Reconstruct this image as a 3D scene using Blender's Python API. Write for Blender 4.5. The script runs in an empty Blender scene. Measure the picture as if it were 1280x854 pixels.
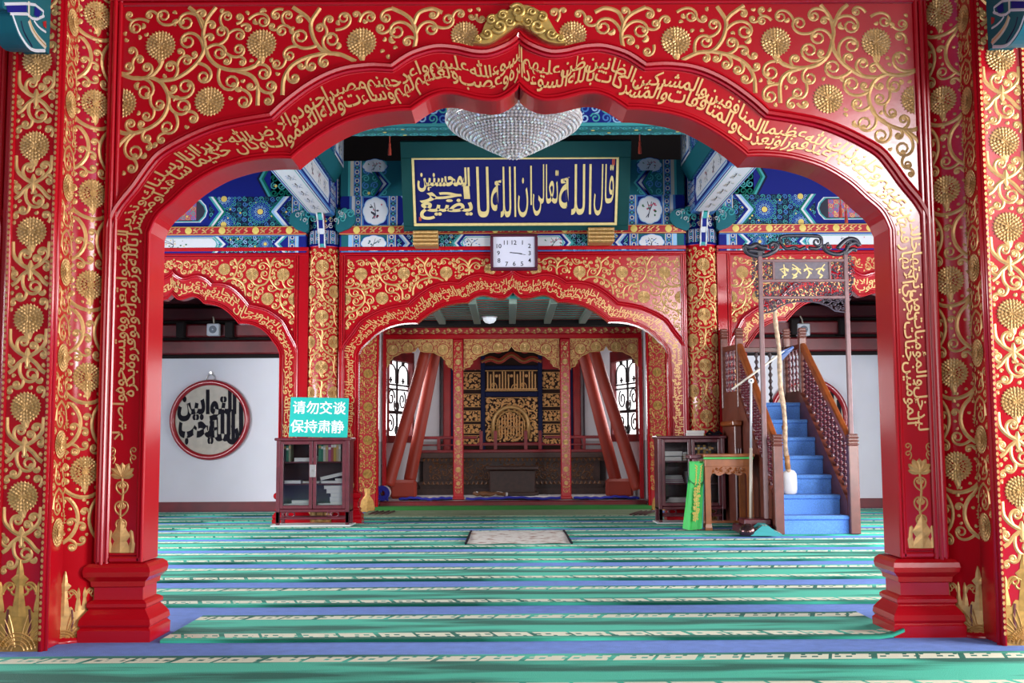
import bpy, math, random
import numpy as np
from mathutils import Vector, Matrix

SC = bpy.context.scene
COL = SC.collection
R = math.radians
PI = math.pi

# ------------------------------------------------------------ camera
FPX = 1400.0
CAM = Vector((-0.066, 0.0, 1.0))
PITCH, YAW, ROLL = math.atan(126 / FPX), math.atan(5 / FPX), R(0.31)
_f = Vector((math.sin(YAW) * math.cos(PITCH), math.cos(YAW) * math.cos(PITCH), math.sin(PITCH)))
_r0 = Vector((math.cos(YAW), -math.sin(YAW), 0))
_u0 = _r0.cross(_f)
_u = _u0 * math.cos(ROLL) + _r0 * math.sin(ROLL)
_r = _r0 * math.cos(ROLL) - _u0 * math.sin(ROLL)
cam_data = bpy.data.cameras.new('camera')
cam_data.sensor_width = 36.0
cam_data.lens = FPX / 1280 * 36.0
cam_data.clip_end = 200
cam = bpy.data.objects.new('camera', cam_data)
COL.objects.link(cam)
M = Matrix(((_r.x, _u.x, -_f.x, CAM.x), (_r.y, _u.y, -_f.y, CAM.y), (_r.z, _u.z, -_f.z, CAM.z), (0, 0, 0, 1)))
cam.matrix_world = M
SC.camera = cam


def at(px, py, Y):
    """world point on the plane y = Y seen at a pixel of the photograph"""
    d = _f + _r * ((px - 640) / FPX) + _u * ((427 - py) / FPX)
    k = (Y - CAM.y) / d.y
    return CAM + d * k


def on_floor(px, py, z=0.0):
    d = _f + _r * ((px - 640) / FPX) + _u * ((427 - py) / FPX)
    return CAM + d * ((z - CAM.z) / d.z)


# ------------------------------------------------------------ light
SC.view_settings.view_transform = 'Standard'
SC.view_settings.look = 'None'
SC.view_settings.gamma = 1.0
SC.view_settings.use_curve_mapping = False
SC.view_settings.exposure = -0.14
try:
    SC.cycles.use_denoising = True
    SC.cycles.max_bounces = 8
    SC.cycles.diffuse_bounces = 4
    SC.cycles.glossy_bounces = 4
    SC.cycles.transmission_bounces = 6
    SC.cycles.sample_clamp_indirect = 6.0
except Exception:
    pass

world = bpy.data.worlds.new('world')
SC.world = world
world.use_nodes = True
bg = world.node_tree.nodes['Background']
bg.inputs['Color'].default_value = (0.80, 0.88, 1.0, 1)
bg.inputs['Strength'].default_value = 0.30


def area(name, loc, target, sx, sy, power, color):
    d = bpy.data.lights.new(name, 'AREA')
    d.shape = 'RECTANGLE'
    d.size, d.size_y = sx, sy
    d.energy = power
    d.color = color
    o = bpy.data.objects.new(name, d)
    COL.objects.link(o)
    o.location = loc
    v = Vector(target) - Vector(loc)
    o.rotation_euler = v.to_track_quat('-Z', 'Y').to_euler()
    return o


# daylight through the open front doors behind the camera
area('front_door_daylight', (0.2, -3.9, 1.8), (0.1, 6, 1.5), 4.6, 3.2, 250, (1.0, 0.97, 0.94))
# tall window of the facade, to the right and behind the camera
area('front_window_daylight', (5.2, -3.9, 4.6), (2.2, 6, 2.2), 1.1, 1.0, 420, (1.0, 0.98, 0.98))
# side door on the right in front of the first arch, and the smaller one on the left
area('right_door_daylight', (6.85, 3.2, 1.8), (0.0, 6.2, 1.6), 3.2, 3.4, 900, (1.0, 0.97, 0.95))
area('left_door_daylight', (-6.85, 3.2, 1.8), (0.0, 6.2, 1.6), 3.2, 3.4, 60, (0.96, 0.97, 1.0))
# side windows of the bay between the two arches
area('left_window_daylight', (-6.85, 10.0, 1.6), (0, 10.8, -1.6), 5.0, 1.5, 700, (0.93, 0.96, 1.0))
area('right_window_daylight', (6.85, 10.0, 1.6), (0, 10.8, -1.6), 5.0, 1.5, 700, (0.95, 0.97, 1.0))

# ------------------------------------------------------------ materials
MATS = {}


def mat(name, col, rough=0.5, metal=0.0, coat=0.0, spec=0.5, noise=0.0, nscale=8.0, bump=0.0, bscale=60.0, emit=None, sheen=0.0, alpha=None, trans=0.0):
    m = bpy.data.materials.new(name)
    m.use_nodes = True
    nt = m.node_tree
    b = nt.nodes['Principled BSDF']
    b.inputs['Base Color'].default_value = (*col, 1)
    b.inputs['Roughness'].default_value = rough
    b.inputs['Metallic'].default_value = metal
    b.inputs['Coat Weight'].default_value = coat
    b.inputs['Coat Roughness'].default_value = 0.12
    b.inputs['Specular IOR Level'].default_value = spec
    if sheen:
        b.inputs['Sheen Weight'].default_value = sheen
        b.inputs['Sheen Roughness'].default_value = 0.4
    if trans:
        b.inputs['Transmission Weight'].default_value = trans
    if emit:
        b.inputs['Emission Color'].default_value = (*emit[0], 1)
        b.inputs['Emission Strength'].default_value = emit[1]
    if noise or bump:
        tc = nt.nodes.new('ShaderNodeTexCoord')
        if noise:
            n = nt.nodes.new('ShaderNodeTexNoise')
            n.inputs['Scale'].default_value = nscale
            n.inputs['Detail'].default_value = 5
            nt.links.new(tc.outputs['Object'], n.inputs['Vector'])
            mp = nt.nodes.new('ShaderNodeMapRange')
            mp.inputs['From Min'].default_value = 0.3
            mp.inputs['From Max'].default_value = 0.7
            mp.inputs['To Min'].default_value = 1 - noise
            mp.inputs['To Max'].default_value = 1 + noise
            nt.links.new(n.outputs['Fac'], mp.inputs['Value'])
            mx = nt.nodes.new('ShaderNodeVectorMath')
            mx.operation = 'SCALE'
            mx.inputs[0].default_value = col
            nt.links.new(mp.outputs['Result'], mx.inputs['Scale'])
            nt.links.new(mx.outputs['Vector'], b.inputs['Base Color'])
        if bump:
            n2 = nt.nodes.new('ShaderNodeTexNoise')
            n2.inputs['Scale'].default_value = bscale
            n2.inputs['Detail'].default_value = 3
            nt.links.new(tc.outputs['Object'], n2.inputs['Vector'])
            bp = nt.nodes.new('ShaderNodeBump')
            bp.inputs['Strength'].default_value = bump
            bp.inputs['Distance'].default_value = 0.01
            nt.links.new(n2.outputs['Fac'], bp.inputs['Height'])
            nt.links.new(bp.outputs['Normal'], b.inputs['Normal'])
    MATS[name] = m
    return m


mat('red_lacquer', (0.39, 0.003, 0.009), 0.19, coat=0.0, bump=0.05, bscale=9)
mat('red_lacquer_worn', (0.36, 0.006, 0.01), 0.36, coat=0.2, noise=0.15, nscale=5)
mat('gilt', (0.55, 0.32, 0.11), 0.38, metal=0.35, noise=0.18, nscale=30)
mat('gilt_dark', (0.46, 0.25, 0.06), 0.42, metal=0.4, noise=0.25, nscale=30)
mat('gilt_text', (0.66, 0.40, 0.15), 0.36, metal=0.3, noise=0.1, nscale=30)
mat('carved_gold', (0.55, 0.36, 0.10), 0.36, metal=0.6, noise=0.2, nscale=40)
mat('green_paint', (0.0, 0.12, 0.085), 0.5, spec=.18)
mat('plaque_green', (0.003, 0.042, 0.040), 0.6, spec=.18)
mat('plaque_blue', (0.006, 0.006, 0.085), 0.55, spec=.18)
mat('plaque_gold', (0.66, 0.50, 0.20), 0.5, noise=0.08, nscale=20)
mat('deep_blue', (0.004, 0.010, 0.16), 0.55, spec=.18)
mat('dark_navy', (0.003, 0.006, 0.035), 0.55, spec=.18)
mat('sky_blue', (0.05, 0.17, 0.42), 0.55, spec=.18)
mat('pale_blue', (0.24, 0.42, 0.62), 0.55, spec=.18)
mat('teal', (0.008, 0.10, 0.12), 0.55, spec=.18)
mat('light_teal', (0.05, 0.30, 0.30), 0.55, spec=.18)
mat('cream', (0.48, 0.43, 0.34), 0.6)
mat('white_paint', (0.56, 0.56, 0.58), 0.6)
mat('paint_yellow', (0.62, 0.45, 0.10), 0.5)
mat('paint_pink', (0.45, 0.06, 0.12), 0.55)
mat('paint_leaf', (0.03, 0.13, 0.05), 0.55)
mat('paint_ink', (0.03, 0.03, 0.045), 0.55, spec=.18)
mat('maroon', (0.10, 0.006, 0.008), 0.5)
mat('rosewood', (0.10, 0.014, 0.022), 0.33, coat=0.25, noise=0.25, nscale=12)
mat('rosewood_dark', (0.035, 0.008, 0.012), 0.4, coat=0.1)
mat('table_wood', (0.33, 0.095, 0.022), 0.35, coat=0.2, noise=0.25, nscale=9)
mat('minbar_wood', (0.14, 0.035, 0.022), 0.38, coat=0.2, noise=0.2, nscale=10)
mat('handrail_wood', (0.26, 0.06, 0.012), 0.35, coat=0.25, noise=0.2, nscale=10)
mat('gate_wood', (0.17, 0.075, 0.075), 0.42, noise=0.15, nscale=14)
mat('carved_grey', (0.11, 0.082, 0.098), 0.45, noise=0.2, nscale=30)
mat('carved_dark', (0.022, 0.018, 0.026), 0.4, noise=0.3, nscale=30)
mat('wall_white', (0.74, 0.73, 0.78), 0.85, noise=0.03, nscale=2)
mat('wall_grey', (0.42, 0.40, 0.42), 0.85, noise=0.05, nscale=2)
mat('dark_timber', (0.012, 0.008, 0.008), 0.7, spec=.18)
mat('red_beam', (0.14, 0.004, 0.008), 0.42, noise=0.35, nscale=4)
mat('dark_red_beam', (0.045, 0.003, 0.006), 0.5, spec=.18, noise=0.35, nscale=4)
mat('blue_carpet', (0.14, 0.245, 0.64), 0.95, noise=0.10, nscale=14, bump=0.5, bscale=260, sheen=0.05, spec=.2)
mat('stair_carpet', (0.13, 0.31, 0.76), 0.95, noise=0.22, nscale=90, bump=0.6, bscale=200, sheen=0.05, spec=.2)
mat('green_felt', (0.03, 0.17, 0.03), 0.95, bump=0.3, bscale=200)
mat('pale_green_rug', (0.27, 0.36, 0.20), 0.95, noise=0.12, nscale=10, bump=0.3, bscale=200)
mat('fringe', (0.10, 0.05, 0.04), 0.9)
mat('cloth_green', (0.05, 0.50, 0.10), 0.6, sheen=0.3, bump=0.15, bscale=20)
mat('cloth_blue', (0.02, 0.02, 0.30), 0.8)
mat('cloth_white', (0.66, 0.64, 0.64), 0.85, bump=0.2, bscale=30)
mat('sign_teal', (0.0, 0.42, 0.36), 0.45)
mat('sign_white', (0.85, 0.87, 0.86), 0.5)
mat('ink_black', (0.012, 0.010, 0.016), 0.7, spec=.12)
mat('roundel_cream', (0.52, 0.46, 0.38), 0.6, noise=0.1, nscale=12)
mat('roundel_red', (0.36, 0.012, 0.02), 0.28, coat=0.4)
mat('clock_face', (0.66, 0.64, 0.74), 0.5)
mat('clock_frame', (0.07, 0.006, 0.022), 0.35)
mat('crystal', (0.52, 0.45, 0.43), 0.2, metal=0.1, spec=0.8)
mat('crystal_bright', (0.80, 0.76, 0.74), 0.1, metal=0.4)
mat('prop_red', (0.36, 0.035, 0.015), 0.5, noise=0.12, nscale=3)
mat('birch', (0.46, 0.30, 0.19), 0.7, noise=0.45, nscale=26, bump=0.4, bscale=50)
mat('pole_pale', (0.72, 0.62, 0.50), 0.35)
mat('pole_wood', (0.40, 0.18, 0.06), 0.45)
mat('rubber', (0.02, 0.03, 0.05), 0.5)
mat('blue_plastic', (0.05, 0.10, 0.26), 0.4)
mat('iron', (0.02, 0.02, 0.022), 0.5, metal=0.3)
mat('steel', (0.55, 0.52, 0.50), 0.3, metal=0.9)
mat('dark_metal', (0.09, 0.045, 0.045), 0.18, metal=0.8)
mat('speaker_white', (0.52, 0.54, 0.58), 0.5)
mat('speaker_grille', (0.16, 0.18, 0.22), 0.5)
mat('paper', (0.70, 0.67, 0.62), 0.8)
mat('window_light', (0.9, 0.9, 0.9), 0.5, emit=((1.0, 1.0, 1.0), 2.6))
mat('lamp_white', (0.8, 0.8, 0.85), 0.3, emit=((0.9, 0.95, 1.0), 0.5))
mat('fretwork', (0.78, 0.43, 0.16), 0.5, noise=0.2, nscale=40)
mat('fret_backing', (0.03, 0.012, 0.008), 0.6, spec=.18)  # dark ground behind the gilded fretwork
mat('navy_frame', (0.008, 0.014, 0.06), 0.5, spec=.15)
mat('ceiling_teal', (0.05, 0.42, 0.36), 0.6)
mat('ceiling_slat', (0.20, 0.27, 0.22), 0.6)
mat('batten_red', (0.45, 0.05, 0.03), 0.5)
mat('platform_wood', (0.032, 0.012, 0.008), 0.5, noise=0.4, nscale=16)
mat('platform_tan', (0.13, 0.05, 0.015), 0.5, noise=0.3, nscale=20)
mat('plinth_white', (0.66, 0.66, 0.66), 0.7)

# glass of the bookcases
g = bpy.data.materials.new('pane_glass')
g.use_nodes = True
gn = g.node_tree
for n in list(gn.nodes):
    gn.nodes.remove(n)
go = gn.nodes.new('ShaderNodeOutputMaterial')
gm = gn.nodes.new('ShaderNodeMixShader')
gt = gn.nodes.new('ShaderNodeBsdfTransparent')
gl = gn.nodes.new('ShaderNodeBsdfGlossy')
gl.inputs['Roughness'].default_value = 0.06
gt.inputs['Color'].default_value = (0.96, 0.975, 0.99, 1)
fr = gn.nodes.new('ShaderNodeFresnel')
fr.inputs['IOR'].default_value = 1.5
gn.links.new(fr.outputs[0], gm.inputs[0])
gn.links.new(gt.outputs[0], gm.inputs[1])
gn.links.new(gl.outputs[0], gm.inputs[2])
gn.links.new(gm.outputs[0], go.inputs[0])
MATS['pane_glass'] = g

BOOKC = [(0.02, 0.16, 0.10), (0.40, 0.30, 0.16), (0.32, 0.05, 0.05), (0.06, 0.08, 0.26), (0.46, 0.42, 0.36),
         (0.20, 0.22, 0.14), (0.42, 0.26, 0.04), (0.03, 0.03, 0.05), (0.36, 0.06, 0.20), (0.04, 0.25, 0.14)]
for i, c in enumerate(BOOKC):
    mat('book_cloth_%d' % i, c, 0.6)


def mat_nodes(name):
    m = bpy.data.materials.new(name)
    m.use_nodes = True
    MATS[name] = m
    return m, m.node_tree, m.node_tree.nodes['Principled BSDF']


class NG:
    """small helper for math node chains"""
    def __init__(s, nt):
        s.nt = nt

    def op(s, o, a, b=None, c=None):
        n = s.nt.nodes.new('ShaderNodeMath')
        n.operation = o
        for i, v in enumerate((a, b, c)):
            if v is None:
                continue
            if isinstance(v, (int, float)):
                n.inputs[i].default_value = v
            else:
                s.nt.links.new(v, n.inputs[i])
        return n.outputs[0]

    def mix(s, f, a, b):
        n = s.nt.nodes.new('ShaderNodeMix')
        n.data_type = 'RGBA'
        for i, v in ((0, f), (6, a), (7, b)):
            if isinstance(v, (int, float)):
                n.inputs[i].default_value = v
            elif isinstance(v, tuple):
                n.inputs[i].default_value = (*v, 1)
            else:
                s.nt.links.new(v, n.inputs[i])
        return n.outputs[2]


MATW = 0.82
# the woven green prayer strips: cream key-pattern borders along both long edges
m, nt, b = mat_nodes('prayer_strip')
q = NG(nt)
tc = nt.nodes.new('ShaderNodeTexCoord')
sp = nt.nodes.new('ShaderNodeSeparateXYZ')
nt.links.new(tc.outputs['Object'], sp.inputs[0])
x, y = sp.outputs[0], sp.outputs[1]
ay = q.op('ABSOLUTE', y)
# border lane between |y| = .245 and .335
lane = q.op('MULTIPLY', q.op('GREATER_THAN', ay, 0.232), q.op('LESS_THAN', ay, 0.348))
v = q.op('DIVIDE', q.op('SUBTRACT', ay, 0.232), 0.116)
xs = q.op('ADD', x, q.op('MULTIPLY', v, -0.035))
fx = q.op('FRACT', q.op('DIVIDE', xs, 0.40))
blk = q.op('LESS_THAN', fx, 0.93)
gap2 = q.op('GREATER_THAN', q.op('ABSOLUTE', q.op('SUBTRACT', fx, 0.46)), 0.02)
mid = q.op('LESS_THAN', q.op('ABSOLUTE', q.op('SUBTRACT', v, 0.5)), 0.13)
fine = q.op('LESS_THAN', q.op('FRACT', q.op('DIVIDE', xs, 0.052)), 0.55)
half = q.op('LESS_THAN', q.op('FRACT', q.op('DIVIDE', xs, 0.155)), 0.62)
hole = q.op('MULTIPLY', q.op('MULTIPLY', mid, fine), half)
edge = q.op('MULTIPLY', q.op('GREATER_THAN', v, 0.80), q.op('LESS_THAN', q.op('FRACT', q.op('DIVIDE', xs, 0.078)), 0.25))
keep = q.op('MULTIPLY', q.op('MULTIPLY', q.op('MULTIPLY', lane, blk), gap2), q.op('SUBTRACT', 1.0, q.op('MAXIMUM', hole, edge)))
mpn = nt.nodes.new('ShaderNodeMapping')
mpn.inputs['Scale'].default_value = (0.42, 2.6, 1)
nt.links.new(tc.outputs['Object'], mpn.inputs[0])
no = nt.nodes.new('ShaderNodeTexNoise')
no.inputs['Scale'].default_value = 1.7
no.inputs['Detail'].default_value = 3
nt.links.new(mpn.outputs[0], no.inputs[0])
mr = nt.nodes.new('ShaderNodeMapRange')
mr.inputs['From Min'].default_value = 0.43
mr.inputs['From Max'].default_value = 0.57
nt.links.new(no.outputs['Fac'], mr.inputs['Value'])
green = q.mix(mr.outputs['Result'], (0.001, 0.100, 0.062), (0.060, 0.50, 0.34))  # light and dark patches: shading of the pile direction put into the colour
colr = q.mix(keep, green, (0.74, 0.71, 0.54))
nt.links.new(colr, b.inputs['Base Color'])
b.inputs['Roughness'].default_value = 0.85
b.inputs['Sheen Weight'].default_value = 0.07
b.inputs['Specular IOR Level'].default_value = 0.2
b.inputs['Sheen Roughness'].default_value = 0.35
b.inputs['Sheen Tint'].default_value = (0.6, 1.0, 0.95, 1)
n2 = nt.nodes.new('ShaderNodeTexNoise')
n2.inputs['Scale'].default_value = 180
nt.links.new(tc.outputs['Object'], n2.inputs[0])
bp = nt.nodes.new('ShaderNodeBump')
bp.inputs['Strength'].default_value = 0.4
bp.inputs['Distance'].default_value = 0.01
nt.links.new(n2.outputs['Fac'], bp.inputs['Height'])
nt.links.new(bp.outputs['Normal'], b.inputs['Normal'])

# the little cream floor rug with brown flowers
m, nt, b = mat_nodes('cream_rug')
q = NG(nt)
tc = nt.nodes.new('ShaderNodeTexCoord')
no = nt.nodes.new('ShaderNodeTexNoise')
no.inputs['Scale'].default_value = 9
no.inputs['Detail'].default_value = 5
nt.links.new(tc.outputs['Object'], no.inputs[0])
mr = nt.nodes.new('ShaderNodeMapRange')
mr.inputs['From Min'].default_value = 0.52
mr.inputs['From Max'].default_value = 0.66
nt.links.new(no.outputs['Fac'], mr.inputs['Value'])
nt.links.new(q.mix(mr.outputs['Result'], (0.68, 0.64, 0.58), (0.30, 0.14, 0.09)), b.inputs['Base Color'])
b.inputs['Roughness'].default_value = 0.95

# ------------------------------------------------------------ mesh builder
class MB:
    def __init__(s):
        s.v, s.f, s.m, s.mats, s.sm = [], [], [], [], []

    def mi(s, name):
        if name not in s.mats:
            s.mats.append(name)
        return s.mats.index(name)

    def add(s, verts, faces, mat, smooth=False):
        o = len(s.v)
        k = s.mi(mat)
        s.v.extend([tuple(p) for p in verts])
        for f in faces:
            s.f.append(tuple(i + o for i in f))
            s.m.append(k)
            s.sm.append(smooth)
        return s

    def box(s, lo, hi, mat, bev=0.0):
        (x0, y0, z0), (x1, y1, z1) = lo, hi
        if x1 < x0: x0, x1 = x1, x0
        if y1 < y0: y0, y1 = y1, y0
        if z1 < z0: z0, z1 = z1, z0
        b = min(bev, (x1 - x0) * .45, (y1 - y0) * .45, (z1 - z0) * .45)
        if b <= 0:
            V = [(x0, y0, z0), (x1, y0, z0), (x1, y1, z0), (x0, y1, z0), (x0, y0, z1), (x1, y0, z1), (x1, y1, z1), (x0, y1, z1)]
            F = [(0, 3, 2, 1), (4, 5, 6, 7), (0, 1, 5, 4), (1, 2, 6, 5), (2, 3, 7, 6), (3, 0, 4, 7)]
            return s.add(V, F, mat)
        V, F = [], []
        X, Y, Z = (x0, x1), (y0, y1), (z0, z1)
        idx = {}
        for i in (0, 1):
            for j in (0, 1):
                for k in (0, 1):
                    sx, sy, sz = (1, -1)[i], (1, -1)[j], (1, -1)[k]
                    for a in range(3):
                        p = [X[i] + sx * b, Y[j] + sy * b, Z[k] + sz * b]
                        p[a] = (X[i], Y[j], Z[k])[a]
                        idx[(i, j, k, a)] = len(V)
                        V.append(tuple(p))
        for a in range(3):
            o = [c for c in range(3) if c != a]
            for e in (0, 1):
                q = []
                for (p1, p2) in ((0, 0), (1, 0), (1, 1), (0, 1)):
                    t = [0, 0, 0]
                    t[a] = e
                    t[o[0]] = p1
                    t[o[1]] = p2
                    q.append(idx[(t[0], t[1], t[2], a)])
                flip = (e == 0) ^ (a == 1)
                F.append(tuple(reversed(q)) if flip else tuple(q))
        for a in range(3):
            o = [c for c in range(3) if c != a]
            for e1 in (0, 1):
                for e2 in (0, 1):
                    t0 = [0, 0, 0]
                    t1 = [0, 0, 0]
                    t0[o[0]] = t1[o[0]] = e1
                    t0[o[1]] = t1[o[1]] = e2
                    t1[a] = 1
                    F.append((idx[(*t0, o[0])], idx[(*t1, o[0])], idx[(*t1, o[1])], idx[(*t0, o[1])]))
        for i in (0, 1):
            for j in (0, 1):
                for k in (0, 1):
                    F.append((idx[(i, j, k, 0)], idx[(i, j, k, 1)], idx[(i, j, k, 2)]))
        return s.add(V, F, mat)

    def lathe(s, prof, c, mat, n=24, axis='Z', smooth=True, cap=True):
        """prof: list of (radius, height)"""
        V, F = [], []
        for (r, h) in prof:
            for i in range(n):
                a = 2 * PI * i / n
                p = (r * math.cos(a), r * math.sin(a), h)
                if axis == 'Y':
                    p = (p[0], -p[2], p[1])
                elif axis == 'X':
                    p = (p[2], p[0], p[1])
                V.append((p[0] + c[0], p[1] + c[1], p[2] + c[2]))
        for j in range(len(prof) - 1):
            for i in range(n):
                k = (i + 1) % n
                F.append((j * n + i, j * n + k, (j + 1) * n + k, (j + 1) * n + i))
        s.add(V, F, mat, smooth)
        if cap:
            m = (len(prof) - 1) * n
            s.add(V[:n], [tuple(range(n - 1, -1, -1))], mat)
            s.add(V[m:m + n], [tuple(range(n))], mat)
        return s

    def tube(s, pts, rad, mat, n=8, smooth=True, cap=True):
        pts = [Vector(p) for p in pts]
        if not hasattr(rad, '__len__'):
            rad = [rad] * len(pts)
        V, F = [], []
        up = None
        for i, p in enumerate(pts):
            t = (pts[min(i + 1, len(pts) - 1)] - pts[max(i - 1, 0)]).normalized()
            if up is None:
                up = Vector((0, 0, 1)) if abs(t.z) < .9 else Vector((1, 0, 0))
            a = t.cross(up)
            if a.length < 1e-6:
                a = t.cross(Vector((0, 1, 0)))
            a.normalize()
            bb = a.cross(t).normalized()
            up = bb
            for k in range(n):
                w = 2 * PI * k / n
                V.append(p + (a * math.cos(w) + bb * math.sin(w)) * rad[i])
        for i in range(len(pts) - 1):
            for k in range(n):
                l = (k + 1) % n
                F.append((i * n + k, i * n + l, (i + 1) * n + l, (i + 1) * n + k))
        if cap:
            F.append(tuple(range(n - 1, -1, -1)))
            o = (len(pts) - 1) * n
            F.append(tuple(range(o, o + n)))
        return s.add(V, F, mat, smooth)

    def prism(s, poly, y0, y1, mat, axis='Y'):
        """poly in (x, z), extruded from y0 (front) to y1"""
        n = len(poly)
        if axis == 'Y':
            V = [(p[0], y0, p[1]) for p in poly] + [(p[0], y1, p[1]) for p in poly]
        elif axis == 'X':
            V = [(y0, p[0], p[1]) for p in poly] + [(y1, p[0], p[1]) for p in poly]
        else:
            V = [(p[0], p[1], y0) for p in poly] + [(p[0], p[1], y1) for p in poly]
        F = [tuple(range(n)), tuple(range(2 * n - 1, n - 1, -1))]
        for i in range(n):
            k = (i + 1) % n
            F.append((i, i + n, k + n, k))
        return s.add(V, F, mat)

    def build(s, name, parent=None, loc=None, recalc=True):
        me = bpy.data.meshes.new(name)
        me.from_pydata(s.v, [], s.f)
        for mn in s.mats:
            me.materials.append(MATS[mn])
        me.polygons.foreach_set('material_index', s.m)
        me.polygons.foreach_set('use_smooth', s.sm)
        me.update()
        o = bpy.data.objects.new(name, me)
        COL.objects.link(o)
        if parent is not None:
            o.parent = parent
        if loc is not None:
            o.location = loc
        return o


def tag(o, label=None, cat=None, group=None, kind=None):
    if label: o['label'] = label
    if cat: o['category'] = cat
    if group: o['group'] = group
    if kind: o['kind'] = kind
    return o


def thing(name, label, cat, loc=(0, 0, 0), rz=0.0, group=None):
    o = bpy.data.objects.new(name, None)
    COL.objects.link(o)
    o.empty_display_size = 0.1
    o.location = loc
    o.rotation_euler = (0, 0, rz)
    return tag(o, label, cat, group)


def copy_tree(o, parent=None):
    c = o.copy()
    COL.objects.link(c)
    if parent is not None:
        c.parent = parent
    for ch in list(o.children):
        copy_tree(ch, c)
    return c


# ------------------------------------------------------------ painted ornament: strokes on a (u, v) sheet
def arc(cx, cy, r, a0, a1, n=16):
    return [(cx + r * math.cos(R(a0 + (a1 - a0) * i / n)), cy + r * math.sin(R(a0 + (a1 - a0) * i / n))) for i in range(n + 1)]


def smooth_path(pts, n=6):
    """Catmull-Rom through the points"""
    P = [Vector((p[0], p[1])) for p in pts]
    P = [P[0] * 2 - P[1]] + P + [P[-1] * 2 - P[-2]]
    out = []
    for i in range(1, len(P) - 2):
        for k in range(n):
            t = k / n
            a, b, c, d = P[i - 1], P[i], P[i + 1], P[i + 2]
            q = 0.5 * ((2 * b) + (c - a) * t + (2 * a - 5 * b + 4 * c - d) * t * t + (3 * b - a - 3 * c + d) * t ** 3)
            out.append((q.x, q.y))
    out.append((P[-2].x, P[-2].y))
    return out


class Sheet:
    """ornament in (u, v, h): h is the height above the surface"""
    def __init__(s):
        s.items = []          # (verts, faces, material, smooth)

    def raw(s, V, F, mat, smooth=False):
        s.items.append((V, F, mat, smooth))

    def stroke(s, pts, w, mat, h=0.003, base=0.0008):
        n = len(pts)
        if not hasattr(w, '__len__'):
            w = [w] * n
        V, F = [], []
        for i, p in enumerate(pts):
            a, c = pts[max(i - 1, 0)], pts[min(i + 1, n - 1)]
            tx, ty = c[0] - a[0], c[1] - a[1]
            l = math.hypot(tx, ty) or 1
            nx, ny = -ty / l * w[i] / 2, tx / l * w[i] / 2
            V += [(p[0] - nx, p[1] - ny, base), (p[0], p[1], base + h), (p[0] + nx, p[1] + ny, base)]
        for i in range(n - 1):
            o = i * 3
            F += [(o, o + 3, o + 4, o + 1), (o + 1, o + 4, o + 5, o + 2)]
        s.raw(V, F, mat)

    def poly(s, pts, mat, h=0.0008):
        s.raw([(p[0], p[1], h) for p in pts], [tuple(range(len(pts)))], mat)

    def disc(s, c, r, mat, h=0.0008, n=14, dome=0.0, ry=None):
        ry = ry or r
        V = [(c[0], c[1], h + dome)] + [(c[0] + r * math.cos(2 * PI * i / n), c[1] + ry * math.sin(2 * PI * i / n), h) for i in range(n)]
        s.raw(V, [(0, 1 + i, 1 + (i + 1) % n) for i in range(n)], mat)

    def flower(s, c, r, mat, fine=True, clip=None):
        """chrysanthemum seen from above: rings of pointed petals"""
        rings = ((1.0, .66, 26), (.80, .48, 20), (.58, .28, 14), (.36, .0, 8)) if fine else ((1.0, .3, 18), (.55, .0, 8))
        h0 = 0.001
        V, F = [], []
        for k, (ro, ri, n) in enumerate(rings):
            for i in range(n):
                a = 2 * PI * (i + .5 * (k % 2)) / n
                da = PI / n * 1.08
                o = len(V)
                hb = h0 + k * r * .028

                def P(rr, aa, hh):
                    return (c[0] + rr * r * math.cos(aa), c[1] + rr * r * math.sin(aa), hh)
                rm = ri + (ro - ri) * .62
                V += [P(ri, a, hb), P(rm, a - da, hb + r * .012), P(ro, a, hb + r * .045), P(rm, a + da, hb + r * .012), P(rm, a, hb + r * .075)]
                F += [(o, o + 1, o + 4), (o + 1, o + 2, o + 4), (o + 2, o + 3, o + 4), (o + 3, o, o + 4)]
        # backing disc so that no red shows between petals
        n = 30
        o = len(V)
        V.append((c[0], c[1], h0))
        V += [(c[0] + .84 * r * math.cos(2 * PI * i / n), c[1] + .84 * r * math.sin(2 * PI * i / n), h0) for i in range(n)]
        F += [(o, o + 1 + i, o + 1 + (i + 1) % n) for i in range(n)]
        if clip:
            V = [(min(max(x, clip[0]), clip[1]), y, z) for (x, y, z) in V]
        s.raw(V, F, mat)

    def apply(s, mb, fn, du=0.0, dv=0.0):
        for V, F, m, sm in s.items:
            mb.add([fn(p[0] + du, p[1] + dv, p[2]) for p in V], F, m, sm)


def inside(poly, X, Y):
    """vectorised even-odd test"""
    res = np.zeros(X.shape, bool)
    n = len(poly)
    for i in range(n):
        x0, y0 = poly[i]
        x1, y1 = poly[(i + 1) % n]
        if y0 == y1:
            continue
        c = ((y0 > Y) != (y1 > Y)) & (X < (x1 - x0) * (Y - y0) / (y1 - y0) + x0)
        res ^= c
    return res


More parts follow.
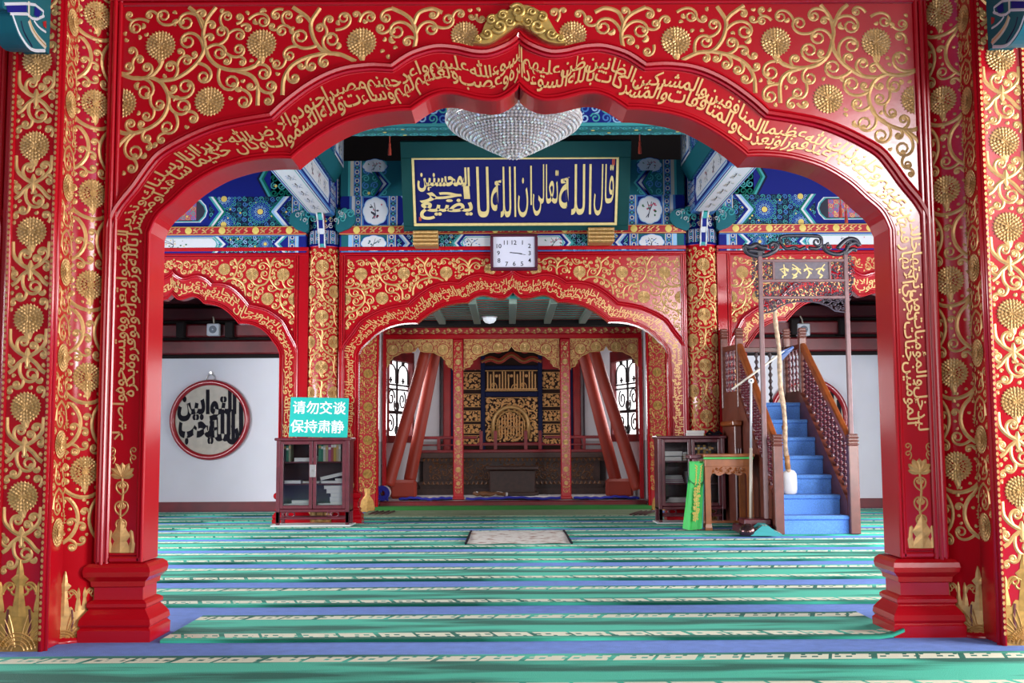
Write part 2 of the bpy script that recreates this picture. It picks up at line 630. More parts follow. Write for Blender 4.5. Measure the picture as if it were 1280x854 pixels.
class Scroll:
    """fills an area with curling tendrils that keep clear of one another"""
    def __init__(s, u0, u1, v0, v1, allow=None, wu=False, wv=False, res=0.006, seed=1, k=1.0):
        s.u0, s.v0, s.res = u0, v0, res
        s.nu, s.nv = int(round((u1 - u0) / res)), int(round((v1 - v0) / res))
        s.wu, s.wv = wu, wv
        s.rng = random.Random(seed)
        s.sheet = Sheet()
        s.k = k
        s.occ = np.zeros((s.nu, s.nv), bool)
        if allow is not None:
            U, V = np.meshgrid(u0 + (np.arange(s.nu) + .5) * res, v0 + (np.arange(s.nv) + .5) * res, indexing='ij')
            s.occ |= ~allow(U, V)
        s.disc = {}

    def _d(s, rad):
        n = max(1, int(round(rad / s.res)))
        if n not in s.disc:
            a = np.arange(-n, n + 1)
            A, B = np.meshgrid(a, a, indexing='ij')
            k = A * A + B * B <= n * n + 1
            s.disc[n] = (A[k], B[k])
        return s.disc[n]

    def cell(s, p):
        return int(math.floor((p[0] - s.u0) / s.res)), int(math.floor((p[1] - s.v0) / s.res))

    def mark(s, pts, rad):
        A, B = s._d(rad)
        for p in pts:
            i, j = s.cell(p)
            I, J = A + i, B + j
            if s.wu: I = I % s.nu
            if s.wv: J = J % s.nv
            ok = (I >= 0) & (I < s.nu) & (J >= 0) & (J < s.nv)
            s.occ[I[ok], J[ok]] = True

    def free(s, pts):
        for p in pts:
            i, j = s.cell(p)
            if s.wu: i %= s.nu
            if s.wv: j %= s.nv
            if i < 0 or j < 0 or i >= s.nu or j >= s.nv or s.occ[i, j]:
                return False
        return True

    @staticmethod
    def spiral(p, head, side, Rr, turns=1.35, n=20, k0=0.12, k1=2.6):
        L = turns * 2 * PI / ((k0 + k1) / 2) * Rr
        ds = L / n
        pts = [p]
        x, y, h = p[0], p[1], head
        for i in range(n):
            t = (i + .5) / n
            h += side * (k0 + (k1 - k0) * t) / Rr * ds
            x += math.cos(h) * ds
            y += math.sin(h) * ds
            pts.append((x, y))
        return pts

    def vine(s, pts, w, mat='gilt', h=0.004):
        s.sheet.stroke(pts, w, mat, h)
        d = []
        for a, b in zip(pts, pts[1:]):
            l = math.hypot(b[0] - a[0], b[1] - a[1])
            k = max(1, int(l / (s.res * 1.5)))
            d += [(a[0] + (b[0] - a[0]) * i / k, a[1] + (b[1] - a[1]) * i / k) for i in range(k)]
        s.mark(d, w / 2 + .0075 * s.k)

    def flower(s, c, r, mat='gilt', fine=True, clip=None):
        s.sheet.flower(c, r, mat, fine, clip)
        s.mark([c], r + .010 * s.k)

    def leaf(s, p, head, side, L, w, mat):
        n = 6
        pts, x, y, h = [p], p[0], p[1], head
        for i in range(n):
            h += side * 1.5 / n * (1 + i * .25)
            x += math.cos(h) * L / n
            y += math.sin(h) * L / n
            pts.append((x, y))
        if not s.free(pts[2:]):
            return False
        ws = [w * k for k in (.55, .9, 1.3, 1.5, 1.2, .8, .25)]
        s.sheet.stroke(pts, ws, mat, .0025)
        s.mark(pts[1:], w * .9)
        return True

    def curl(s, p, head, side, Rr, w, mat, depth=0, root=True):
        pts = s.spiral(p, head, side, Rr)
        skip = 6 if root else 0
        if not s.free(pts[skip:]):
            return False
        n = len(pts)
        ws = [w * (1.0 - .35 * i / n) for i in range(n)]
        s.sheet.stroke(pts, ws, mat, .003)
        s.sheet.disc(pts[-1], w * .85, mat, .001, 8, .003)
        s.mark(pts, w / 2 + .0065 * s.k)
        rg = s.rng
        for t in (.12, .24, .36, .48, .60, .72):
            i = int(t * n)
            hd = math.atan2(pts[i][1] - pts[i - 1][1], pts[i][0] - pts[i - 1][0])
            off = (pts[i][0] - math.sin(hd) * -side * -1 * 0, pts[i][1])
            s.leaf((pts[i][0] + math.cos(hd - side * PI / 2) * w * .4, pts[i][1] + math.sin(hd - side * PI / 2) * w * .4),
                   hd - side * R(62), side, Rr * rg.uniform(.55, .9), w * 1.05, mat)
        if depth > 0:
            for t in (.14, .3, .48):
                i = int(t * n)
                hd = math.atan2(pts[i][1] - pts[i - 1][1], pts[i][0] - pts[i - 1][0])
                for q in (.85, .65, .5):
                    if s.curl(pts[i], hd - side * R(rg.uniform(18, 45)), -side, Rr * q, w * .92, mat, depth - 1):
                        break
        return True

    def grow(s, pts, sizes, w, mat='gilt', step=.06, depth=1):
        acc, sd = 0.0, 1
        for i in range(1, len(pts)):
            acc += math.hypot(pts[i][0] - pts[i - 1][0], pts[i][1] - pts[i - 1][1])
            if acc < step:
                continue
            acc = 0.0
            hd = math.atan2(pts[i][1] - pts[i - 1][1], pts[i][0] - pts[i - 1][0])
            for sg in (sd, -sd):
                done = False
                for q in sizes:
                    for dh in (22, 40, 60, 80):
                        if s.curl(pts[i], hd + sg * R(dh), sg * (1 if s.rng.random() < .6 else -1), q, w, mat, depth):
                            done = True
                            break
                    if done:
                        break
            sd = -sd

    def fill(s, sizes, w, mat='gilt', tries=500):
        rg = s.rng
        for q in sizes:
            for _ in range(tries):
                i, j = rg.randrange(s.nu), rg.randrange(s.nv)
                if s.occ[i, j]:
                    continue
                p = (s.u0 + (i + .5) * s.res, s.v0 + (j + .5) * s.res)
                s.curl(p, rg.uniform(0, 2 * PI), rg.choice((-1, 1)), q, w, mat, 1, root=False)
        for _ in range(tries):
            i, j = rg.randrange(s.nu), rg.randrange(s.nv)
            if not s.occ[i, j]:
                s.leaf((s.u0 + (i + .5) * s.res, s.v0 + (j + .5) * s.res), rg.uniform(0, 2 * PI), rg.choice((-1, 1)), sizes[-1] * 1.2, w * .9, mat)


# ------------------------------------------------------------ writing
AR = {'ا': 0xFE8D, 'أ': 0xFE83, 'إ': 0xFE87, 'آ': 0xFE81, 'ب': 0xFE8F, 'ة': 0xFE93, 'ت': 0xFE95, 'ث': 0xFE99, 'ج': 0xFE9D, 'ح': 0xFEA1,
      'خ': 0xFEA5, 'د': 0xFEA9, 'ذ': 0xFEAB, 'ر': 0xFEAD, 'ز': 0xFEAF, 'س': 0xFEB1, 'ش': 0xFEB5, 'ص': 0xFEB9, 'ض': 0xFEBD, 'ط': 0xFEC1,
      'ظ': 0xFEC5, 'ع': 0xFEC9, 'غ': 0xFECD, 'ف': 0xFED1, 'ق': 0xFED5, 'ك': 0xFED9, 'ل': 0xFEDD, 'م': 0xFEE1, 'ن': 0xFEE5, 'ه': 0xFEE9,
      'و': 0xFEED, 'ؤ': 0xFE85, 'ى': 0xFEEF, 'ي': 0xFEF1, 'ئ': 0xFE89, 'ء': 0xFE80}
NOJOIN = set('اأإآدذرزوؤىةء')
LAMALEF = {'ا': 0xFEFB, 'أ': 0xFEF7, 'إ': 0xFEF9, 'آ': 0xFEF5}


def shape(word):
    """Arabic letters -> joined glyphs, in left-to-right drawing order"""
    if word == 'الله':
        return '\uFDF2'
    out, i, prev = [], 0, False
    while i < len(word):
        ch = word[i]
        if ch == 'ل' and i + 1 < len(word) and word[i + 1] in LAMALEF:
            out.append(chr(LAMALEF[word[i + 1]] + (1 if prev else 0)))
            prev = False
            i += 2
            continue
        nxt = i + 1 < len(word) and word[i + 1] != 'ء' and ch not in NOJOIN
        if ch == 'ء':
            out.append(chr(0xFE80))
            prev = False
        else:
            b = AR[ch]
            out.append(chr(b + (3 if prev and nxt else 2 if nxt else 1 if prev else 0)) if ch not in NOJOIN else chr(b + (1 if prev else 0)))
            prev = nxt
        i += 1
    return ''.join(reversed(out))


_glyph = {}


def text_mesh(body, bold=0.0, res=3):
    """flat letters as (points, faces), baseline at 0, height about 0.7"""
    key = (body, bold, res)
    if key in _glyph:
        return _glyph[key]
    c = bpy.data.curves.new('t', 'FONT')
    c.body = body
    c.resolution_u = res
    c.offset = bold
    o = bpy.data.objects.new('t', c)
    COL.objects.link(o)
    me = bpy.data.meshes.new_from_object(o.evaluated_get(bpy.context.evaluated_depsgraph_get()))
    F = [tuple(p.vertices) for p in me.polygons]
    # letters that touch get slightly different depths
    root = list(range(len(me.vertices)))

    def find(i):
        while root[i] != i:
            root[i] = root[root[i]]
            i = root[i]
        return i
    for f in F:
        for j in f[1:]:
            root[find(j)] = find(f[0])
    ids = {}
    V = [(v.co.x, v.co.y, .00022 * (ids.setdefault(find(v.index), len(ids)) % 7)) for v in me.vertices]
    bpy.data.objects.remove(o)
    bpy.data.curves.remove(c)
    bpy.data.meshes.remove(me)
    _glyph[key] = (V, F)
    return V, F


def fit(body, x0, x1, y0, y1, bold=0.0, res=3, slant=0.0):
    """letters stretched to fill a box"""
    V, F = text_mesh(body, bold, res)
    ax, bx = min(v[0] for v in V), max(v[0] for v in V)
    ay, by = min(v[1] for v in V), max(v[1] for v in V)
    out = []
    for v in V:
        ty = (v[1] - ay) / (by - ay)
        out.append((x0 + (v[0] - ax) / (bx - ax) * (x1 - x0) + slant * ty * (y1 - y0), y0 + ty * (y1 - y0), v[2]))
    return out, F


def word_cells(V, F, sx, sy, cs):
    """cells covered by a word, as a set of (column, row)"""
    cells = set()
    for f in F:
        P = [(V[i][0] * sx, V[i][1] * sy) for i in f]
        for a, b in zip(P, P[1:] + P[:1]):
            k = max(1, int(math.hypot(b[0] - a[0], b[1] - a[1]) / (cs * .7)))
            for t in range(k):
                cells.add((int((a[0] + (b[0] - a[0]) * t / k) // cs), int((a[1] + (b[1] - a[1]) * t / k) // cs)))
    return cells


def pack_line(words, height, narrow=0.9, bold=0.02):
    """set words right to left in a band, climbing alternately to an upper and a lower
    tier the way monumental writing does; returns (V, F), x from 0 (left end), and the length"""
    cur = [0.0, 0.0]
    pr = 0.0
    placed = []
    sx = height * .66 * narrow
    for k, wd in enumerate(words):
        V, F = text_mesh(shape(wd), bold)
        if not V:
            continue
        y_lo, y_hi = min(v[1] for v in V), max(v[1] for v in V)
        xa, xb = min(v[0] for v in V), max(v[0] for v in V)
        wdt = (xb - xa) * sx
        ti = 0 if cur[0] > cur[1] else 1
        sy = height * .64
        base = (.16, .50)[ti] * height
        if ti and y_lo < -.15:
            base += .06 * height
        if base + y_hi * sy > .99 * height:
            sy *= max(.6, (.99 * height - base) / (y_hi * sy))
        base = max(base, -y_lo * sy)
        base = min(base, .99 * height - y_hi * sy)
        x = min(cur[ti], pr - .10 * wdt) - wdt - .03 * height
        placed.append((V, F, sx, sy, x - xa * sx, base))
        cur[ti] = x
        pr = x + wdt
    L = -min(min(cur), 0)
    VV, FF = [], []
    for k, (V, F, ax, ay, x, dy) in enumerate(placed):
        o = len(VV)
        dep = .0030 + .0015 * (k % 4)
        VV += [(L + x + v[0] * ax, dy + v[1] * ay, dep + v[2]) for v in V]
        FF += [tuple(i + o for i in f) for f in F]
    return VV, FF, L

# ------------------------------------------------------------ floor, walls, ceiling
Y1, Y2, YB = 5.85, 14.05, 16.75        # first arch, second arch, back wall of the aisles
b_ = MB(); b_.box((-8, -4, -.1), (8, 24, 0), 'blue_carpet'); tag(b_.build('floor'), kind='structure')
b_ = MB(); b_.box((-8, -4, 5.9), (8, 24, 6.0), 'dark_timber')
for i in range(34):
    y = 6.6 + i * .22
    if y < 13.8:
        b_.box((-7.8, y, 5.78), (7.8, y + .1, 5.9), 'dark_red_beam' if i % 2 else 'dark_navy')
tag(b_.build('ceiling'), kind='structure')
for sd, nm in ((-1, 'left'), (1, 'right')):
    b_ = MB()
    # side walls with a wide window opening between the two arches and a door opening in front
    x0, x1 = sd * 6.9, sd * 7.1
    for (ya, yb, za, zb) in ((-4, 1.5, 0, 6), (1.5, 5.0, 3.6, 6), (5.0, 7.4, 0, 6), (7.4, 12.6, 0, .8), (7.4, 12.6, 3.2, 6), (12.6, 17, 0, 6)):
        b_.box((x0, ya, za), (x1, yb, zb), 'wall_white')
    tag(b_.build('wall_' + nm), kind='structure')

b_ = MB()
for (x0, x1, z0, z1) in ((-8, -3.1, 0, 6), (-3.1, 2.5, 3.5, 6), (2.5, 8, 0, 3.8), (2.5, 4.0, 3.8, 6), (5.8, 8, 3.8, 6), (4.0, 5.8, 5.2, 6)):
    b_.box((x0, -4.1, z0), (x1, -3.95, z1), 'dark_red_beam')
tag(b_.build('wall_front'), kind='structure')

# back wall of the aisles: white plaster, red timber band above, opening to the prayer niche in the middle
OPW = 2.02
b_ = MB()
ztop = at(300, 448, YB).z
for sd in (-1, 1):
    b_.box((sd * OPW, YB, 0), (sd * 7, YB + .2, ztop), 'wall_white')
    b_.box((sd * OPW, YB, ztop), (sd * 7, YB + .2, 5.9), 'dark_timber')
b_.box((-OPW, YB, 2.74), (OPW, YB + .2, 5.9), 'dark_timber')
tag(b_.build('wall_back'), kind='structure')
for sd, nm in ((-1, 'left'), (1, 'right')):
    b_ = MB()
    b_.box((sd * OPW, YB - .03, 0), (sd * 6.9, YB, .145), 'red_beam', .006)
    tag(b_.build('baseboard_' + nm), kind='structure')
    b_ = MB()
    zc = ztop
    b_.box((sd * OPW, YB - .05, zc), (sd * 6.9, YB, zc + .055), 'dark_timber', .01)
    zs = [zc + .055, zc + .26, zc + .31, zc + .50, zc + .56, zc + .74, zc + .80, zc + .95]
    for k in range(0, 8, 2):
        b_.box((sd * OPW, YB - .12 - .05 * k / 2, zs[k]), (sd * 6.9, YB, zs[k + 1]), 'red_beam' if k < 3 else 'dark_red_beam', .02)
    for i in range(6):
        xx = sd * (2.75 + i * .72)
        b_.box((xx - .06, YB - .28, zs[2] - .02), (xx + .06, YB, zs[3] + .02), 'dark_timber', .01)
    tag(b_.build('trim_%d' % (1 if sd < 0 else 2)), kind='structure')

# ------------------------------------------------------------ the cusped arch screens
IN_PX = [[(181, 690), (190, 292)],
         [(190, 292), (197, 276), (205, 266), (219, 254), (237, 237), (256, 224), (275, 214), (294, 207.5), (312, 203), (331, 200.5), (350, 199.5), (366, 200)],
         [(366, 200), (374, 193), (387, 183), (406, 170), (433, 155.5), (458, 147), (483, 142.5), (500, 140.5), (515, 140)],
         [(515, 140), (525, 133), (538, 125), (553, 120), (568, 120), (583, 123.5), (598, 127), (616, 128.5), (628, 126), (638, 120.5), (645, 115), (651, 109)]]
OUT_PX = [[(138, 690), (137, 285)],
          [(137, 285), (141, 272), (150, 256), (168, 234), (185, 210), (200, 193), (225, 178), (250, 166), (275, 157), (300, 151.5), (320, 148), (339, 145)],
          [(339, 145), (357, 128.5), (383, 109), (408, 95), (433, 86.5), (460, 83), (475, 83), (490, 84)],
          [(490, 84), (505, 73.5), (520, 66), (545, 59.5), (570, 61), (590, 65.5), (608, 66.5), (625, 61.5), (640, 54), (651, 44)]]
SEGN = [14, 30, 24, 28]


def resample(pts, n):
    d = [0]
    for a, b in zip(pts, pts[1:]):
        d.append(d[-1] + math.hypot(b[0] - a[0], b[1] - a[1]))
    out, j = [], 0
    for i in range(n + 1):
        t = d[-1] * i / n
        while j < len(d) - 2 and d[j + 1] < t:
            j += 1
        k = (t - d[j]) / max(d[j + 1] - d[j], 1e-9)
        out.append((pts[j][0] + (pts[j + 1][0] - pts[j][0]) * k, pts[j][1] + (pts[j + 1][1] - pts[j][1]) * k))
    return out


def px_curve(segs):
    out = []
    for k, seg in enumerate(segs):
        w = [(at(p[0], p[1], Y1).x, at(p[0], p[1], Y1).z) for p in seg]
        if k == 0:
            xm = w[1][0]
            w = [(xm, .40), (xm, w[1][1])]
        else:
            w = smooth_path(w, 5)
        r_ = resample(w, SEGN[k])
        out += r_ if k == 0 else r_[1:]
    out[-1] = (0.0, out[-1][1])
    return out


IN_L, OUT_L = px_curve(IN_PX), px_curve(OUT_PX)
LEG_IN, LEG_OUT = IN_L[0][0], OUT_L[0][0]


def mirror(c):
    return c + [(-x, z) for (x, z) in reversed(c[:-1])]


def normals(c):
    N = []
    for i in range(len(c)):
        a, b = c[max(i - 1, 0)], c[min(i + 1, len(c) - 1)]
        tx, tz = b[0] - a[0], b[1] - a[1]
        l = math.hypot(tx, tz) or 1
        N.append((-tz / l, tx / l))       # left of travel = outward when going over the arch from the left
    return N


def sweep(mb, c, N, prof, mat, y0=0.0):
    """profile of (offset along the normal, forward relief) carried along a curve in the x-z plane"""
    V, F = [], []
    m = len(prof)
    for (p, n) in zip(c, N):
        for (o, d) in prof:
            V.append((p[0] + n[0] * o, y0 - d, p[1] + n[1] * o))
    for i in range(len(c) - 1):
        for k in range(m - 1):
            F.append((i * m + k, i * m + k + 1, (i + 1) * m + k + 1, (i + 1) * m + k))
    mb.add(V, F, mat)


ARCH_TOP = at(651, 6, Y1).z
FR_X = 2.125        # inner edge of the upright frame
FR_O = 2.195


def arch_screen(label, loc, words, sx=1.0, seed=5, fine=True, narrow=.9, rail=.05, fro=None, bold=.014, T=.12, crested=False):
    inn = [(x * sx, z) for x, z in IN_L]
    out = [(x * sx + (o[0] - x), o[1]) for (x, z), o in zip(IN_L, OUT_L)]
    # keep the outer line running towards the middle
    k = abs(LEG_IN * sx)
    shrink = (abs(LEG_OUT) - abs(LEG_IN)) + k
    out = []
    for (x, z), (ox, oz) in zip(IN_L, OUT_L):
        t = abs(ox) / abs(LEG_OUT)
        out.append((-t * shrink, oz))
    I, O = mirror(inn), mirror(out)
    NI, NO = normals(I), normals(O)
    frx = shrink + (FR_X - abs(LEG_OUT))
    fro = fro or frx + (FR_O - FR_X)
    FR_W = fro - frx
    root = thing('arch_screen', label, 'arch', loc)
    mb = MB()
    n = len(I)
    # band between the two mouldings, the reveal and the back
    V = [(p[0], 0, p[1]) for p in I] + [(p[0], 0, p[1]) for p in O] + [(p[0], T, p[1]) for p in I] + [(p[0], T, p[1]) for p in O]
    F, FS = [], []
    for i in range(n - 1):
        F += [(i, i + 1, n + i + 1, n + i), (2 * n + i, 3 * n + i, 3 * n + i + 1, 2 * n + i + 1)]
        FS += [(i, 2 * n + i, 2 * n + i + 1, i + 1)]
    mb.add(V, F, 'red_lacquer')
    mb.add(V, FS, 'red_lacquer')
    # spandrels
    V, F = [], []
    m = 0
    ids = [i for i in range(n) if O[i][1] >= O[SEGN[0]][1] - 1e-6]
    for i in ids:
        V += [(O[i][0], 0, O[i][1]), (O[i][0], 0, ARCH_TOP), (O[i][0], T, O[i][1]), (O[i][0], T, ARCH_TOP)]
    for i in range(len(ids) - 1):
        o = i * 4
        F += [(o, o + 1, o + 5, o + 4), (o + 2, o + 6, o + 7, o + 3)]
    mb.add(V, F, 'red_lacquer')
    for sd in (-1, 1):
        mb.box((sd * (shrink - .0), .0, .38), (sd * fro, T, ARCH_TOP), 'red_lacquer')
        # three beads of the upright frame
        for (a, bb, d) in ((0, .022, .022), (.024, .046, .034), (.048, max(.07, FR_W), .022)):
            mb.box((sd * (frx + a), -d, .38), (sd * (frx + bb), .0, ARCH_TOP + .12), 'red_lacquer', .007)
        # bottom rail of the leg panel
        xa, xb = sd * abs(LEG_IN * sx), sd * frx
        mb.box((xa, -.022, .395), (xb, .0, .425), 'red_lacquer', .008)
        mb.box((xa, -.014, .43), (xb, .0, .442), 'red_lacquer', .005)
    for (a, bb, d) in ((0, .018, .02), (.02, .045, .034), (.047, .07, .022), (.075, .075 + rail, .05)):
        mb.box((-fro, -d, ARCH_TOP + a), (fro, T if a > .07 else 0, ARCH_TOP + bb), 'red_lacquer', .007)
    sweep(mb, I, NI, [(0, .0), (0, .022), (.006, .030), (.014, .030), (.020, .014), (.026, .022), (.033, .022), (.040, .006), (.046, .0)], 'red_lacquer')
    sweep(mb, O, NO, [(-.030, 0), (-.028, .016), (-.018, .020), (-.013, .010), (-.009, .030), (.006, .034), (.012, .012), (.018, .022), (.028, .018), (.032, 0)], 'red_lacquer')
    fn = lambda u, v, h: (u, -h, v)

    # gold writing, set along the band
    mid = []
    for p, q_ in zip(I, O):
        mid.append(((p[0] + q_[0]) / 2, (p[1] + q_[1]) / 2))
    d = [0]
    for a, c in zip(mid, mid[1:]):
        d.append(d[-1] + math.hypot(c[0] - a[0], c[1] - a[1]))
    leg0 = .62                      # lotus and vase fill the foot of each leg
    S = d[-1] - 2 * leg0
    bh = .135
    VV, FF, L = pack_line(words, bh, narrow=narrow, bold=bold)
    for _ in range(3):
        narrow = min(1.1, narrow * S / L * 1.02)
        VV, FF, L = pack_line(words, bh, narrow=narrow, bold=bold)
    D = np.array(d)
    IX, IZ = np.array([p[0] for p in I]), np.array([p[1] for p in I])
    OX, OZ = np.array([p[0] for p in O]), np.array([p[1] for p in O])
    ss = leg0 + np.array([v[0] for v in VV]) / L * S
    vv = np.array([v[1] for v in VV]) / bh
    ix, iz = np.interp(ss, D, IX), np.interp(ss, D, IZ)
    ox, oz = np.interp(ss, D, OX), np.interp(ss, D, OZ)
    ln = np.hypot(ox - ix, oz - iz)
    a0 = .049 / ln
    a1 = 1 - .040 / ln
    tt = a0 + (a1 - a0) * vv
    X, Z = ix + (ox - ix) * tt, iz + (oz - iz) * tt
    mb.add([(float(x), -v[2], float(z)) for x, z, v in zip(X, Z, VV)], FF, 'gilt_text')

    # lotus, stem, scrolls and vase at the foot of the legs
    for sd in (-1, 1):
        cx = sd * (abs(LEG_IN * sx) + shrink) / 2 + sd * .012
        sh = Sheet()
        zl = .83
        for kk, (ang, l, w) in enumerate(((-78, .062, .03), (-52, .075, .034), (-26, .08, .036), (0, .075, .04), (26, .08, .036), (52, .075, .034), (78, .062, .03), (-40, .05, .03), (40, .05, .03), (-13, .052, .03), (13, .052, .03))):
            a = R(90 - ang)
            pts = [(cx + math.cos(a) * l * t, zl + math.sin(a) * l * t) for t in (0, .3, .6, .85, 1)]
            sh.stroke(pts, [w * .4, w * .9, w, w * .6, .002], 'gilt', .006 + .001 * (kk % 3))
        sh.stroke(smooth_path([(cx, zl), (cx + .006, zl - .09), (cx - .006, zl - .18), (cx, zl - .24)]), .012, 'gilt')
        for s2 in (-1, 1):
            for (zz, rr) in ((zl - .06, .030), (zl - .17, .034), (.585, .026)):
                sh.stroke(Scroll.spiral((cx, zz - .03), R(90 - s2 * 60), s2, rr, 1.2), .009, 'gilt')
            sh.stroke(smooth_path([(cx + s2 * .055, .445), (cx + s2 * .06, .50), (cx + s2 * .052, .56)]), [.03] * 6 + [.02] * 6 + [.004], 'gilt')
            for zz in (.93, .97):
                sh.stroke(Scroll.spiral((cx + s2 * .05, zz - .03), R(90 + s2 * 40), -s2, .02, 1.1), .007, 'gilt')
        for (z0, z1, w0, w1) in ((.444, .50, .058, .034), (.50, .53, .03, .05), (.53, .56, .05, .03), (.56, .62, .03, .004)):
            sh.raw([(cx - w0, z0, .001), (cx + w0, z0, .001), (cx + w1, z1, .001), (cx - w1, z1, .001), (cx, z0, .008), (cx, z1, .008)], [(0, 4, 5, 3), (4, 1, 2, 5)], 'gilt')
        sh.apply(mb, fn)

    # gold scroll painting of the spandrels
    off = [(p[0] + q_[0] * .046, p[1] + q_[1] * .046) for p, q_ in zip(O, NO)]
    i0 = ids[0]
    body = [(-9, -1), (-9, off[i0][1])] + [off[i] for i in ids] + [(9, off[ids[-1]][1]), (9, -1)]
    xl = frx - .012
    crest = [(-.27, O[len(O) // 2][1] - .1), (-.24, O[len(O) // 2][1] + .02), (-.10, ARCH_TOP), (.10, ARCH_TOP), (.24, O[len(O) // 2][1] + .02), (.27, O[len(O) // 2][1] - .1)]
    allow = lambda U, W: (~inside(body, U, W)) & (np.abs(U) < xl) & (W < ARCH_TOP - .02) & ((~inside(crest, U, W)) if crested else True)
    zlow = min(off[i][1] for i in ids)
    sc = Scroll(-xl - .02, xl + .02, zlow, ARCH_TOP, allow, res=.006, seed=seed)
    P = lambda lst: [((lambda w: (w.x * (frx / FR_X), w.z))(at(a, c, Y1))) for a, c in lst]
    fl = P([(201, 57), (327, 55), (452, 53), (152, 129), (262, 127)])
    half = P([(581, 44)])
    vines = [[(141, 78), (150, 91), (168, 98), (187, 96), (198, 86), (203, 76)],
             [(187, 96), (200, 102), (208, 113), (211, 126), (206, 143), (195, 155), (180, 163), (165, 167), (150, 165), (141, 153)],
             [(200, 101), (220, 98), (240, 85), (252, 70), (256, 57), (254, 42), (259, 24), (270, 9)],
             [(254, 36), (246, 18), (236, 9)],
             [(256, 57), (262, 73), (275, 84), (295, 88), (316, 84), (324, 76)],
             [(295, 88), (314, 95), (322, 108), (322, 132)],
             [(445, 77), (425, 68), (408, 66), (398, 58), (391, 45), (389, 28), (400, 10)],
             [(408, 66), (383, 72), (365, 82), (355, 98), (353, 119)],
             [(389, 28), (382, 20), (366, 9)],
             [(518, 60), (520, 45), (516, 28), (506, 18), (489, 10)],
             [(517, 30), (524, 16), (540, 11), (553, 16)],
             [(141, 196), (150, 180), (163, 168)]]
    if sx < .9:
        vines[9:11] = []
        fl = fl[:2] + fl[3:]
        half = P([(440, 40)])
    for sd in (1, -1):
        for c in fl:
            if abs(c[0]) < xl - .05:
                sc.flower((c[0] * sd, c[1]), .083, 'gilt', fine, (-xl, xl))
            else:
                sc.flower((c[0] * sd, c[1]), .083, 'gilt', fine, (-xl, xl))
        for c in half:
            sc.flower((c[0] * sd, c[1]), .078, 'gilt', fine)
        for c in fl[:3]:
            sc.sheet.stroke([((c[0]) * sd, c[1] - .07), (c[0] * sd + .004, c[1] - .10), (c[0] * sd, c[1] - .12)], [.05, .025, .003], 'gilt', .004)
    ws = []
    for vn in vines:
        w = smooth_path(P(vn), 7)
        for sd in (1, -1):
            ww = [(a * sd, c) for a, c in w]
            sc.vine(ww, .022)
            ws.append(ww)
    for ww in ws:
        sc.grow(ww, (.060, .050, .041, .033), .0185, step=.07, depth=2)
    for ww in ws:
        sc.grow(ww, (.045, .036, .028, .022), .0175, step=.04, depth=2)
    sc.fill((.046, .038, .030, .023), .0165, tries=4000)
    sc.sheet.apply(mb, fn)
    mb.build('panel', root)

    # pedestals under the legs
    for sd in (-1, 1):
        pm = MB()
        xa, xb = sorted((sd * (abs(LEG_IN * sx) + .004), sd * (fro)))
        prof = [(.060, 0), (.062, .058), (.050, .070), (.060, .085), (.056, .112), (.040, .135), (.020, .160), (.030, .172), (.030, .188), (.016, .200), (.002, .206), (.002, .268),
                (.014, .274), (.018, .300), (.030, .312), (.044, .326), (.049, .350), (.044, .374), (.026, .390), (.0, .396)]
        V, F = [], []
        for (e, z) in prof:
            V += [(xa - e, -e, z), (xb + e, -e, z), (xb + e, T + e, z), (xa - e, T + e, z)]
        for i in range(len(prof) - 1):
            for j in range(4):
                l = (j + 1) % 4
                F.append((i * 4 + j, i * 4 + l, i * 4 + 4 + l, i * 4 + 4 + j))
        F.append((0, 3, 2, 1))
        o = (len(prof) - 1) * 4
        F.append((o, o + 1, o + 2, o + 3))
        pm.add(V, F, 'red_lacquer')
        pm.build('pedestal', root)
    return root


FATH = ('ليدخل المؤمنين والمؤمنات جنات تجري من تحتها الانهار خالدين فيها ويكفر عنهم سيئاتهم وكان ذلك عند الله فوزا عظيما ويعذب المنافقين والمنافقات '
        'والمشركين والمشركات الظانين بالله ظن السوء عليهم دائرة السوء وغضب الله عليهم ولعنهم واعد لهم جهنم وساءت مصيرا ولله جنود السموات والارض '
        'وكان الله عزيزا حكيما انا ارسلناك شاهدا ومبشرا ونذيرا لتؤمنوا بالله ورسوله وتعزروه وتوقروه وتسبحوه بكرة واصيلا').split()
KURSI = ('الله لا اله الا هو الحي القيوم لا تاخذه سنة ولا نوم له ما في السموات وما في الارض من ذا الذي يشفع عنده الا باذنه يعلم ما بين ايديهم وما '
         'خلفهم ولا يحيطون بشيء من علمه الا بما شاء وسع كرسيه السموات والارض ولا يؤوده حفظهما وهو العلي العظيم لا اكراه في الدين قد تبين الرشد من الغي '
         'فمن يكفر بالطاغوت ويؤمن بالله فقد استمسك بالعروة الوثقى لا انفصام لها والله سميع عليم').split()
NUR = ('في بيوت اذن الله ان ترفع ويذكر فيها اسمه يسبح له فيها بالغدو والاصال رجال لا تلهيهم تجارة ولا بيع عن ذكر الله واقام الصلاة وايتاء الزكاة '
       'يخافون يوما تتقلب فيه القلوب والابصار ليجزيهم الله احسن ما عملوا ويزيدهم من فضله').split()

A1 = arch_screen('wide red lacquer arch of the front, nearest the camera, with gold scrolls and writing', (0, Y1, 0), FATH, seed=5, rail=.40, T=.22, crested=True)
# carved gilded crest over the point of the front arch
cm = MB()
za = OUT_L[-1][1]


def crest_spiral(mb, c, r, side, a0, w=.03, turns=1.5, y=-.03):
    pts = []
    n = 30
    for i in range(n + 1):
        t = i / n
        rr = r * (1 - .80 * t)
        a = R(a0) + side * turns * 2 * PI * t
        pts.append((c[0] + rr * math.cos(a), y - .015 * t, c[1] + rr * math.sin(a)))
    mb.tube(pts, [w * (1 - .55 * i / n) for i in range(n + 1)], 'carved_gold', 8)


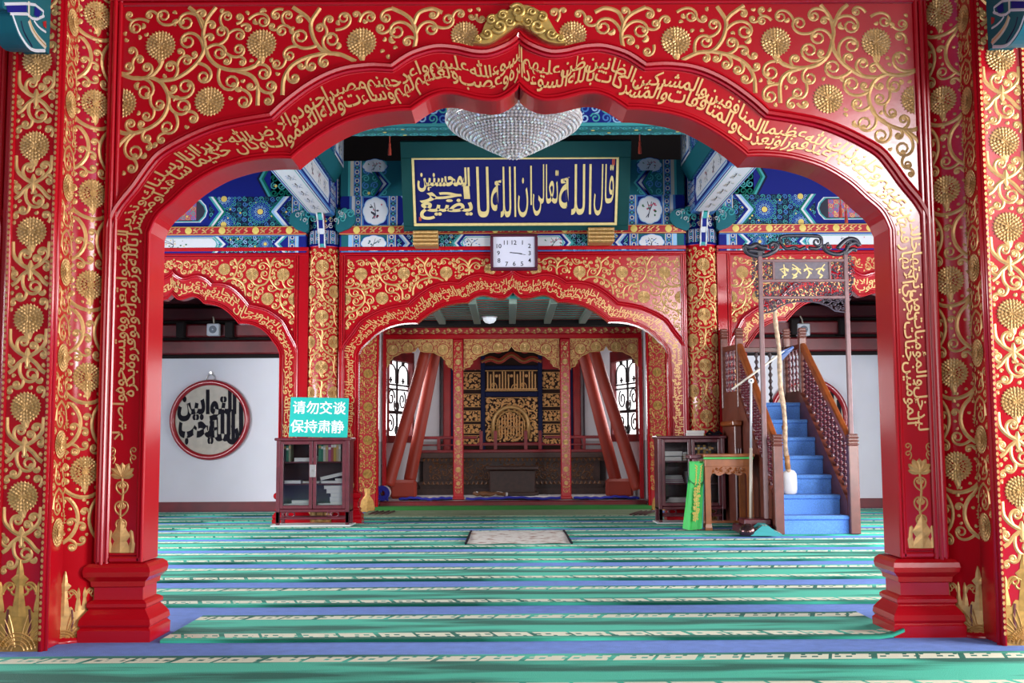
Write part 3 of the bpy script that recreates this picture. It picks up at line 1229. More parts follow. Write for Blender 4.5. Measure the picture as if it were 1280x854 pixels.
crest_out = smooth_path([(-.245, za - .055), (-.20, za + .0), (-.175, za + .06), (-.12, za + .105), (-.055, za + .125), (-.03, za + .150), (.04, za + .152), (.09, za + .135), (.15, za + .09), (.18, za + .04), (.21, za - .01), (.25, za - .055),
                         (.16, za - .05), (.07, za + .005), (0, za + .045), (-.07, za + .0), (-.16, za - .055), (-.245, za - .055)], 3)
cm.prism(crest_out[:-1], -.035, -.0, 'carved_gold')
for (cx, cz, r, sd, a0, w) in ((-.005, za + .115, .042, -1, 150, .014), (.07, za + .112, .024, -1, 200, .011), (.125, za + .085, .026, -1, 120, .011), (-.085, za + .095, .026, 1, 30, .011), (-.145, za + .07, .024, 1, 60, .011),
                               (-.105, za + .035, .038, 1, 200, .014), (.10, za + .033, .040, -1, -20, .014), (-.17, za - .005, .03, 1, 180, .011), (.175, za - .008, .03, -1, 0, .011), (.05, za + .06, .026, 1, 180, .010), (-.05, za + .06, .026, -1, 0, .010),
                               (-.215, za - .035, .018, 1, 90, .008), (.22, za - .035, .018, -1, 90, .008)):
    crest_spiral(cm, (cx, cz), r, sd, a0, w, 1.35, -.038)
cm.lathe([(.001, -.03), (.018, -.025), (.022, -.01), (.018, .01)], (0, -.045, za + .075), 'carved_gold', 12, 'Y')
cm.build('carved_crest', A1)

A2 = arch_screen('red lacquer arch of the second row in the middle, leading to the prayer niche', (0, Y2, 0), KURSI, seed=9)
XS = 4.30
A3 = arch_screen('narrow red arch of the second row on the left, over the wall with the loudspeaker', (-XS, Y2, 0), NUR, sx=.70, seed=13, fro=1.72)
A4 = arch_screen('narrow red arch of the second row on the right, behind the pulpit gate', (XS, Y2, 0), NUR[12:] + KURSI[:16], sx=.70, seed=17, fro=1.72)


A5 = copy_tree(A3)
A5.location = (-4.32, Y1, 0)
A5['label'] = 'red arch of which only a sliver shows at the extreme left edge'

# ------------------------------------------------------------ round gilded columns
CR = .21


def column(name, label, loc, P, fr, zred, seed, fine, z0=.5):
    root = thing(name, label, 'column', loc)
    mb = MB()
    mb.lathe([(CR + .02, 0), (CR + .02, .02), (CR, .03), (CR, zred - .012), (CR + .008, zred - .012), (CR + .008, zred)], (0, 0, 0), 'red_lacquer', 64)
    C = 2 * PI * CR
    sc = Scroll(0, C, 0, P, None, True, True, .006, seed)
    rho = math.hypot(C / 8, P / 2) / 2 * .92
    vs = []
    for k in range(8):
        u, v = (k + .5) * C / 8, (P / 2 if k % 2 else 0) + P * .25
        sc.flower((u, v), fr, 'gilt', fine)
        sc.sheet.stroke([(u, v - fr * .8), (u + .004, v - fr * 1.25), (u, v - fr * 1.5)], [fr * .6, fr * .3, .003], 'gilt', .004)
        for sg in (-1, 1):
            a = [(u + sg * rho * math.sin(R(t)), v - rho * math.cos(R(t))) for t in range(0, 142, 10)]
            sc.vine(a, .020)
            vs.append(a)
        st = smooth_path([(u, v - rho), (u + .012, v - rho - .03), (u, v - P / 2 + fr * .2)], 4) if rho + .03 < P / 2 - fr else [(u, v - rho), (u, v - rho - .02)]
        sc.vine(st, .020)
    for a in vs:
        sc.grow(a, (.050, .041, .033, .026, .020, .016), .0150, step=.030, depth=2)
    sc.fill((.036, .029, .023, .018, .015), .0135, tries=3500)

    def fn(u, v, h):
        a = u / CR - PI / 2
        return ((CR + h) * math.cos(a), (CR + h) * math.sin(a), v)
    n = int((zred - .05 - z0) / P)
    for i in range(n + 1):
        keep = Sheet()
        for it in sc.sheet.items:
            if max(p[1] for p in it[0]) + z0 + i * P < zred - .02:
                keep.items.append(it)
        keep.apply(mb, fn, -C / 16, z0 + i * P)
    # gilded vases and waves round the foot
    sh = Sheet()
    for k in range(8):
        foot_ornament(sh, (k + .5) * C / 8, C / 8, .36, 'gilt')
    sh.apply(mb, fn)
    mb.build('shaft', root)
    return root


def foot_ornament(sh, cx, w, H, mt):
    """rocks and waves with a slender spire, as painted at the foot of every pillar"""
    def tower(xc, hw_, z0, z1, bulb):
        pr = [(1.0, 0), (.85, .20), (.60, .42), (.50, .55), (1.25 if bulb else .6, .66), (.55, .74), (.42, .86), (.12, 1.0)]
        for (a0, t0), (a1, t1) in zip(pr, pr[1:]):
            za, zc_ = z0 + (z1 - z0) * t0, z0 + (z1 - z0) * t1
            sh.raw([(xc - hw_ * a0, za, .002), (xc, za, .007), (xc + hw_ * a0, za, .002), (xc - hw_ * a1, zc_, .002), (xc, zc_, .007), (xc + hw_ * a1, zc_, .002)],
                   [(0, 1, 4, 3), (1, 2, 5, 4)], mt)
    top = smooth_path([(cx - w * .5, H * .50), (cx - w * .40, H * .52), (cx - w * .30, H * .42), (cx - w * .2, H * .50), (cx, H * .46), (cx + w * .2, H * .50), (cx + w * .30, H * .42), (cx + w * .40, H * .52), (cx + w * .5, H * .50)], 3)
    V = []
    for (x, z) in top:
        V += [(x, z, .0015), (x, H * .12, .003), (x, 0, .001)]
    sh.raw(V, [f for i in range(len(top) - 1) for f in ((3 * i, 3 * i + 3, 3 * i + 4, 3 * i + 1), (3 * i + 1, 3 * i + 4, 3 * i + 5, 3 * i + 2))], mt)
    tower(cx, w * .15, H * .38, H, True)
    for s2 in (-1, 1):
        tower(cx + s2 * w * .40, w * .10, H * .44, H * .76, False)
        sh.stroke([(cx + s2 * w * .22, H * .46), (cx + s2 * w * .25, H * .30), (cx + s2 * w * .22, H * .16)], w * .05, 'maroon', .001, .0045)
        for k in range(5):
            sh.stroke(smooth_path([(cx + s2 * w * .05, H * .05), (cx + s2 * w * (.12 + .07 * k), H * (.26 - .02 * k)), (cx + s2 * w * (.2 + .08 * k), H * (.40 - .05 * k))], 4), .006, 'gilt', .004, .004)
    for r_ in (.14, .22, .30, .38):
        sh.stroke(arc(cx, 0.0, r_ * w, 10, 170, 12), .010, 'gilt', .007, .004)
    for s2 in (-1, 1):
        sh.stroke(Scroll.spiral((cx + s2 * w * .34, H * .62), R(90 - s2 * 10), s2, w * .13, 1.2), w * .05, mt)
        sh.stroke(Scroll.spiral((cx + s2 * w * .36, H * .62), R(90 + s2 * 20), s2, w * .17, 1.1), w * .05, mt)
        for r_ in (.06, .10, .14):
            sh.stroke(arc(cx + s2 * w * .36, H * .04, r_ * w, 10, 170, 10), .008, 'gilt_dark', .007, .004)


ZRED = at(403, 309, Y2 + .0).z
XC, YC1, YC2 = 2.40, Y1 + .12, Y2 + .12
col_far = column('painted_column', 'round red column with gold flowers behind the left bookcase and green sign', (-XC, YC2, 0), .637, .088, ZRED, 3, True, .513)
c2 = copy_tree(col_far)
c2.location = (XC, YC2, 0)
c2['label'] = 'round red column with gold flowers behind the bookcase and wooden table on the right'
col_near = column('painted_column', 'large round red column at the left edge of the picture, beside the front arch', (-XC, YC1, 0), .485, .080, 3.9, 4, True, .50)
c2 = copy_tree(col_near)
c2.location = (XC, YC1, 0)
c2['label'] = 'large round red column at the right edge of the picture, beside the front arch'

# square pilasters standing in front of the two near columns
def pilaster(sd, label):
    root = thing('gilded_pilaster', label, 'pilaster', (sd * 2.455, 5.56, 0))
    mb = MB()
    hw, dp, H = .122, .24, 3.9
    mb.box((-hw, 0, 0), (hw, dp, H), 'red_lacquer', .004)
    for s2 in (-1, 1):
        mb.tube([(s2 * (hw - .012), -.002, 0), (s2 * (hw - .012), -.002, H)], .013, 'red_lacquer', 10)
        mb.tube([(s2 * (hw + .002), .020, 0), (s2 * (hw + .002), .020, H)], .013, 'red_lacquer', 10)
    P = .44
    W = 2 * hw - .05
    sc = Scroll(-W / 2, W / 2, 0, P, None, False, True, .005, 6)
    sc.flower((0, P / 2), .079, 'gilt')
    sc.sheet.stroke([(0, P / 2 - .07), (.003, P / 2 - .10), (0, P / 2 - .115)], [.05, .025, .003], 'gilt', .004)
    vs = []
    for sg in (-1, 1):
        a = smooth_path([(0, .03), (sg * .045, .055), (sg * .085, .10), (sg * .092, .17)], 6)
        sc.vine(a, .021); vs.append(a)
        a = smooth_path([(0, .03), (sg * .04, .0), (sg * .07, -.035), (sg * .092, -.05)], 6)
        sc.vine(a, .021); vs.append(a)
    sc.sheet.stroke([(0, .075), (.0, .03), (0, -.02)], [.01, .045, .01], 'gilt', .005)
    for a in vs:
        sc.grow(a, (.05, .042, .034, .027, .021), .019, step=.035, depth=2)
    sc.fill((.036, .029, .023, .019), .0165, tries=1500)
    for i in range(9):
        zz = .526 + i * P - P
        if zz > .3 and zz + P < H:
            sc.sheet.apply(mb, lambda u, v, h: (u, -h, v), 0, zz)
    # narrow side faces carry half flowers
    s3 = Scroll(0, .19, 0, P, None, False, True, .005, 8)
    s3.flower((.10, P * .08), .074, 'gilt')
    for sg in (-1, 1):
        a = smooth_path([(.10, P * .58), (.10 + sg * .05, P * .50), (.10 + sg * .07, P * .35)], 5)
        s3.vine(a, .015)
        s3.grow(a, (.045, .036, .028), .013, step=.05)
    s3.fill((.036, .028, .022), .012, tries=500)
    for i in range(9):
        zz = .526 + i * P - P
        if zz > .3 and zz + P < H:
            for s2 in (-1, 1):
                s3.sheet.apply(mb, lambda u, v, h, s2=s2: (s2 * (hw + h), .035 + u, v), 0, zz)
    # beaded edges
    dots = Sheet()
    for i in range(130):
        z = .06 + i * .029
        for s2 in (-1, 1):
            dots.disc((s2 * (hw - .012), z), .007, 'gilt', .0128, 6, ry=.011)
    dots.apply(mb, lambda u, v, h: (u, -h - .002, v))
    ft = Sheet()
    foot_ornament(ft, 0, .235, .44, 'gilt_dark')
    ft.apply(mb, lambda u, v, h: (u, -h, v))
    mb.build('shaft', root)
    # carved and painted bracket near the top, a thick board reaching towards the camera
    bt = .06
    xf = -2.455 + bt          # flank that shows, on the side of the hall

    def br(px, py):
        d = _f + _r * ((px - 640) / FPX) + _u * ((427 - py) / FPX)
        k = (xf - CAM.x) / d.x
        p = CAM + d * k
        return (p.y - 5.56, p.z)
    cb = MB()
    out = smooth_path([br(*p) for p in ((58, 65), (38, 63), (24, 46), (17, 28), (12, 14), (4, 10), (2, -4), (-6, -14))], 4)
    out = [(min(p[0], -.004), p[1]) for p in out]
    out = out + [(out[-1][0], 3.55), (0, 3.55), (0, out[0][1])]
    cb.prism(out, -bt, bt, 'teal', 'X')
    s5 = Sheet()
    q = lambda lst: [br(*p) for p in lst]
    s5.stroke(smooth_path(q([(56, 63.5), (39, 61.5), (26, 45), (19, 28), (15, 16)])), .016, 'white_paint', .003)
    s5.stroke(smooth_path(q([(36, 25), (40, 36), (47, 47), (57, 58)])), .034, 'cream', .003)
    s5.stroke(smooth_path(q([(36, 25), (40, 36), (47, 47), (57, 58)])), .012, 'gilt', .006)
    s5.stroke(smooth_path(q([(26, 26), (30, 40), (40, 58)])), .012, 'dark_navy', .003)
    s5.stroke(smooth_path(q([(42, 25), (46, 31), (51, 36), (57, 40)])), .012, 'white_paint', .003)
    s5.stroke(q([(12, 17), (34, 17.5), (40, 23), (46, 24), (55, 20)]), .014, 'white_paint', .003)
    s5.stroke(q([(5, 5), (32, 4.5), (44, 6), (54, 14), (53, 23)]), .014, 'white_paint', .003)
    s5.stroke(q([(36, 2), (36, 22)]), .020, 'cream', .004)
    s5.poly(q([(7, 7), (33, 6.5), (33, 15), (9, 15.5)]), 'deep_blue', .0025)
    s5.poly(q([(43, 8.5), (51, 14.5), (48, 22), (42, 19)]), 'deep_blue', .0025)
    s5.poly(q([(53, 27), (57.5, 26), (57.5, 36), (54, 33)]), 'roundel_red', .002)
    s5.apply(cb, lambda u, v, h: ((-sd) * (bt + h), u, v))
    cb.build('painted_bracket', root)
    return root


pilaster(-1, 'square red pilaster with beaded edges and gold flowers at the far left of the picture')
pilaster(1, 'square red pilaster with beaded edges and gold flowers at the far right of the picture')

# ------------------------------------------------------------ painted beams over the second row
def stripes(sh, x, z0, z1, lst, h=.001, d=1):
    for w, m_ in lst:
        x2 = x + w * d
        sh.poly([(x, z0), (x2, z0), (x2, z1), (x, z1)], m_, h)
        x = x2
    return x


def key_band(sh, x0, x1, z0, z1, seed=0):
    """cream upright band with blue and pink figures"""
    sh.poly([(x0, z0), (x1, z0), (x1, z1), (x0, z1)], 'cream', .001)
    g_ = (x1 - x0) * .12
    sh.poly([(x0 + g_, z0), (x1 - g_, z0), (x1 - g_, z1), (x0 + g_, z1)], 'sky_blue', .0015)
    n = max(2, int(round((z1 - z0) / (x1 - x0) / .55)))
    for i in range(n):
        zc = z0 + (i + .5) * (z1 - z0) / n
        r_ = (x1 - x0) * .34
        k = i % 2
        xc = (x0 + x1) / 2
        if k:
            sh.disc((xc, zc), r_ * .8, 'cream', .002, 8)
            sh.disc((xc, zc), r_ * .45, 'deep_blue', .0026, 8)
        else:
            sh.poly([(xc - r_, zc), (xc, zc - r_ * .8), (xc + r_, zc), (xc, zc + r_ * .8)], 'paint_ink', .002)
            sh.disc((xc, zc), r_ * .42, 'light_teal', .0026, 6)


def chevrons(sh, x, z0, z1, d, depth, lst, h=.0016):
    """nested arrow bands; d = the way the point faces"""
    zc = (z0 + z1) / 2
    for w, m_ in lst:
        a, c = x, x + w * d
        sh.poly([(a, z0), (c, z0), (c + depth * d, zc), (a + depth * d, zc)], m_, h)
        sh.poly([(a, z1), (a + depth * d, zc), (c + depth * d, zc), (c, z1)], m_, h)
        x = c
    return x


def swirls(sh, x0, x1, z0, z1, bgm='dark_navy', cols=('light_teal', 'pale_blue', 'light_teal'), r_=.036, seed=1, dots=True, h0=0.0):
    sh.poly([(x0, z0), (x1, z0), (x1, z1), (x0, z1)], bgm, .0006 + h0)
    rg = random.Random(seed)
    nx, nz = max(1, int(round(abs(x1 - x0) / (r_ * 2)))), max(1, int(round((z1 - z0) / (r_ * 1.9))))
    for i in range(nx):
        for j in range(nz):
            cx = x0 + (i + .5) * (x1 - x0) / nx
            cz = z0 + (j + .5) * (z1 - z0) / nz
            a0 = 90 * ((i + j) % 4) + rg.uniform(-20, 20)
            sd = 1 if (i + j) % 2 else -1
            pts = []
            for t in range(13):
                q_ = t / 12
                rr = r_ * (.98 - .74 * q_)
                a = R(a0 + sd * 480 * q_)
                pts.append((cx + rr * math.cos(a), cz + rr * math.sin(a)))
            sh.stroke(pts, r_ * .30, cols[(i * 2 + j) % len(cols)], .0006, .0022 + h0)
    if dots:
        for _ in range(int(nx * nz * .12)):
            sh.disc((rg.uniform(min(x0, x1) + .03, max(x0, x1) - .03), rg.uniform(z0 + .03, z1 - .03)), r_ * .38, 'paint_yellow', .0034 + h0, 7)


def rosette(sh, c, r_, z0=None, z1=None):
    def clipz(p):
        return (p[0], min(max(p[1], z0), z1)) if z0 is not None else p
    V = [clipz((c[0] + r_ * math.cos(R(10 * i)), c[1] + r_ * math.sin(R(10 * i)))) for i in range(36)]
    sh.poly(V, 'deep_blue', .003)
    for rr, n, m_ in ((.86, 20, 'light_teal'), (.62, 15, 'sky_blue'), (.40, 10, 'pale_blue')):
        for i in range(n):
            a = 2 * PI * i / n
            p = (c[0] + rr * r_ * math.cos(a), c[1] + rr * r_ * math.sin(a))
            if z0 is None or z0 + .01 < p[1] < z1 - .01:
                q_ = r_ * rr * 2.6 / n
                sh.disc(p, q_, m_, .0036, 8)
                sh.disc(p, q_ * .55, 'dark_navy', .0042, 7)
    p = (c[0], min(max(c[1], z0 + .03), z1 - .03)) if z0 is not None else c
    sh.disc(p, r_ * .24, 'paint_yellow', .005, 12)


def medallion(sh, c, rx, rz, kind=0, lobes=8):
    for k, (m_, h, q_) in enumerate((('deep_blue', .0016, 1.14), ('pale_blue', .0022, 1.07), ('white_paint', .0028, 1.0))):
        pts = []
        for i in range(48):
            a = 2 * PI * i / 48
            w = (.93 + .07 * abs(math.cos(a * lobes / 2))) * q_
            pts.append((c[0] + rx * w * math.cos(a), c[1] + rz * w * math.sin(a)))
        sh.poly(pts, m_, h)
    spray(sh, c, rx * .8, rz * .8, kind)


def spray(sh, c, rx, rz, kind, h0=.0034):
    """small flower painting"""
    rg = random.Random(kind * 7 + 3)
    lf, fl = (('paint_leaf', 'paint_pink'), ('paint_ink', 'paint_pink'), ('paint_leaf', 'paint_yellow'), ('paint_ink', 'sky_blue'), ('teal', 'teal'))[kind % 5]
    for _ in range(3):
        a = rg.uniform(30, 150)
        sh.stroke(smooth_path([(c[0] - rx * .3 + rg.uniform(-.1, .3) * rx, c[1] - rz * .7), (c[0], c[1] - rz * .1), (c[0] + rx * .8 * math.cos(R(a)), c[1] + rz * .8 * math.sin(R(a)))], 4), min(rx, rz) * .07, 'paint_ink', .0004, h0 + .0004)
    for _ in range(11):
        p = (c[0] + rx * rg.uniform(-.7, .7), c[1] + rz * rg.uniform(-.6, .6))
        sh.disc(p, min(rx, rz) * rg.uniform(.08, .16), lf if rg.random() < .55 else fl, h0 + .001, 6, ry=min(rx, rz) * rg.uniform(.06, .14))


def cartouche(sh, x0, x1, z0, z1, d, kind=0, fill='white_paint', pointed=True):
    """long panel with a pointed end (towards d), outlined in blue, white and green"""
    zc = (z0 + z1) / 2
    for k, (m_, h, q_) in enumerate((('deep_blue', .0014, 0), ('white_paint', .0019, .012), ('light_teal', .0023, .022), (fill, .0028, .034))):
        a, c_ = x0, x1 - q_ * d * 1.4
        u, l = z1 - q_ * .8, z0 + q_ * .8
        tip = abs(z1 - z0) * .28
        sh.poly([(a, l), (c_ - tip * d, l), (c_ - tip * .25 * d, l + (zc - l) * .5), (c_, zc), (c_ - tip * .25 * d, u - (u - zc) * .5), (c_ - tip * d, u), (a, u)], m_, h)


def put(mb, sh, fn):
    sh.apply(mb, fn)


ZL0, ZL1, ZS1, ZT1, ZU1 = 3.405, 3.625, 3.735, 4.125, 4.58
YF = Y2 - .04
BD = .30


def beam_front(name, label, x0, x1, z0, z1, Yf, base, paint, dep=BD):
    mb = MB()
    mb.box((x0, 0, z0), (x1, dep, z1), base, .008)
    sh = Sheet()
    paint(sh)
    sh.apply(mb, lambda u, v, h: (u, -h, v))
    o = mb.build(name, None, (0, Yf, 0))
    return tag(o, label, 'beam')


CHA = [(.030, 'deep_blue'), (.028, 'pale_blue'), (.026, 'white_paint'), (.024, 'light_teal'), (.026, 'green_paint')]


def paint_mid_lintel(sh):
    for d in (-1, 1):
        x = d * 2.17
        x = stripes(sh, x, ZL0, ZL1, [(.09, 'teal'), (.05, 'pale_blue')], d=-d)
        key_band(sh, min(x, x - d * .10), max(x, x - d * .10), ZL0, ZL1)
        x -= d * .10
        stripes(sh, x, ZL0, ZL1, [(.34, 'teal')], d=-d)
        medallion(sh, (x - d * .17, (ZL0 + ZL1) / 2), .155, .10, 4 if d < 0 else 3)
        x -= d * .34
        key_band(sh, min(x, x - d * .11), max(x, x - d * .11), ZL0, ZL1)
        x -= d * .11
        swirls(sh, x - d * .02, x - d * .85, ZL0, ZL1, seed=3, r_=.030)
        x = chevrons(sh, x, ZL0, ZL1, d * 1, -.10, CHA[::1], .004) if False else x
        chevrons(sh, x, ZL0, ZL1, -d, .09, [(.03, 'deep_blue'), (.03, 'pale_blue'), (.03, 'white_paint'), (.03, 'deep_blue')], .0040)
        chevrons(sh, x - d * .80, ZL0, ZL1, -d, -.09, [(.03, 'light_teal'), (.03, 'white_paint'), (.04, 'deep_blue')], .0040)
        stripes(sh, x - d * .88, ZL0, ZL1, [(.9, 'deep_blue')], .0012, -d)
        cartouche(sh, 0, x - d * .80, ZL0 + .01, ZL1 - .01, d)
        spray(sh, (d * .52, (ZL0 + ZL1) / 2), .16, .08, 3 if d < 0 else 0)
    sh.poly([(-2.17, ZL0), (2.17, ZL0), (2.17, ZL0 + .012), (-2.17, ZL0 + .012)], 'sky_blue', .005)


def paint_strip(x0, x1):
    def f(sh):
        zc = (ZL1 + ZS1) / 2
        n = max(1, int(round((x1 - x0) / .42)))
        for i in range(n):
            xc = x0 + (i + .5) * (x1 - x0) / n
            sh.disc((xc, zc), .044, 'paint_yellow', .002, 14, .004)
            for k in range(5):
                xs_ = xc + .075 + k * .055
                if xs_ < x1 - .03:
                    sh.stroke(smooth_path([(xs_ - .02, zc - .03), (xs_ + .025 * (-1) ** k, zc - .004), (xs_ - .012, zc + .012), (xs_ + .02, zc + .034)], 4), .014, 'gilt', .0015, .001)
        for z in (ZL1 + .004, ZS1 - .010):
            sh.poly([(x0, z), (x1, z), (x1, z + .006), (x0, z + .006)], 'paint_yellow', .0015)
    return f


def paint_mid_main(sh):
    z0, z1 = ZS1, ZT1
    for d in (-1, 1):
        x = d * 2.17
        x = stripes(sh, x, z0, z1, [(.10, 'deep_blue'), (.03, 'sky_blue'), (.03, 'white_paint')], d=-d)
        key_band(sh, min(x, x - d * .10), max(x, x - d * .10), z0, z1)
        x -= d * .10
        stripes(sh, x, z0, z1, [(.34, 'sky_blue')], .0006, -d)
        stripes(sh, x - d * .02, z0 + .02, z1 - .02, [(.30, 'deep_blue')], .0009, -d)
        medallion(sh, (x - d * .17, (z0 + z1) / 2), .155, .175, 1 if d < 0 else 0)
        x -= d * .34
        key_band(sh, min(x, x - d * .11), max(x, x - d * .11), z0, z1)
        x -= d * .11
        x = chevrons(sh, x, z0, z1, -d, .14, [(.04, 'deep_blue'), (.035, 'pale_blue'), (.035, 'white_paint'), (.05, 'deep_blue')], .0016)
        swirls(sh, x, 0, z0, z1, 'deep_blue', seed=5, r_=.05)


def paint_mid_upper(sh):
    z0, z1 = ZT1, ZU1
    for d in (-1, 1):
        x = d * 2.17
        x = stripes(sh, x, z0, z1, [(.08, 'teal'), (.03, 'light_teal'), (.03, 'cream')], d=-d)
        key_band(sh, min(x, x - d * .11), max(x, x - d * .11), z0, z1)
        x -= d * .11
        swirls(sh, x, x - d * .34, z0, z1, 'teal', ('light_teal', 'sky_blue'), seed=8, r_=.05)
        medallion(sh, (x - d * .17, z1 - .07), .15, .09, 0)
        chevrons(sh, x - d * .20, z0, z1 - .14, d, -.10, [(.02, 'white_paint'), (.02, 'deep_blue'), (.03, 'green_paint')], .0046)
        chevrons(sh, x - d * .17, z0, z1 - .14, -d, .13, [(.02, 'white_paint'), (.03, 'deep_blue'), (.03, 'light_teal')], .0046)
        x -= d * .34
        stripes(sh, x, z0, z1, [(1.4, 'teal')], .0006, -d)


def side_paint(kind, sd):
    """paint of the beams over a side aisle; sd = -1 left, 1 right; x runs outwards from the inner column"""
    X = lambda px, z_: (lambda w: abs(w.x))(at(px, 300, YF)) * sd
    q = lambda a: sd * a
    xi, xo = 2.62, 6.0

    def lint(sh):
        z0, z1 = ZL0, ZL1
        x = q(xi)
        x = stripes(sh, x, z0, z1, [(.09, 'deep_blue'), (.03, 'pale_blue')], d=sd)
        key_band(sh, min(x, x + sd * .10), max(x, x + sd * .10), z0, z1)
        x += sd * .10
        swirls(sh, x + sd * .10, x + sd * .92, z0, z1, seed=6, r_=.030)
        chevrons(sh, x, z0, z1, sd, .11, [(.03, 'light_teal'), (.035, 'white_paint'), (.035, 'deep_blue')], .004)
        rosette(sh, (x + sd * .29, (z0 + z1) / 2), .088)
        chevrons(sh, x + sd * .86, z0, z1, sd, -.11, [(.04, 'deep_blue'), (.035, 'white_paint'), (.03, 'light_teal')], .004)
        cartouche(sh, q(xo), x + sd * .86, z0 + .01, z1 - .01, -sd)
        spray(sh, (x + sd * 1.45, (z0 + z1) / 2), .26, .085, 2 if sd < 0 else 1)
        stripes(sh, q(xi), z1 - .012, z1, [(3.3, 'sky_blue')], .005, sd)

    def main(sh):
        z0, z1 = ZS1, ZT1
        x = q(xi)
        x = stripes(sh, x, z0, z1, [(.05, 'teal'), (.03, 'light_teal')], d=sd)
        key_band(sh, min(x, x + sd * .10), max(x, x + sd * .10), z0, z1)
        x += sd * .10
        x1 = x + sd * .95
        swirls(sh, x, x1 + sd * .1, z0, z1, 'dark_navy', ('light_teal', 'teal', 'sky_blue'), seed=11, r_=.034)
        chevrons(sh, x, z0, z1, sd, .16, [(.035, 'deep_blue'), (.035, 'white_paint'), (.035, 'pale_blue'), (.03, 'green_paint')], .0042)
        rosette(sh, (x + sd * .40, (z0 + z1) / 2), .155)
        rosette(sh, (x + sd * .86, z0 + .02), .16, z0, z1)
        rosette(sh, (x + sd * .86, z1 - .02), .16, z0, z1)
        chevrons(sh, x1 + sd * .02, z0, z1, sd, -.14, [(.03, 'green_paint'), (.03, 'white_paint'), (.03, 'light_teal'), (.05, 'deep_blue')], .0062)
        stripes(sh, x1 + sd * .14, z0, z1, [(2.0, 'deep_blue')], .0010, sd)
        cartouche(sh, q(xo), x1 + sd * .10, z0 + .05, z1 - .03, -sd, fill='paint_ink')
        swirls(sh, x1 + sd * .26, x1 + sd * 1.2, z0 + .09, z1 - .07, 'paint_pink', ('sky_blue', 'light_teal', 'gilt'), seed=4, r_=.034, h0=.003)

    def upper(sh):
        z0, z1 = ZT1, ZU1
        stripes(sh, q(xi), z0, z1, [(3.3, 'deep_blue')], .0006, sd)
        swirls(sh, q(xi), q(xi + .45), z0, z1, 'teal', ('green_paint', 'light_teal'), seed=9, r_=.05)
        chevrons(sh, q(xi + .42), z0, z1, sd, .12, [(.03, 'green_paint'), (.03, 'light_teal'), (.03, 'dark_navy')], .004)
    return {'l': lint, 'm': main, 'u': upper}[kind]


beam_front('lintel_beam', 'painted lintel with white oval medallions, right above the middle red arch of the second row', -2.19, 2.19, ZL0, ZL1, YF, 'deep_blue', paint_mid_lintel)
beam_front('gilded_strip', 'narrow red strip with gold discs below the blue plaque, above the middle lintel', -2.19, 2.19, ZL1 + .001, ZS1 - .001, YF - .04, 'roundel_red', paint_strip(-2.19, 2.19))
beam_front('painted_beam', 'blue painted beam behind the blue plaque with a white flower medallion at each end', -2.19, 2.19, ZS1, ZT1 - .01, YF, 'deep_blue', paint_mid_main)
beam_front('painted_beam', 'upper teal painted beam with chevrons, behind the top of the blue plaque', -2.19, 2.19, ZT1, ZU1, YF, 'teal', paint_mid_upper)
for sd, nm in ((-1, 'left'), (1, 'right')):
    a, c_ = sorted((sd * 2.61, sd * 6.0))
    beam_front('lintel_beam', 'painted lintel with a long white flower panel above the narrow %s arch' % nm, a, c_, ZL0, ZL1, YF, 'deep_blue', side_paint('l', sd))
    beam_front('gilded_strip', 'narrow red strip with gold discs over the %s aisle lintel' % nm, a, c_, ZL1 + .001, ZS1 - .001, YF - .04, 'roundel_red', paint_strip(a, c_))
    beam_front('painted_beam', 'painted beam with round rosettes over the %s aisle' % nm, a, c_, ZS1, ZT1 - .01, YF, 'deep_blue', side_paint('m', sd))
    beam_front('painted_beam', 'plain deep blue upper beam at the top of the %s aisle' % nm, a, c_, ZT1, ZU1, YF, 'deep_blue', side_paint('u', sd))

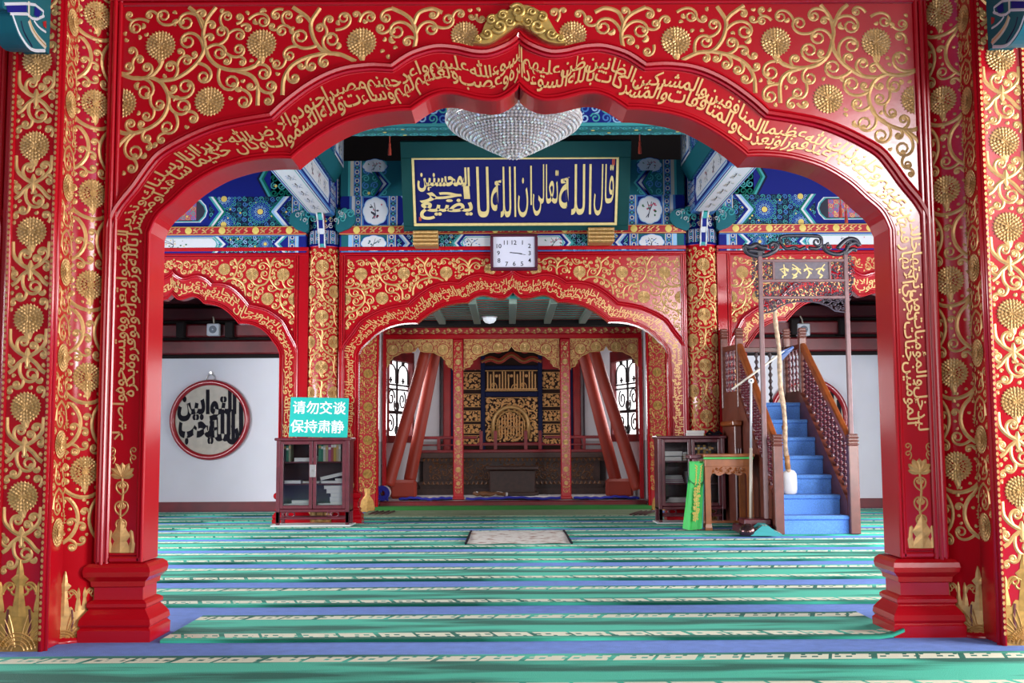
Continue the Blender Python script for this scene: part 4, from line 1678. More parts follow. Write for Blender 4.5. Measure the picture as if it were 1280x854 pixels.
# beams that run from front to back over the columns
for sd, nm in ((-1, 'left'), (1, 'right')):
    hw = .155
    za_, zb_ = 3.86, 4.26
    ya, yb = Y1 + .35, YC2 - .17
    mb = MB()
    mb.box((-hw, 0, za_), (hw, yb - ya, zb_), 'sky_blue', .02)
    L = yb - ya
    us = Sheet()     # underside: u across, v along
    swirls(us, -hw + .01, hw - .01, 0.0, .6, 'sky_blue', ('pale_blue', 'light_teal'), r_=.03, seed=2)
    for w_, m_, h in ((.15, 'pale_blue', .002), (.14, 'deep_blue', .0026), (.125, 'white_paint', .0032), (.110, 'light_teal', .0038), (.10, 'white_paint', .0044)):
        us.poly([(-w_, L - 2.55), (w_, L - 2.55), (w_, L - .30), (0, L - .12), (-w_, L - .30)], m_, h)
    for k in range(5):
        spray(us, (0, L - .6 - k * .38), .08, .17, 2 if sd > 0 else 3, .0052)
    swirls(us, -hw + .01, hw - .01, .7, L - 2.7, 'deep_blue', ('pale_blue', 'light_teal'), r_=.034, seed=7)
    us.apply(mb, lambda u, v, h: (u, v, za_ - h))
    ins = Sheet()    # inner flank: u along, v up
    z0, z1 = za_ + .02, zb_ - .02
    ins.poly([(.1, z0), (L, z0), (L, z1), (.1, z1)], 'deep_blue', .001)
    for q_, m_, h in ((.03, 'pale_blue', .002), (.045, 'white_paint', .0026), (.06, 'sky_blue', .0032), (.075, 'white_paint', .0038)):
        ins.poly([(L - 2.5 + q_, z0 + q_), (L - .55 - q_, z0 + q_), (L - .45 - q_, (z0 + z1) / 2), (L - .55 - q_, z1 - q_), (L - 2.5 + q_, z1 - q_)], m_, h)
    for k in range(4):
        spray(ins, (L - .85 - k * .42, (z0 + z1) / 2), .16, .10, (3, 0, 1, 3)[k], .0046)
    swirls(ins, L - .42, L, z0, z1, 'sky_blue', ('pale_blue', 'white_paint'), r_=.035, seed=5)
    swirls(ins, .1, L - 2.6, z0, z1, 'deep_blue', ('pale_blue', 'light_teal'), r_=.045, seed=6)
    ins.apply(mb, lambda u, v, h: (-sd * (hw + h), u, v))
    o = mb.build('tie_beam', None, (sd * XC, ya, 0))
    tag(o, 'blue tie beam with white painted panels running from front to back over the %s columns' % nm, 'beam')
    # rounder beam above it
    mb = MB()
    za2, zb2 = 4.30, 4.95
    hw2 = .25
    prof = [(-hw2, za2 + .16), (-hw2 + .10, za2), (hw2 - .10, za2), (hw2, za2 + .16), (hw2, zb2), (-hw2, zb2)]
    V = [(p[0], 0, p[1]) for p in prof] + [(p[0], L, p[1]) for p in prof]
    n = len(prof)
    mb.add(V, [(i, (i + 1) % n, n + (i + 1) % n, n + i) for i in range(n)] + [tuple(range(n - 1, -1, -1)), tuple(range(n, 2 * n))], 'teal')
    s2 = Sheet()
    z0, z1 = za2 + .18, zb2 - .03
    swirls(s2, L - 3.2, L - .06, z0, z1, 'deep_blue', ('pale_blue', 'light_teal', 'sky_blue'), r_=.05, seed=9)
    for q_, m_, h in ((0, 'white_paint', .006), (.03, 'deep_blue', .0066), (.06, 'pale_blue', .0072), (.08, 'white_paint', .0078)):
        s2.poly([(L - .72 + q_, z0 + q_), (L - .02 - q_, z0 + q_), (L - .02 - q_, z1 - q_), (L - .72 + q_, z1 - q_)], m_, h)
    spray(s2, (L - .37, (z0 + z1) / 2), .2, .2, 3, .009)
    s2.apply(mb, lambda u, v, h: (-sd * (hw2 + h), u, v))
    s3_ = Sheet()
    swirls(s3_, -.14, .14, 1.0, L - .1, 'sky_blue', ('pale_blue', 'light_teal'), r_=.036, seed=3)
    s3_.apply(mb, lambda u, v, h: (u, v, za2 - h))
    o = mb.build('tie_beam', None, (sd * XC, ya, 0))
    tag(o, 'thicker upper beam with bevelled edges resting above the %s tie beam' % nm, 'beam')

# painted heads of the two far columns with their curled brackets
for sd, nm in ((-1, 'left'), (1, 'right')):
    root = thing('column_capital', 'painted head with green scroll brackets on top of the %s far column' % nm, 'capital', (sd * XC, YC2, ZRED))
    mb = MB()
    H = 4.55 - ZRED
    mb.lathe([(CR + .012, 0), (CR + .012, .02), (CR + .004, .02), (CR + .004, H)], (0, 0, 0), 'deep_blue', 48)
    sh = Sheet()
    Cc = 2 * PI * (CR + .004)
    key_n = 14
    for i in range(key_n):
        key_band(sh, i * Cc / key_n, (i + .8) * Cc / key_n, .03, .20)
    swirls(sh, 0, Cc, .22, .52, 'deep_blue', ('cream', 'light_teal', 'white_paint'), r_=.036, seed=12)
    for i in range(key_n):
        key_band(sh, i * Cc / key_n, (i + .5) * Cc / key_n, .55, H - .01)

    def cyl(u, v, h):
        a = u / (CR + .004) - PI / 2
        return ((CR + .004 + h) * math.cos(a), (CR + .004 + h) * math.sin(a), v)
    sh.apply(mb, cyl)
    mb.build('painted_head', root)
    for s2 in (-1, 1):
        bm_ = MB()
        out = smooth_path([(s2 * .17, .46), (s2 * .30, .45), (s2 * .40, .40), (s2 * .41, .30), (s2 * .34, .22), (s2 * .27, .19), (s2 * .21, .17), (s2 * .17, .20)], 4)
        bm_.prism(out, -.24, -.12, 'teal')
        for (cx, cz, rr) in ((.33, .34, .065), (.235, .29, .05), (.27, .40, .04)):
            sp_ = Sheet()
            sp_.stroke(Scroll.spiral((s2 * (cx - rr), cz), R(90), -1, rr, 1.4), .018, 'light_teal', .012)
            sp_.stroke(Scroll.spiral((s2 * (cx - rr * .8), cz - .02), R(60), 1, rr * .7, 1.3), .010, 'white_paint', .012)
            sp_.apply(bm_, lambda u, v, h: (u, -.24 - h, v))
        bm_.build('scroll_bracket', root)
    bm_ = MB()
    prof = [(-.20, -.02), (-.24, .02), (-.26, .14), (-.32, .20), (-.36, .30), (-.44, .36), (-.52, .50), (-.20, .50)]
    bm_.prism(prof, -.035, .035, 'roundel_red', 'X')
    for i, (a, c_) in enumerate(zip(prof[:-2], prof[1:-1])):
        m_ = ('light_teal', 'deep_blue', 'white_paint', 'deep_blue', 'light_teal', 'green_paint')[i % 6]
        bm_.add([(-.038, a[0] - .008, a[1]), (.038, a[0] - .008, a[1]), (.038, c_[0] - .008, c_[1]), (-.038, c_[0] - .008, c_[1])], [(0, 1, 2, 3)], m_)
        for s2 in (-1, 1):
            bm_.tube([(s2 * .036, a[0] - .008, a[1]), (s2 * .036, c_[0] - .008, c_[1])], .010, 'white_paint', 6)
    bm_.build('front_bracket', root)

# beam across the hall above the chandelier
mb = MB()
mb.box((-2.38, 0, 3.90), (2.38, .32, 4.40), 'teal', .02)
sh = Sheet()
swirls(sh, -2.3, 2.3, 3.93, 4.38, 'deep_blue', ('light_teal', 'pale_blue', 'sky_blue'), r_=.05, seed=14)
stripes(sh, -2.35, 3.90, 3.93, [(4.7, 'light_teal')], .004)
sh.apply(mb, lambda u, v, h: (u, -h, v))
sh = Sheet()
swirls(sh, -2.3, 2.3, .02, .30, 'teal', ('light_teal', 'green_paint'), r_=.05, seed=15)
sh.apply(mb, lambda u, v, h: (u, v, 3.90 - h))
tag(mb.build('cross_beam', None, (0, 10.1, 0)), 'green and blue painted cross beam high behind the chandelier', 'beam')

# ------------------------------------------------------------ the writing plaque
pA, pB = at(505, 289, 13.78), at(785, 287, 13.78)
pT = at(640, 176, 13.25)
pm_ = (pA + pB) / 2
W_ = (pB - pA).length
H_ = math.hypot(pT.z - pm_.z, 13.78 - 13.25)
tilt = math.atan2(13.78 - 13.25, pT.z - pm_.z)
root = thing('plaque', 'large blue plaque with gold writing in a green frame, leaning forward under the ceiling', 'plaque', pm_)
root.rotation_euler = (tilt, 0, 0)
hw = W_ / 2
fx0, fx1, fz0, fz1 = -hw + .13, hw - .145, .07, H_ - .20
mb = MB()
mb.box((-hw, -.03, 0), (hw, .05, fz0), 'plaque_green', .006)
mb.box((-hw, -.03, fz1), (hw, .05, H_), 'plaque_green', .006)
mb.box((-hw, -.03, fz0), (fx0, .05, fz1), 'plaque_green', .006)
mb.box((fx1, -.03, fz0), (hw, .05, fz1), 'plaque_green', .006)
mb.build('frame', root)
mb = MB()
for (a, c_, e, f_) in ((fx0, fx1, fz0, fz0 + .035), (fx0, fx1, fz1 - .02, fz1), (fx0, fx0 + .03, fz0 + .035, fz1 - .02), (fx1 - .03, fx1, fz0 + .035, fz1 - .02)):
    mb.box((a, -.036, e), (c_, -.02, f_), 'plaque_gold', .004)
mb.build('gold_border', root)
mb = MB()
mb.box((fx0, -.015, fz0), (fx1, .04, fz1), 'plaque_blue')


def plq(px, py):
    """plaque pixel -> local (x, z)"""
    return ((px - 516) / (768 - 516) * (fx1 - fx0 - .06) + fx0 + .03, (283 - py) / (283 - 192) * (fz1 - fz0 - .05) + fz0 + .035)


def plq_word(t, x0, x1, y0, y1, bold=.03, raw=False):
    a, c_ = plq(x0, y1), plq(x1, y0)
    V, F = fit(t if raw else shape(t), a[0], c_[0], a[1], c_[1], bold, 4)
    k = len(mb.v) % 5
    mb.add([(v[0], -.0165 - .0016 * k - v[2], v[1]) for v in V], F, 'plaque_gold')


plq_word('قال', 741, 766, 200, 273, .004)
plq_word('\uFEEA\uFEE0\uFEDF\uFE8D', 697, 738, 200, 272, .0, True)   # الله
plq_word('\u0651', 699, 711, 218, 228, .02, True)
plq_word('تعالى', 664, 696, 200, 273, .004)
plq_word('ان', 645, 663, 202, 275, .004)
plq_word('\uFEEA\uFEE0\uFEDF\uFE8D', 611, 643, 203, 275, .0, True)
plq_word('\u0651', 616, 628, 221, 230, .02, True)
plq_word('\uFE8E\uFEDF', 593, 609, 203, 275, .0, True)
plq_word('يضيع', 521, 588, 248, 278, .03)
plq_word('اجر', 521, 585, 230, 254, .035)
plq_word('المحسنين', 519, 585, 204, 238, .035)
# red seals of the calligrapher
for (px, py, w_, h_) in ((764.5, 196, .035, .11), (521, 277, .03, .05)):
    a = plq(px, py)
    mb.box((a[0] - w_ / 2, -.018, a[1] - h_ / 2), (a[0] + w_ / 2, -.014, a[1] + h_ / 2), 'prop_red')
mb.build('writing_panel', root)

# gilded blocks that carry the plaque
for k, (x0, x1, y0, y1, nm) in enumerate(((517, 547, 288, 307, 'left'), (736, 767, 284, 303, 'right'))):
    a, c_ = at(x0, y1, 13.72), at(x1, y0, 13.72)
    root = thing('plaque_bracket', 'gold rope-carved block carrying the %s end of the blue plaque' % nm, 'bracket', ((a.x + c_.x) / 2, 13.74, a.z), group=None)
    w_, h_ = c_.x - a.x, c_.z - a.z
    mb = MB()
    mb.box((-w_ / 2, -.02, 0), (w_ / 2, YF - 13.78, h_), 'carved_gold', .01)
    for r_ in range(4):
        zz = h_ * (r_ + .5) / 4
        n = 18
        for ph in (0, PI):
            pts = [(-w_ / 2 + w_ * i / (n * 4), -.03 - .012 * math.cos(i * 1.2 + ph), zz + .012 * math.sin(i * 1.2 + ph)) for i in range(n * 4 + 1)]
            mb.tube(pts, .012, 'gilt', 5)
    mb.build('rope_carving', root)

# ------------------------------------------------------------ clock
a, c_ = at(613, 338.5, 13.92), at(672, 292.5, 13.92)
root = thing('wall_clock', 'square white clock in a dark purple frame hanging below the plaque', 'clock', ((a.x + c_.x) / 2, 13.92, a.z))
w_, h_ = (c_.x - a.x), (c_.z - a.z)
mb = MB()
fw = .038
for (x0, x1, z0, z1) in ((-w_ / 2, w_ / 2, 0, fw), (-w_ / 2, w_ / 2, h_ - fw, h_), (-w_ / 2, -w_ / 2 + fw, fw, h_ - fw), (w_ / 2 - fw, w_ / 2, fw, h_ - fw)):
    mb.box((x0, -.045, z0), (x1, .04, z1), 'clock_frame', .012)
mb.build('frame', root)
mb = MB()
mb.box((-w_ / 2 + fw, -.01, fw), (w_ / 2 - fw, .03, h_ - fw), 'clock_face')
ck = lambda px, py: ((px - 642.2) / 59 * w_, (338.5 - py) / 46 * h_)
for t, px, py in (('11', 632, 303.4), ('12', 642.3, 303.4), ('1', 652.7, 303.4), ('2', 661.4, 307.7), ('3', 661.6, 316.8), ('4', 661.4, 326), ('5', 652, 330), ('6', 642.4, 330), ('7', 633, 330.3), ('8', 623.4, 326), ('9', 622.8, 316.5), ('10', 623.5, 307.7)):
    V, F = text_mesh(t, .01, 3)
    mx_, my_ = max(v[0] for v in V) / 2 + min(v[0] for v in V) / 2, .34
    p = ck(px, py)
    s_ = .078
    mb.add([(p[0] + (v[0] - mx_) * s_, -.0112, p[1] + (v[1] - my_) * s_) for v in V], F, 'ink_black')
mb.build('face', root)
for nm, pts, wd in (('hour_hand', [(637, 315.9), (652, 317.6)], .011), ('minute_hand', [(637, 315.7), (656.5, 318.9)], .006)):
    sh = Sheet()
    sh.stroke([ck(*p) for p in pts], wd, 'ink_black', .002, .003)
    mb = MB()
    sh.apply(mb, lambda u, v, h: (u, -.010 - h, v))
    mb.build(nm, root)

# ------------------------------------------------------------ chandelier
YCH = 9.0
ctr = at(642.5, 198, YCH)
root = thing('chandelier', 'bowl shaped crystal chandelier hanging from the ceiling behind the front arch', 'chandelier', (ctr.x, YCH, ctr.z))
prof = [(.03, 0.0), (.10, .035), (.20, .085), (.32, .15), (.43, .21), (.51, .26), (.548, .305), (.55, .345), (.525, .385), (.47, .42), (.38, .44)]
pp = smooth_path(prof, 8)
mb = MB()
mb.lathe([(p[0] - .016, p[1] + .010) for p in pp if p[0] > .02], (0, 0, 0), 'crystal', 48)
acc, last, ring = 0, None, 0


def bead(mb, c, r_, m_, k=0):
    V = [(c[0], c[1], c[2] + r_), (c[0], c[1], c[2] - r_)]
    for i in range(5):
        a = 2 * PI * i / 5 + k
        V.append((c[0] + r_ * math.cos(a), c[1] + r_ * math.sin(a), c[2]))
    F = []
    for i in range(5):
        j = (i + 1) % 5
        F += [(0, 2 + i, 2 + j), (1, 2 + j, 2 + i)]
    mb.add(V, F, m_)


rgc = random.Random(4)
for a, c_ in zip(pp, pp[1:]):
    acc += math.hypot(c_[0] - a[0], c_[1] - a[1])
    if acc > .027:
        acc = 0
        n = max(6, int(2 * PI * c_[0] / .031))
        for i in range(n):
            w_ = 2 * PI * (i + .5 * (ring % 2)) / n
            bead(mb, (c_[0] * math.cos(w_), c_[0] * math.sin(w_), c_[1]), .0165, 'crystal_bright' if rgc.random() < .35 else 'crystal', rgc.random())
        ring += 1
tag(mb.build('crystal_bowl', root), kind='stuff')
mb = MB()
mb.lathe([(.50, .40), (.545, .395), (.55, .41), (.545, .425), (.50, .425)], (0, 0, 0), 'carved_gold', 48, cap=False)
mb.build('rim_ring', root)
mb = MB()
for i in range(26):
    w_ = 2 * PI * i / 26
    for k in range(11):
        t = k / 10
        r_ = .17 + .10 * (1 - t) ** 2
        bead(mb, (r_ * math.cos(w_), r_ * math.sin(w_), .45 + t * .75), .017, 'crystal_bright' if k % 2 else 'crystal', k)
tag(mb.build('crystal_strands', root), kind='stuff')
mb = MB()
mb.tube([(0, 0, .1), (0, 0, 5.78 - ctr.z)], .014, 'steel', 8)
mb.lathe([(.02, 1.18), (.20, 1.20), (.20, 1.24), (.02, 1.26)], (0, 0, 0), 'carved_gold', 24)
mb.lathe([(.09, 5.72 - ctr.z), (.06, 5.74 - ctr.z), (.09, 5.78 - ctr.z)], (0, 0, 0), 'steel', 16)
mb.build('stem', root)

# red tasselled cords hanging from the ceiling
for px, py, Y, nm in ((487, 194, 13.2, 'left of the blue plaque'), (800, 192, 13.2, 'right of the blue plaque'), (1051, 272, 13.6, 'at the far right over the pulpit gate'), (1058, 279, 13.65, 'lower of the two over the pulpit gate')):
    p = at(px, py, Y)
    root = thing('tassel_cord', 'thin red cord with a tassel hanging %s' % nm, 'cord', (p.x, Y, p.z))
    mb = MB()
    mb.tube([(0, 0, .14), (.004, 0, .6), (0, 0, 5.8 - p.z)], .008, 'prop_red', 6)
    mb.build('cord', root)
    mb = MB()
    mb.lathe([(.022, 0), (.020, .07), (.012, .11), (.016, .125), (.012, .15), (.004, .16)], (0, 0, 0), 'prop_red', 10)
    mb.build('tassel', root)

# ------------------------------------------------------------ roundels and loudspeakers on the back wall
def roundel(px, py, Y, label):
    c = at(px, py, Y)
    root = thing('wall_roundel', label, 'wall ornament', (c.x, YB - .005, c.z))
    Ro = .60
    mb = MB()
    mb.lathe([(Ro - .085, .03), (Ro - .075, .065), (Ro - .035, .085), (Ro - .008, .06), (Ro, .02), (Ro - .02, .0)], (0, 0, 0), 'roundel_red', 64, 'Y', cap=False)
    mb.build('rim', root)
    mb = MB()
    mb.lathe([(Ro - .02, 0), (Ro - .02, .02), (.001, .022)], (0, 0, 0), 'roundel_cream', 48, 'Y', smooth=False)
    k = 1.2 / 101.0

    def word(t, x0, x1, y0, y1, bold, slant=0., raw=False):
        V, F = fit(t if raw else shape(t), (x0 - 263) * k, (x1 - 263) * k, (525 - y1) * k, (525 - y0) * k, bold, 4, slant)
        k_ = len(mb.v) % 5
        mb.add([(v[0], -.0245 - .0016 * k_ - v[2], v[1]) for v in V], F, 'ink_black')
    word('التوابين', 222, 296, 487, 527, .05, .0)
    word('ا', 299, 305, 503, 545, .02)
    word('ن', 284, 300, 530, 556, .06)
    word('\uFEEA\uFEE0\uFEDF\uFE8D', 262, 295, 512, 552, .05, 0, True)
    word('يحب', 224, 268, 524, 556, .055)
    mb.build('writing_disc', root)
    mb = MB()
    for s2 in (-1, 1):
        mb.tube([(s2 * .06, -.03, Ro - .02), (s2 * .05, -.03, Ro + .05), (0, -.02, Ro + .10)], .008, 'steel', 6)
    mb.lathe([(.02, 0), (.02, .03)], (0, -.0, Ro + .10), 'steel', 10, 'Y')
    mb.build('hanger', root)


roundel(263, 525, YB, 'round red framed disc with black writing on the white wall at the left')
roundel(1010, 522, YB, 'round red framed disc with black writing half hidden behind the pulpit stairs')

for px, py, nm in ((266, 412, 'left'), (1005, 412, 'right')):
    c = at(px, py, 16.45)
    root = thing('loudspeaker', 'small white loudspeaker under the narrow arch at the %s' % nm, 'loudspeaker', (c.x, 16.45, c.z))
    mb = MB()
    mb.box((-.092, 0, -.09), (.092, .12, .09), 'speaker_white', .012)
    mb.build('cabinet', root)
    mb = MB()
    mb.lathe([(.056, -.0), (.056, .006), (.040, .008), (.036, .002), (.014, .003), (.010, .010), (.001, .011)], (0, 0, 0), 'speaker_grille', 24, 'Y')
    mb.lathe([(.012, .011), (.001, .014)], (0, 0, 0), 'speaker_white', 12, 'Y')
    mb.build('speaker_cone', root)
    mb = MB()
    mb.tube([(0, .06, .09), (-.01, .07, .16), (-.04, .12, .26)], .012, 'cream', 6)
    mb.box((-.03, .11, -.05), (.03, YB - 16.45 - .10, .05), 'rosewood_dark')
    mb.build('bracket', root)

# ------------------------------------------------------------ the prayer niche behind the middle arch
ZN = .13                       # its floor, one low step up
mb = MB()
mb.box((-2.25, YB + .25, 0), (2.25, 21.0, ZN), 'wall_grey')
mb.box((-2.0, YB - .02, 0), (2.0, YB + .25, ZN - .002), 'wall_grey')
tag(mb.build('floor_niche'), kind='structure')
WP = [(-2.02, YB + .2), (-2.02, 17.55), (-1.34, 19.9), (-1.30, 20.5), (1.30, 20.5), (1.34, 19.9), (2.02, 17.55), (2.02, YB + .2)]
WIN0, WIN1 = at(482, 455, 17.75), at(515, 540, 18.65)


def wall_seg(a, c_, name, win=None):
    """upright wall between two plan points, white above and grey below, with an optional window hole"""
    dx, dy = c_[0] - a[0], c_[1] - a[1]
    L = math.hypot(dx, dy)
    nx, ny = dy / L, -dx / L
    if nx * (0 - (a[0] + c_[0]) / 2) + ny * (18.5 - (a[1] + c_[1]) / 2) > 0:
        nx, ny = -nx, -ny             # outwards
    mb = MB()

    def slab(s0, s1, z0, z1, m_):
        P = [(a[0] + dx * s / L, a[1] + dy * s / L) for s in (s0, s1)]
        q = [(P[0][0], P[0][1]), (P[1][0], P[1][1]), (P[1][0] + nx * .15, P[1][1] + ny * .15), (P[0][0] + nx * .15, P[0][1] + ny * .15)]
        mb.prism(q, z0, z1, m_, 'Z')
    zd = 1.02
    if win:
        s0, s1, w0, w1 = win
        slab(0, s0, zd, 3.4, 'wall_white')
        slab(s1, L, zd, 3.4, 'wall_white')
        slab(s0, s1, zd, w0, 'wall_white')
        slab(s0, s1, w1, 3.4, 'wall_white')
    else:
        slab(0, L, zd, 3.4, 'wall_white')
    slab(0, L, ZN, zd, 'wall_grey')
    tag(mb.build(name), kind='structure')
    return L, (dx / L, dy / L), (nx, ny)


ws0, ws1, wz0, wz1 = .15, 1.22, 1.12, 2.32
wall_seg(WP[0], WP[1], 'wall_niche_side')
iL = wall_seg(WP[1], WP[2], 'wall_niche_side', (ws0, ws1, wz0, wz1))
wall_seg(WP[2], WP[3], 'wall_niche_side')
wall_seg(WP[3], WP[4], 'wall_niche_back')
wall_seg(WP[5], WP[4], 'wall_niche_side')
iR = wall_seg(WP[6], WP[5], 'wall_niche_side', (ws0, ws1, wz0, wz1))
wall_seg(WP[7], WP[6], 'wall_niche_side')
mb = MB()
mb.box((-2.3, YB + .2, 3.35), (2.3, 21, 3.45), 'dark_timber')
tag(mb.build('ceiling_niche'), kind='structure')

# windows with black iron tracery
for k, (P0, (L, t_, n_)) in enumerate(((WP[1], iL), (WP[6], iR))):
    rz = math.atan2(t_[1], t_[0])
    root = bpy.data.objects.new('window_%d' % (k + 1), None)
    COL.objects.link(root)
    root.location = (P0[0], P0[1], 0)
    root.rotation_euler = (0, 0, rz)
    tag(root, kind='structure')
    # in this frame x runs along the wall; the room is at +y for the right wall, -y for the left one
    si = -1 if (n_[0] * -t_[1] + n_[1] * t_[0]) > 0 else 1
    mb = MB()
    mb.box((ws0, -si * .09, wz0), (ws1, -si * .10, wz1), 'window_light')
    mb.build('pane', root)
    mb = MB()
    for (x0, x1, z0, z1) in ((ws0 - .05, ws0 + .03, wz0 - .05, wz1 + .05), (ws1 - .03, ws1 + .05, wz0 - .05, wz1 + .05), (ws0 - .05, ws1 + .05, wz0 - .12, wz0 + .0), (ws0 - .05, ws1 + .05, wz1, wz1 + .18)):
        mb.box((x0, -si * .06, z0), (x1, si * .03, z1), 'red_beam', .008)
    mb.build('window_frame', root)
    mb = MB()
    yy = -si * .05
    w_ = ws1 - ws0
    B = lambda p, q_, r_=.012: mb.tube([(p[0], yy, p[1]), (q_[0], yy, q_[1])], r_, 'iron', 5)
    xm = (ws0 + ws1) / 2
    B((xm, wz0), (xm, wz1), .020)
    for z in (.30, .62, .68, .30 + .02):
        B((ws0, wz0 + z * (wz1 - wz0)), (ws1, wz0 + z * (wz1 - wz0)), .016)
    for xc in (ws0 + w_ * .25, ws0 + w_ * .75):
        zz = wz0 + .70 * (wz1 - wz0)
        pts = [(xc - w_ * .2, yy, zz)] + [(xc + w_ * .2 * math.cos(R(a)), yy, zz + .16 + .15 * math.sin(R(a))) for a in range(180, -1, -15)] + [(xc + w_ * .2, yy, zz)]
        mb.tube(pts, .014, 'iron', 5)
        mb.tube([(xc, yy, wz1), (xc, yy, zz + .31)], .03, 'iron', 5)
        mb.tube([(xc - .05, yy, zz + .05), (xc + .05, yy, zz + .05)], .016, 'iron', 5)
        mb.tube([(xc, yy, zz), (xc, yy, zz + .10)], .016, 'iron', 5)
    rg = random.Random(3 + k)
    for (xc, zc, rr, sd, a0) in ((ws0 + w_ * .27, wz0 + .50 * (wz1 - wz0), .15, 1, 0), (ws0 + w_ * .72, wz0 + .48 * (wz1 - wz0), .16, -1, 60), (ws0 + w_ * .25, wz0 + .15 * (wz1 - wz0), .15, -1, 90), (ws0 + w_ * .74, wz0 + .16 * (wz1 - wz0), .15, 1, 200),
                              (ws0 + w_ * .5, wz0 + .40 * (wz1 - wz0), .12, 1, 140), (ws0 + w_ * .5, wz0 + .08 * (wz1 - wz0), .10, -1, 20)):
        pts = []
        for i in range(21):
            t = i / 20
            r_ = rr * (1 - .75 * t)
            a = R(a0 + sd * 470 * t)
            pts.append((xc + r_ * math.cos(a), yy, zc + r_ * math.sin(a)))
        mb.tube(pts, .014, 'iron', 5)
    mb.build('iron_tracery', root)
    c_ = Vector(((ws0 + ws1) / 2, 0, 0))
    p = Vector((P0[0], P0[1], 0)) + Vector((t_[0], t_[1], 0)) * c_.x - Vector((n_[0], n_[1], 0)) * .10 + Vector((0, 0, 1.75))
    area('niche_window_daylight_%d' % k, p, p - Vector((n_[0], n_[1], .25)), .9, 1.1, 20, (1, 1, 1))

# low ceiling of painted boards and battens before the niche
mb = MB()
zc = 2.79
mb.box((-2.18, Y2 + .24, zc + .05), (2.18, YB - .02, zc + .09), 'ceiling_teal')
for i in range(10):
    y = Y2 + .35 + i * .26
    mb.box((-2.18, y, zc + .042), (2.18, y + .035, zc + .05), 'batten_red')
for i in range(9):
    x = -2.1 + i * .525
    mb.box((x - .05, Y2 + .24, zc - .02), (x + .05, YB - .02, zc + .05), 'ceiling_slat', .006)
tag(mb.build('ceiling_boards'), kind='structure')
p = at(612, 397, 15.75)
root = thing('ceiling_lamp', 'small white dome lamp under the green board ceiling', 'lamp', (p.x, 15.75, zc - .02))
mb = MB(); mb.lathe([(.11, 0), (.11, -.015), (.09, -.015)], (0, 0, 0), 'white_paint', 24); mb.build('base', root)
mb = MB(); mb.lathe([(.095, -.015), (.09, -.05), (.06, -.085), (.001, -.10)], (0, 0, 0), 'lamp_white', 24, cap=False); mb.build('lamp_shade', root)

# step with green felt, red sill
mb = MB(); mb.box((-2.02, YB - .28, .0), (2.02, YB - .05, .075), 'green_felt', .012)
tag(mb.build('felt_step'), 'low step covered with bright green felt at the foot of the prayer niche', 'step')
mb = MB(); mb.box((-1.98, YB - .045, .0), (1.98, YB + .12, .135), 'red_beam', .012)
tag(mb.build('sill_beam'), 'red wooden sill above the green felt step of the niche', 'sill')

# painted square pillars at the mouth of the niche
for sd, nm in ((-1, 'left'), (1, 'right')):
    x0 = sd * 2.13
    mb = MB()
    hw = .125
    mb.box((-hw, 0, 0), (hw, .20, 2.79), 'red_lacquer_worn', .01)
    sc = Scroll(-hw, hw, .0, .50, None, False, True, .006, 20)
    sc.flower((0, .25), .074, 'gilt_dark')
    for sg in (-1, 1):
        a = smooth_path([(0, .03), (sg * .06, .08), (sg * .085, .16)], 5)
        sc.vine(a, .015, 'gilt_dark'); sc.grow(a, (.045, .036, .028, .022), .013, 'gilt_dark', .04, 2)
    sc.fill((.034, .027, .021), .012, 'gilt_dark', 500)
    for i in range(5):
        sc.sheet.apply(mb, lambda u, v, h: (u, -h, v), 0, .30 + i * .49)
    sh = Sheet()
    for (z0, z1, a, c_) in ((0, .05, .09, .11), (.05, .16, .11, .09), (.16, .24, .09, .035), (.24, .34, .035, .05)):
        sh.raw([(-a, z0, .002), (a, z0, .002), (c_, z1, .002), (-c_, z1, .002), (0, z0, .014), (0, z1, .014)], [(0, 4, 5, 3), (4, 1, 2, 5)], 'gilt_dark')
    sh.apply(mb, lambda u, v, h: (u, -h, v))
    for s2 in (-1, 1):
        mb.box((s2 * (hw + .0), -.012, 0), (s2 * (hw + .03), .1, 2.79), 'red_lacquer', .006)
    tag(mb.build('painted_pillar', None, (x0, YB - .26, 0)), 'slim red pillar with dark gold scrolls at the %s of the niche step' % nm, 'pillar')

# carved gilt screen across the niche
YSC = 17.25
root = thing('niche_screen', 'gilded screen with three scalloped arches on slim posts across the prayer niche', 'screen', (0, YSC, 0))
zr0, zr1, zr2 = at(640, 424, YSC).z, at(640, 417.5, YSC).z, at(640, 410, YSC).z
mb = MB()
mb.box((-2.0, -.05, zr0), (2.0, .08, zr1), 'red_lacquer', .012)
mb.box((-2.0, -.03, zr1), (2.0, .08, zr2 + .02), 'red_lacquer_worn', .006)
sh = Sheet()
for i in range(46):
    xc = -1.95 + i * .0865
    sh.stroke(Scroll.spiral((xc, zr1 + .02), R(20), 1 if i % 2 else -1, .030, 1.2, 12), .016, 'gilt', .004)
    sh.disc((xc + .04, zr1 + .05), .016, 'gilt', .002, 7, .004)
sh.apply(mb, lambda u, v, h: (u, -.03 - h, v))
mb.build('top_rail', root)
PX_ = lambda px: at(px, 500, YSC).x
xs_post = [(PX_(573), .078), (PX_(706.5), .078)]
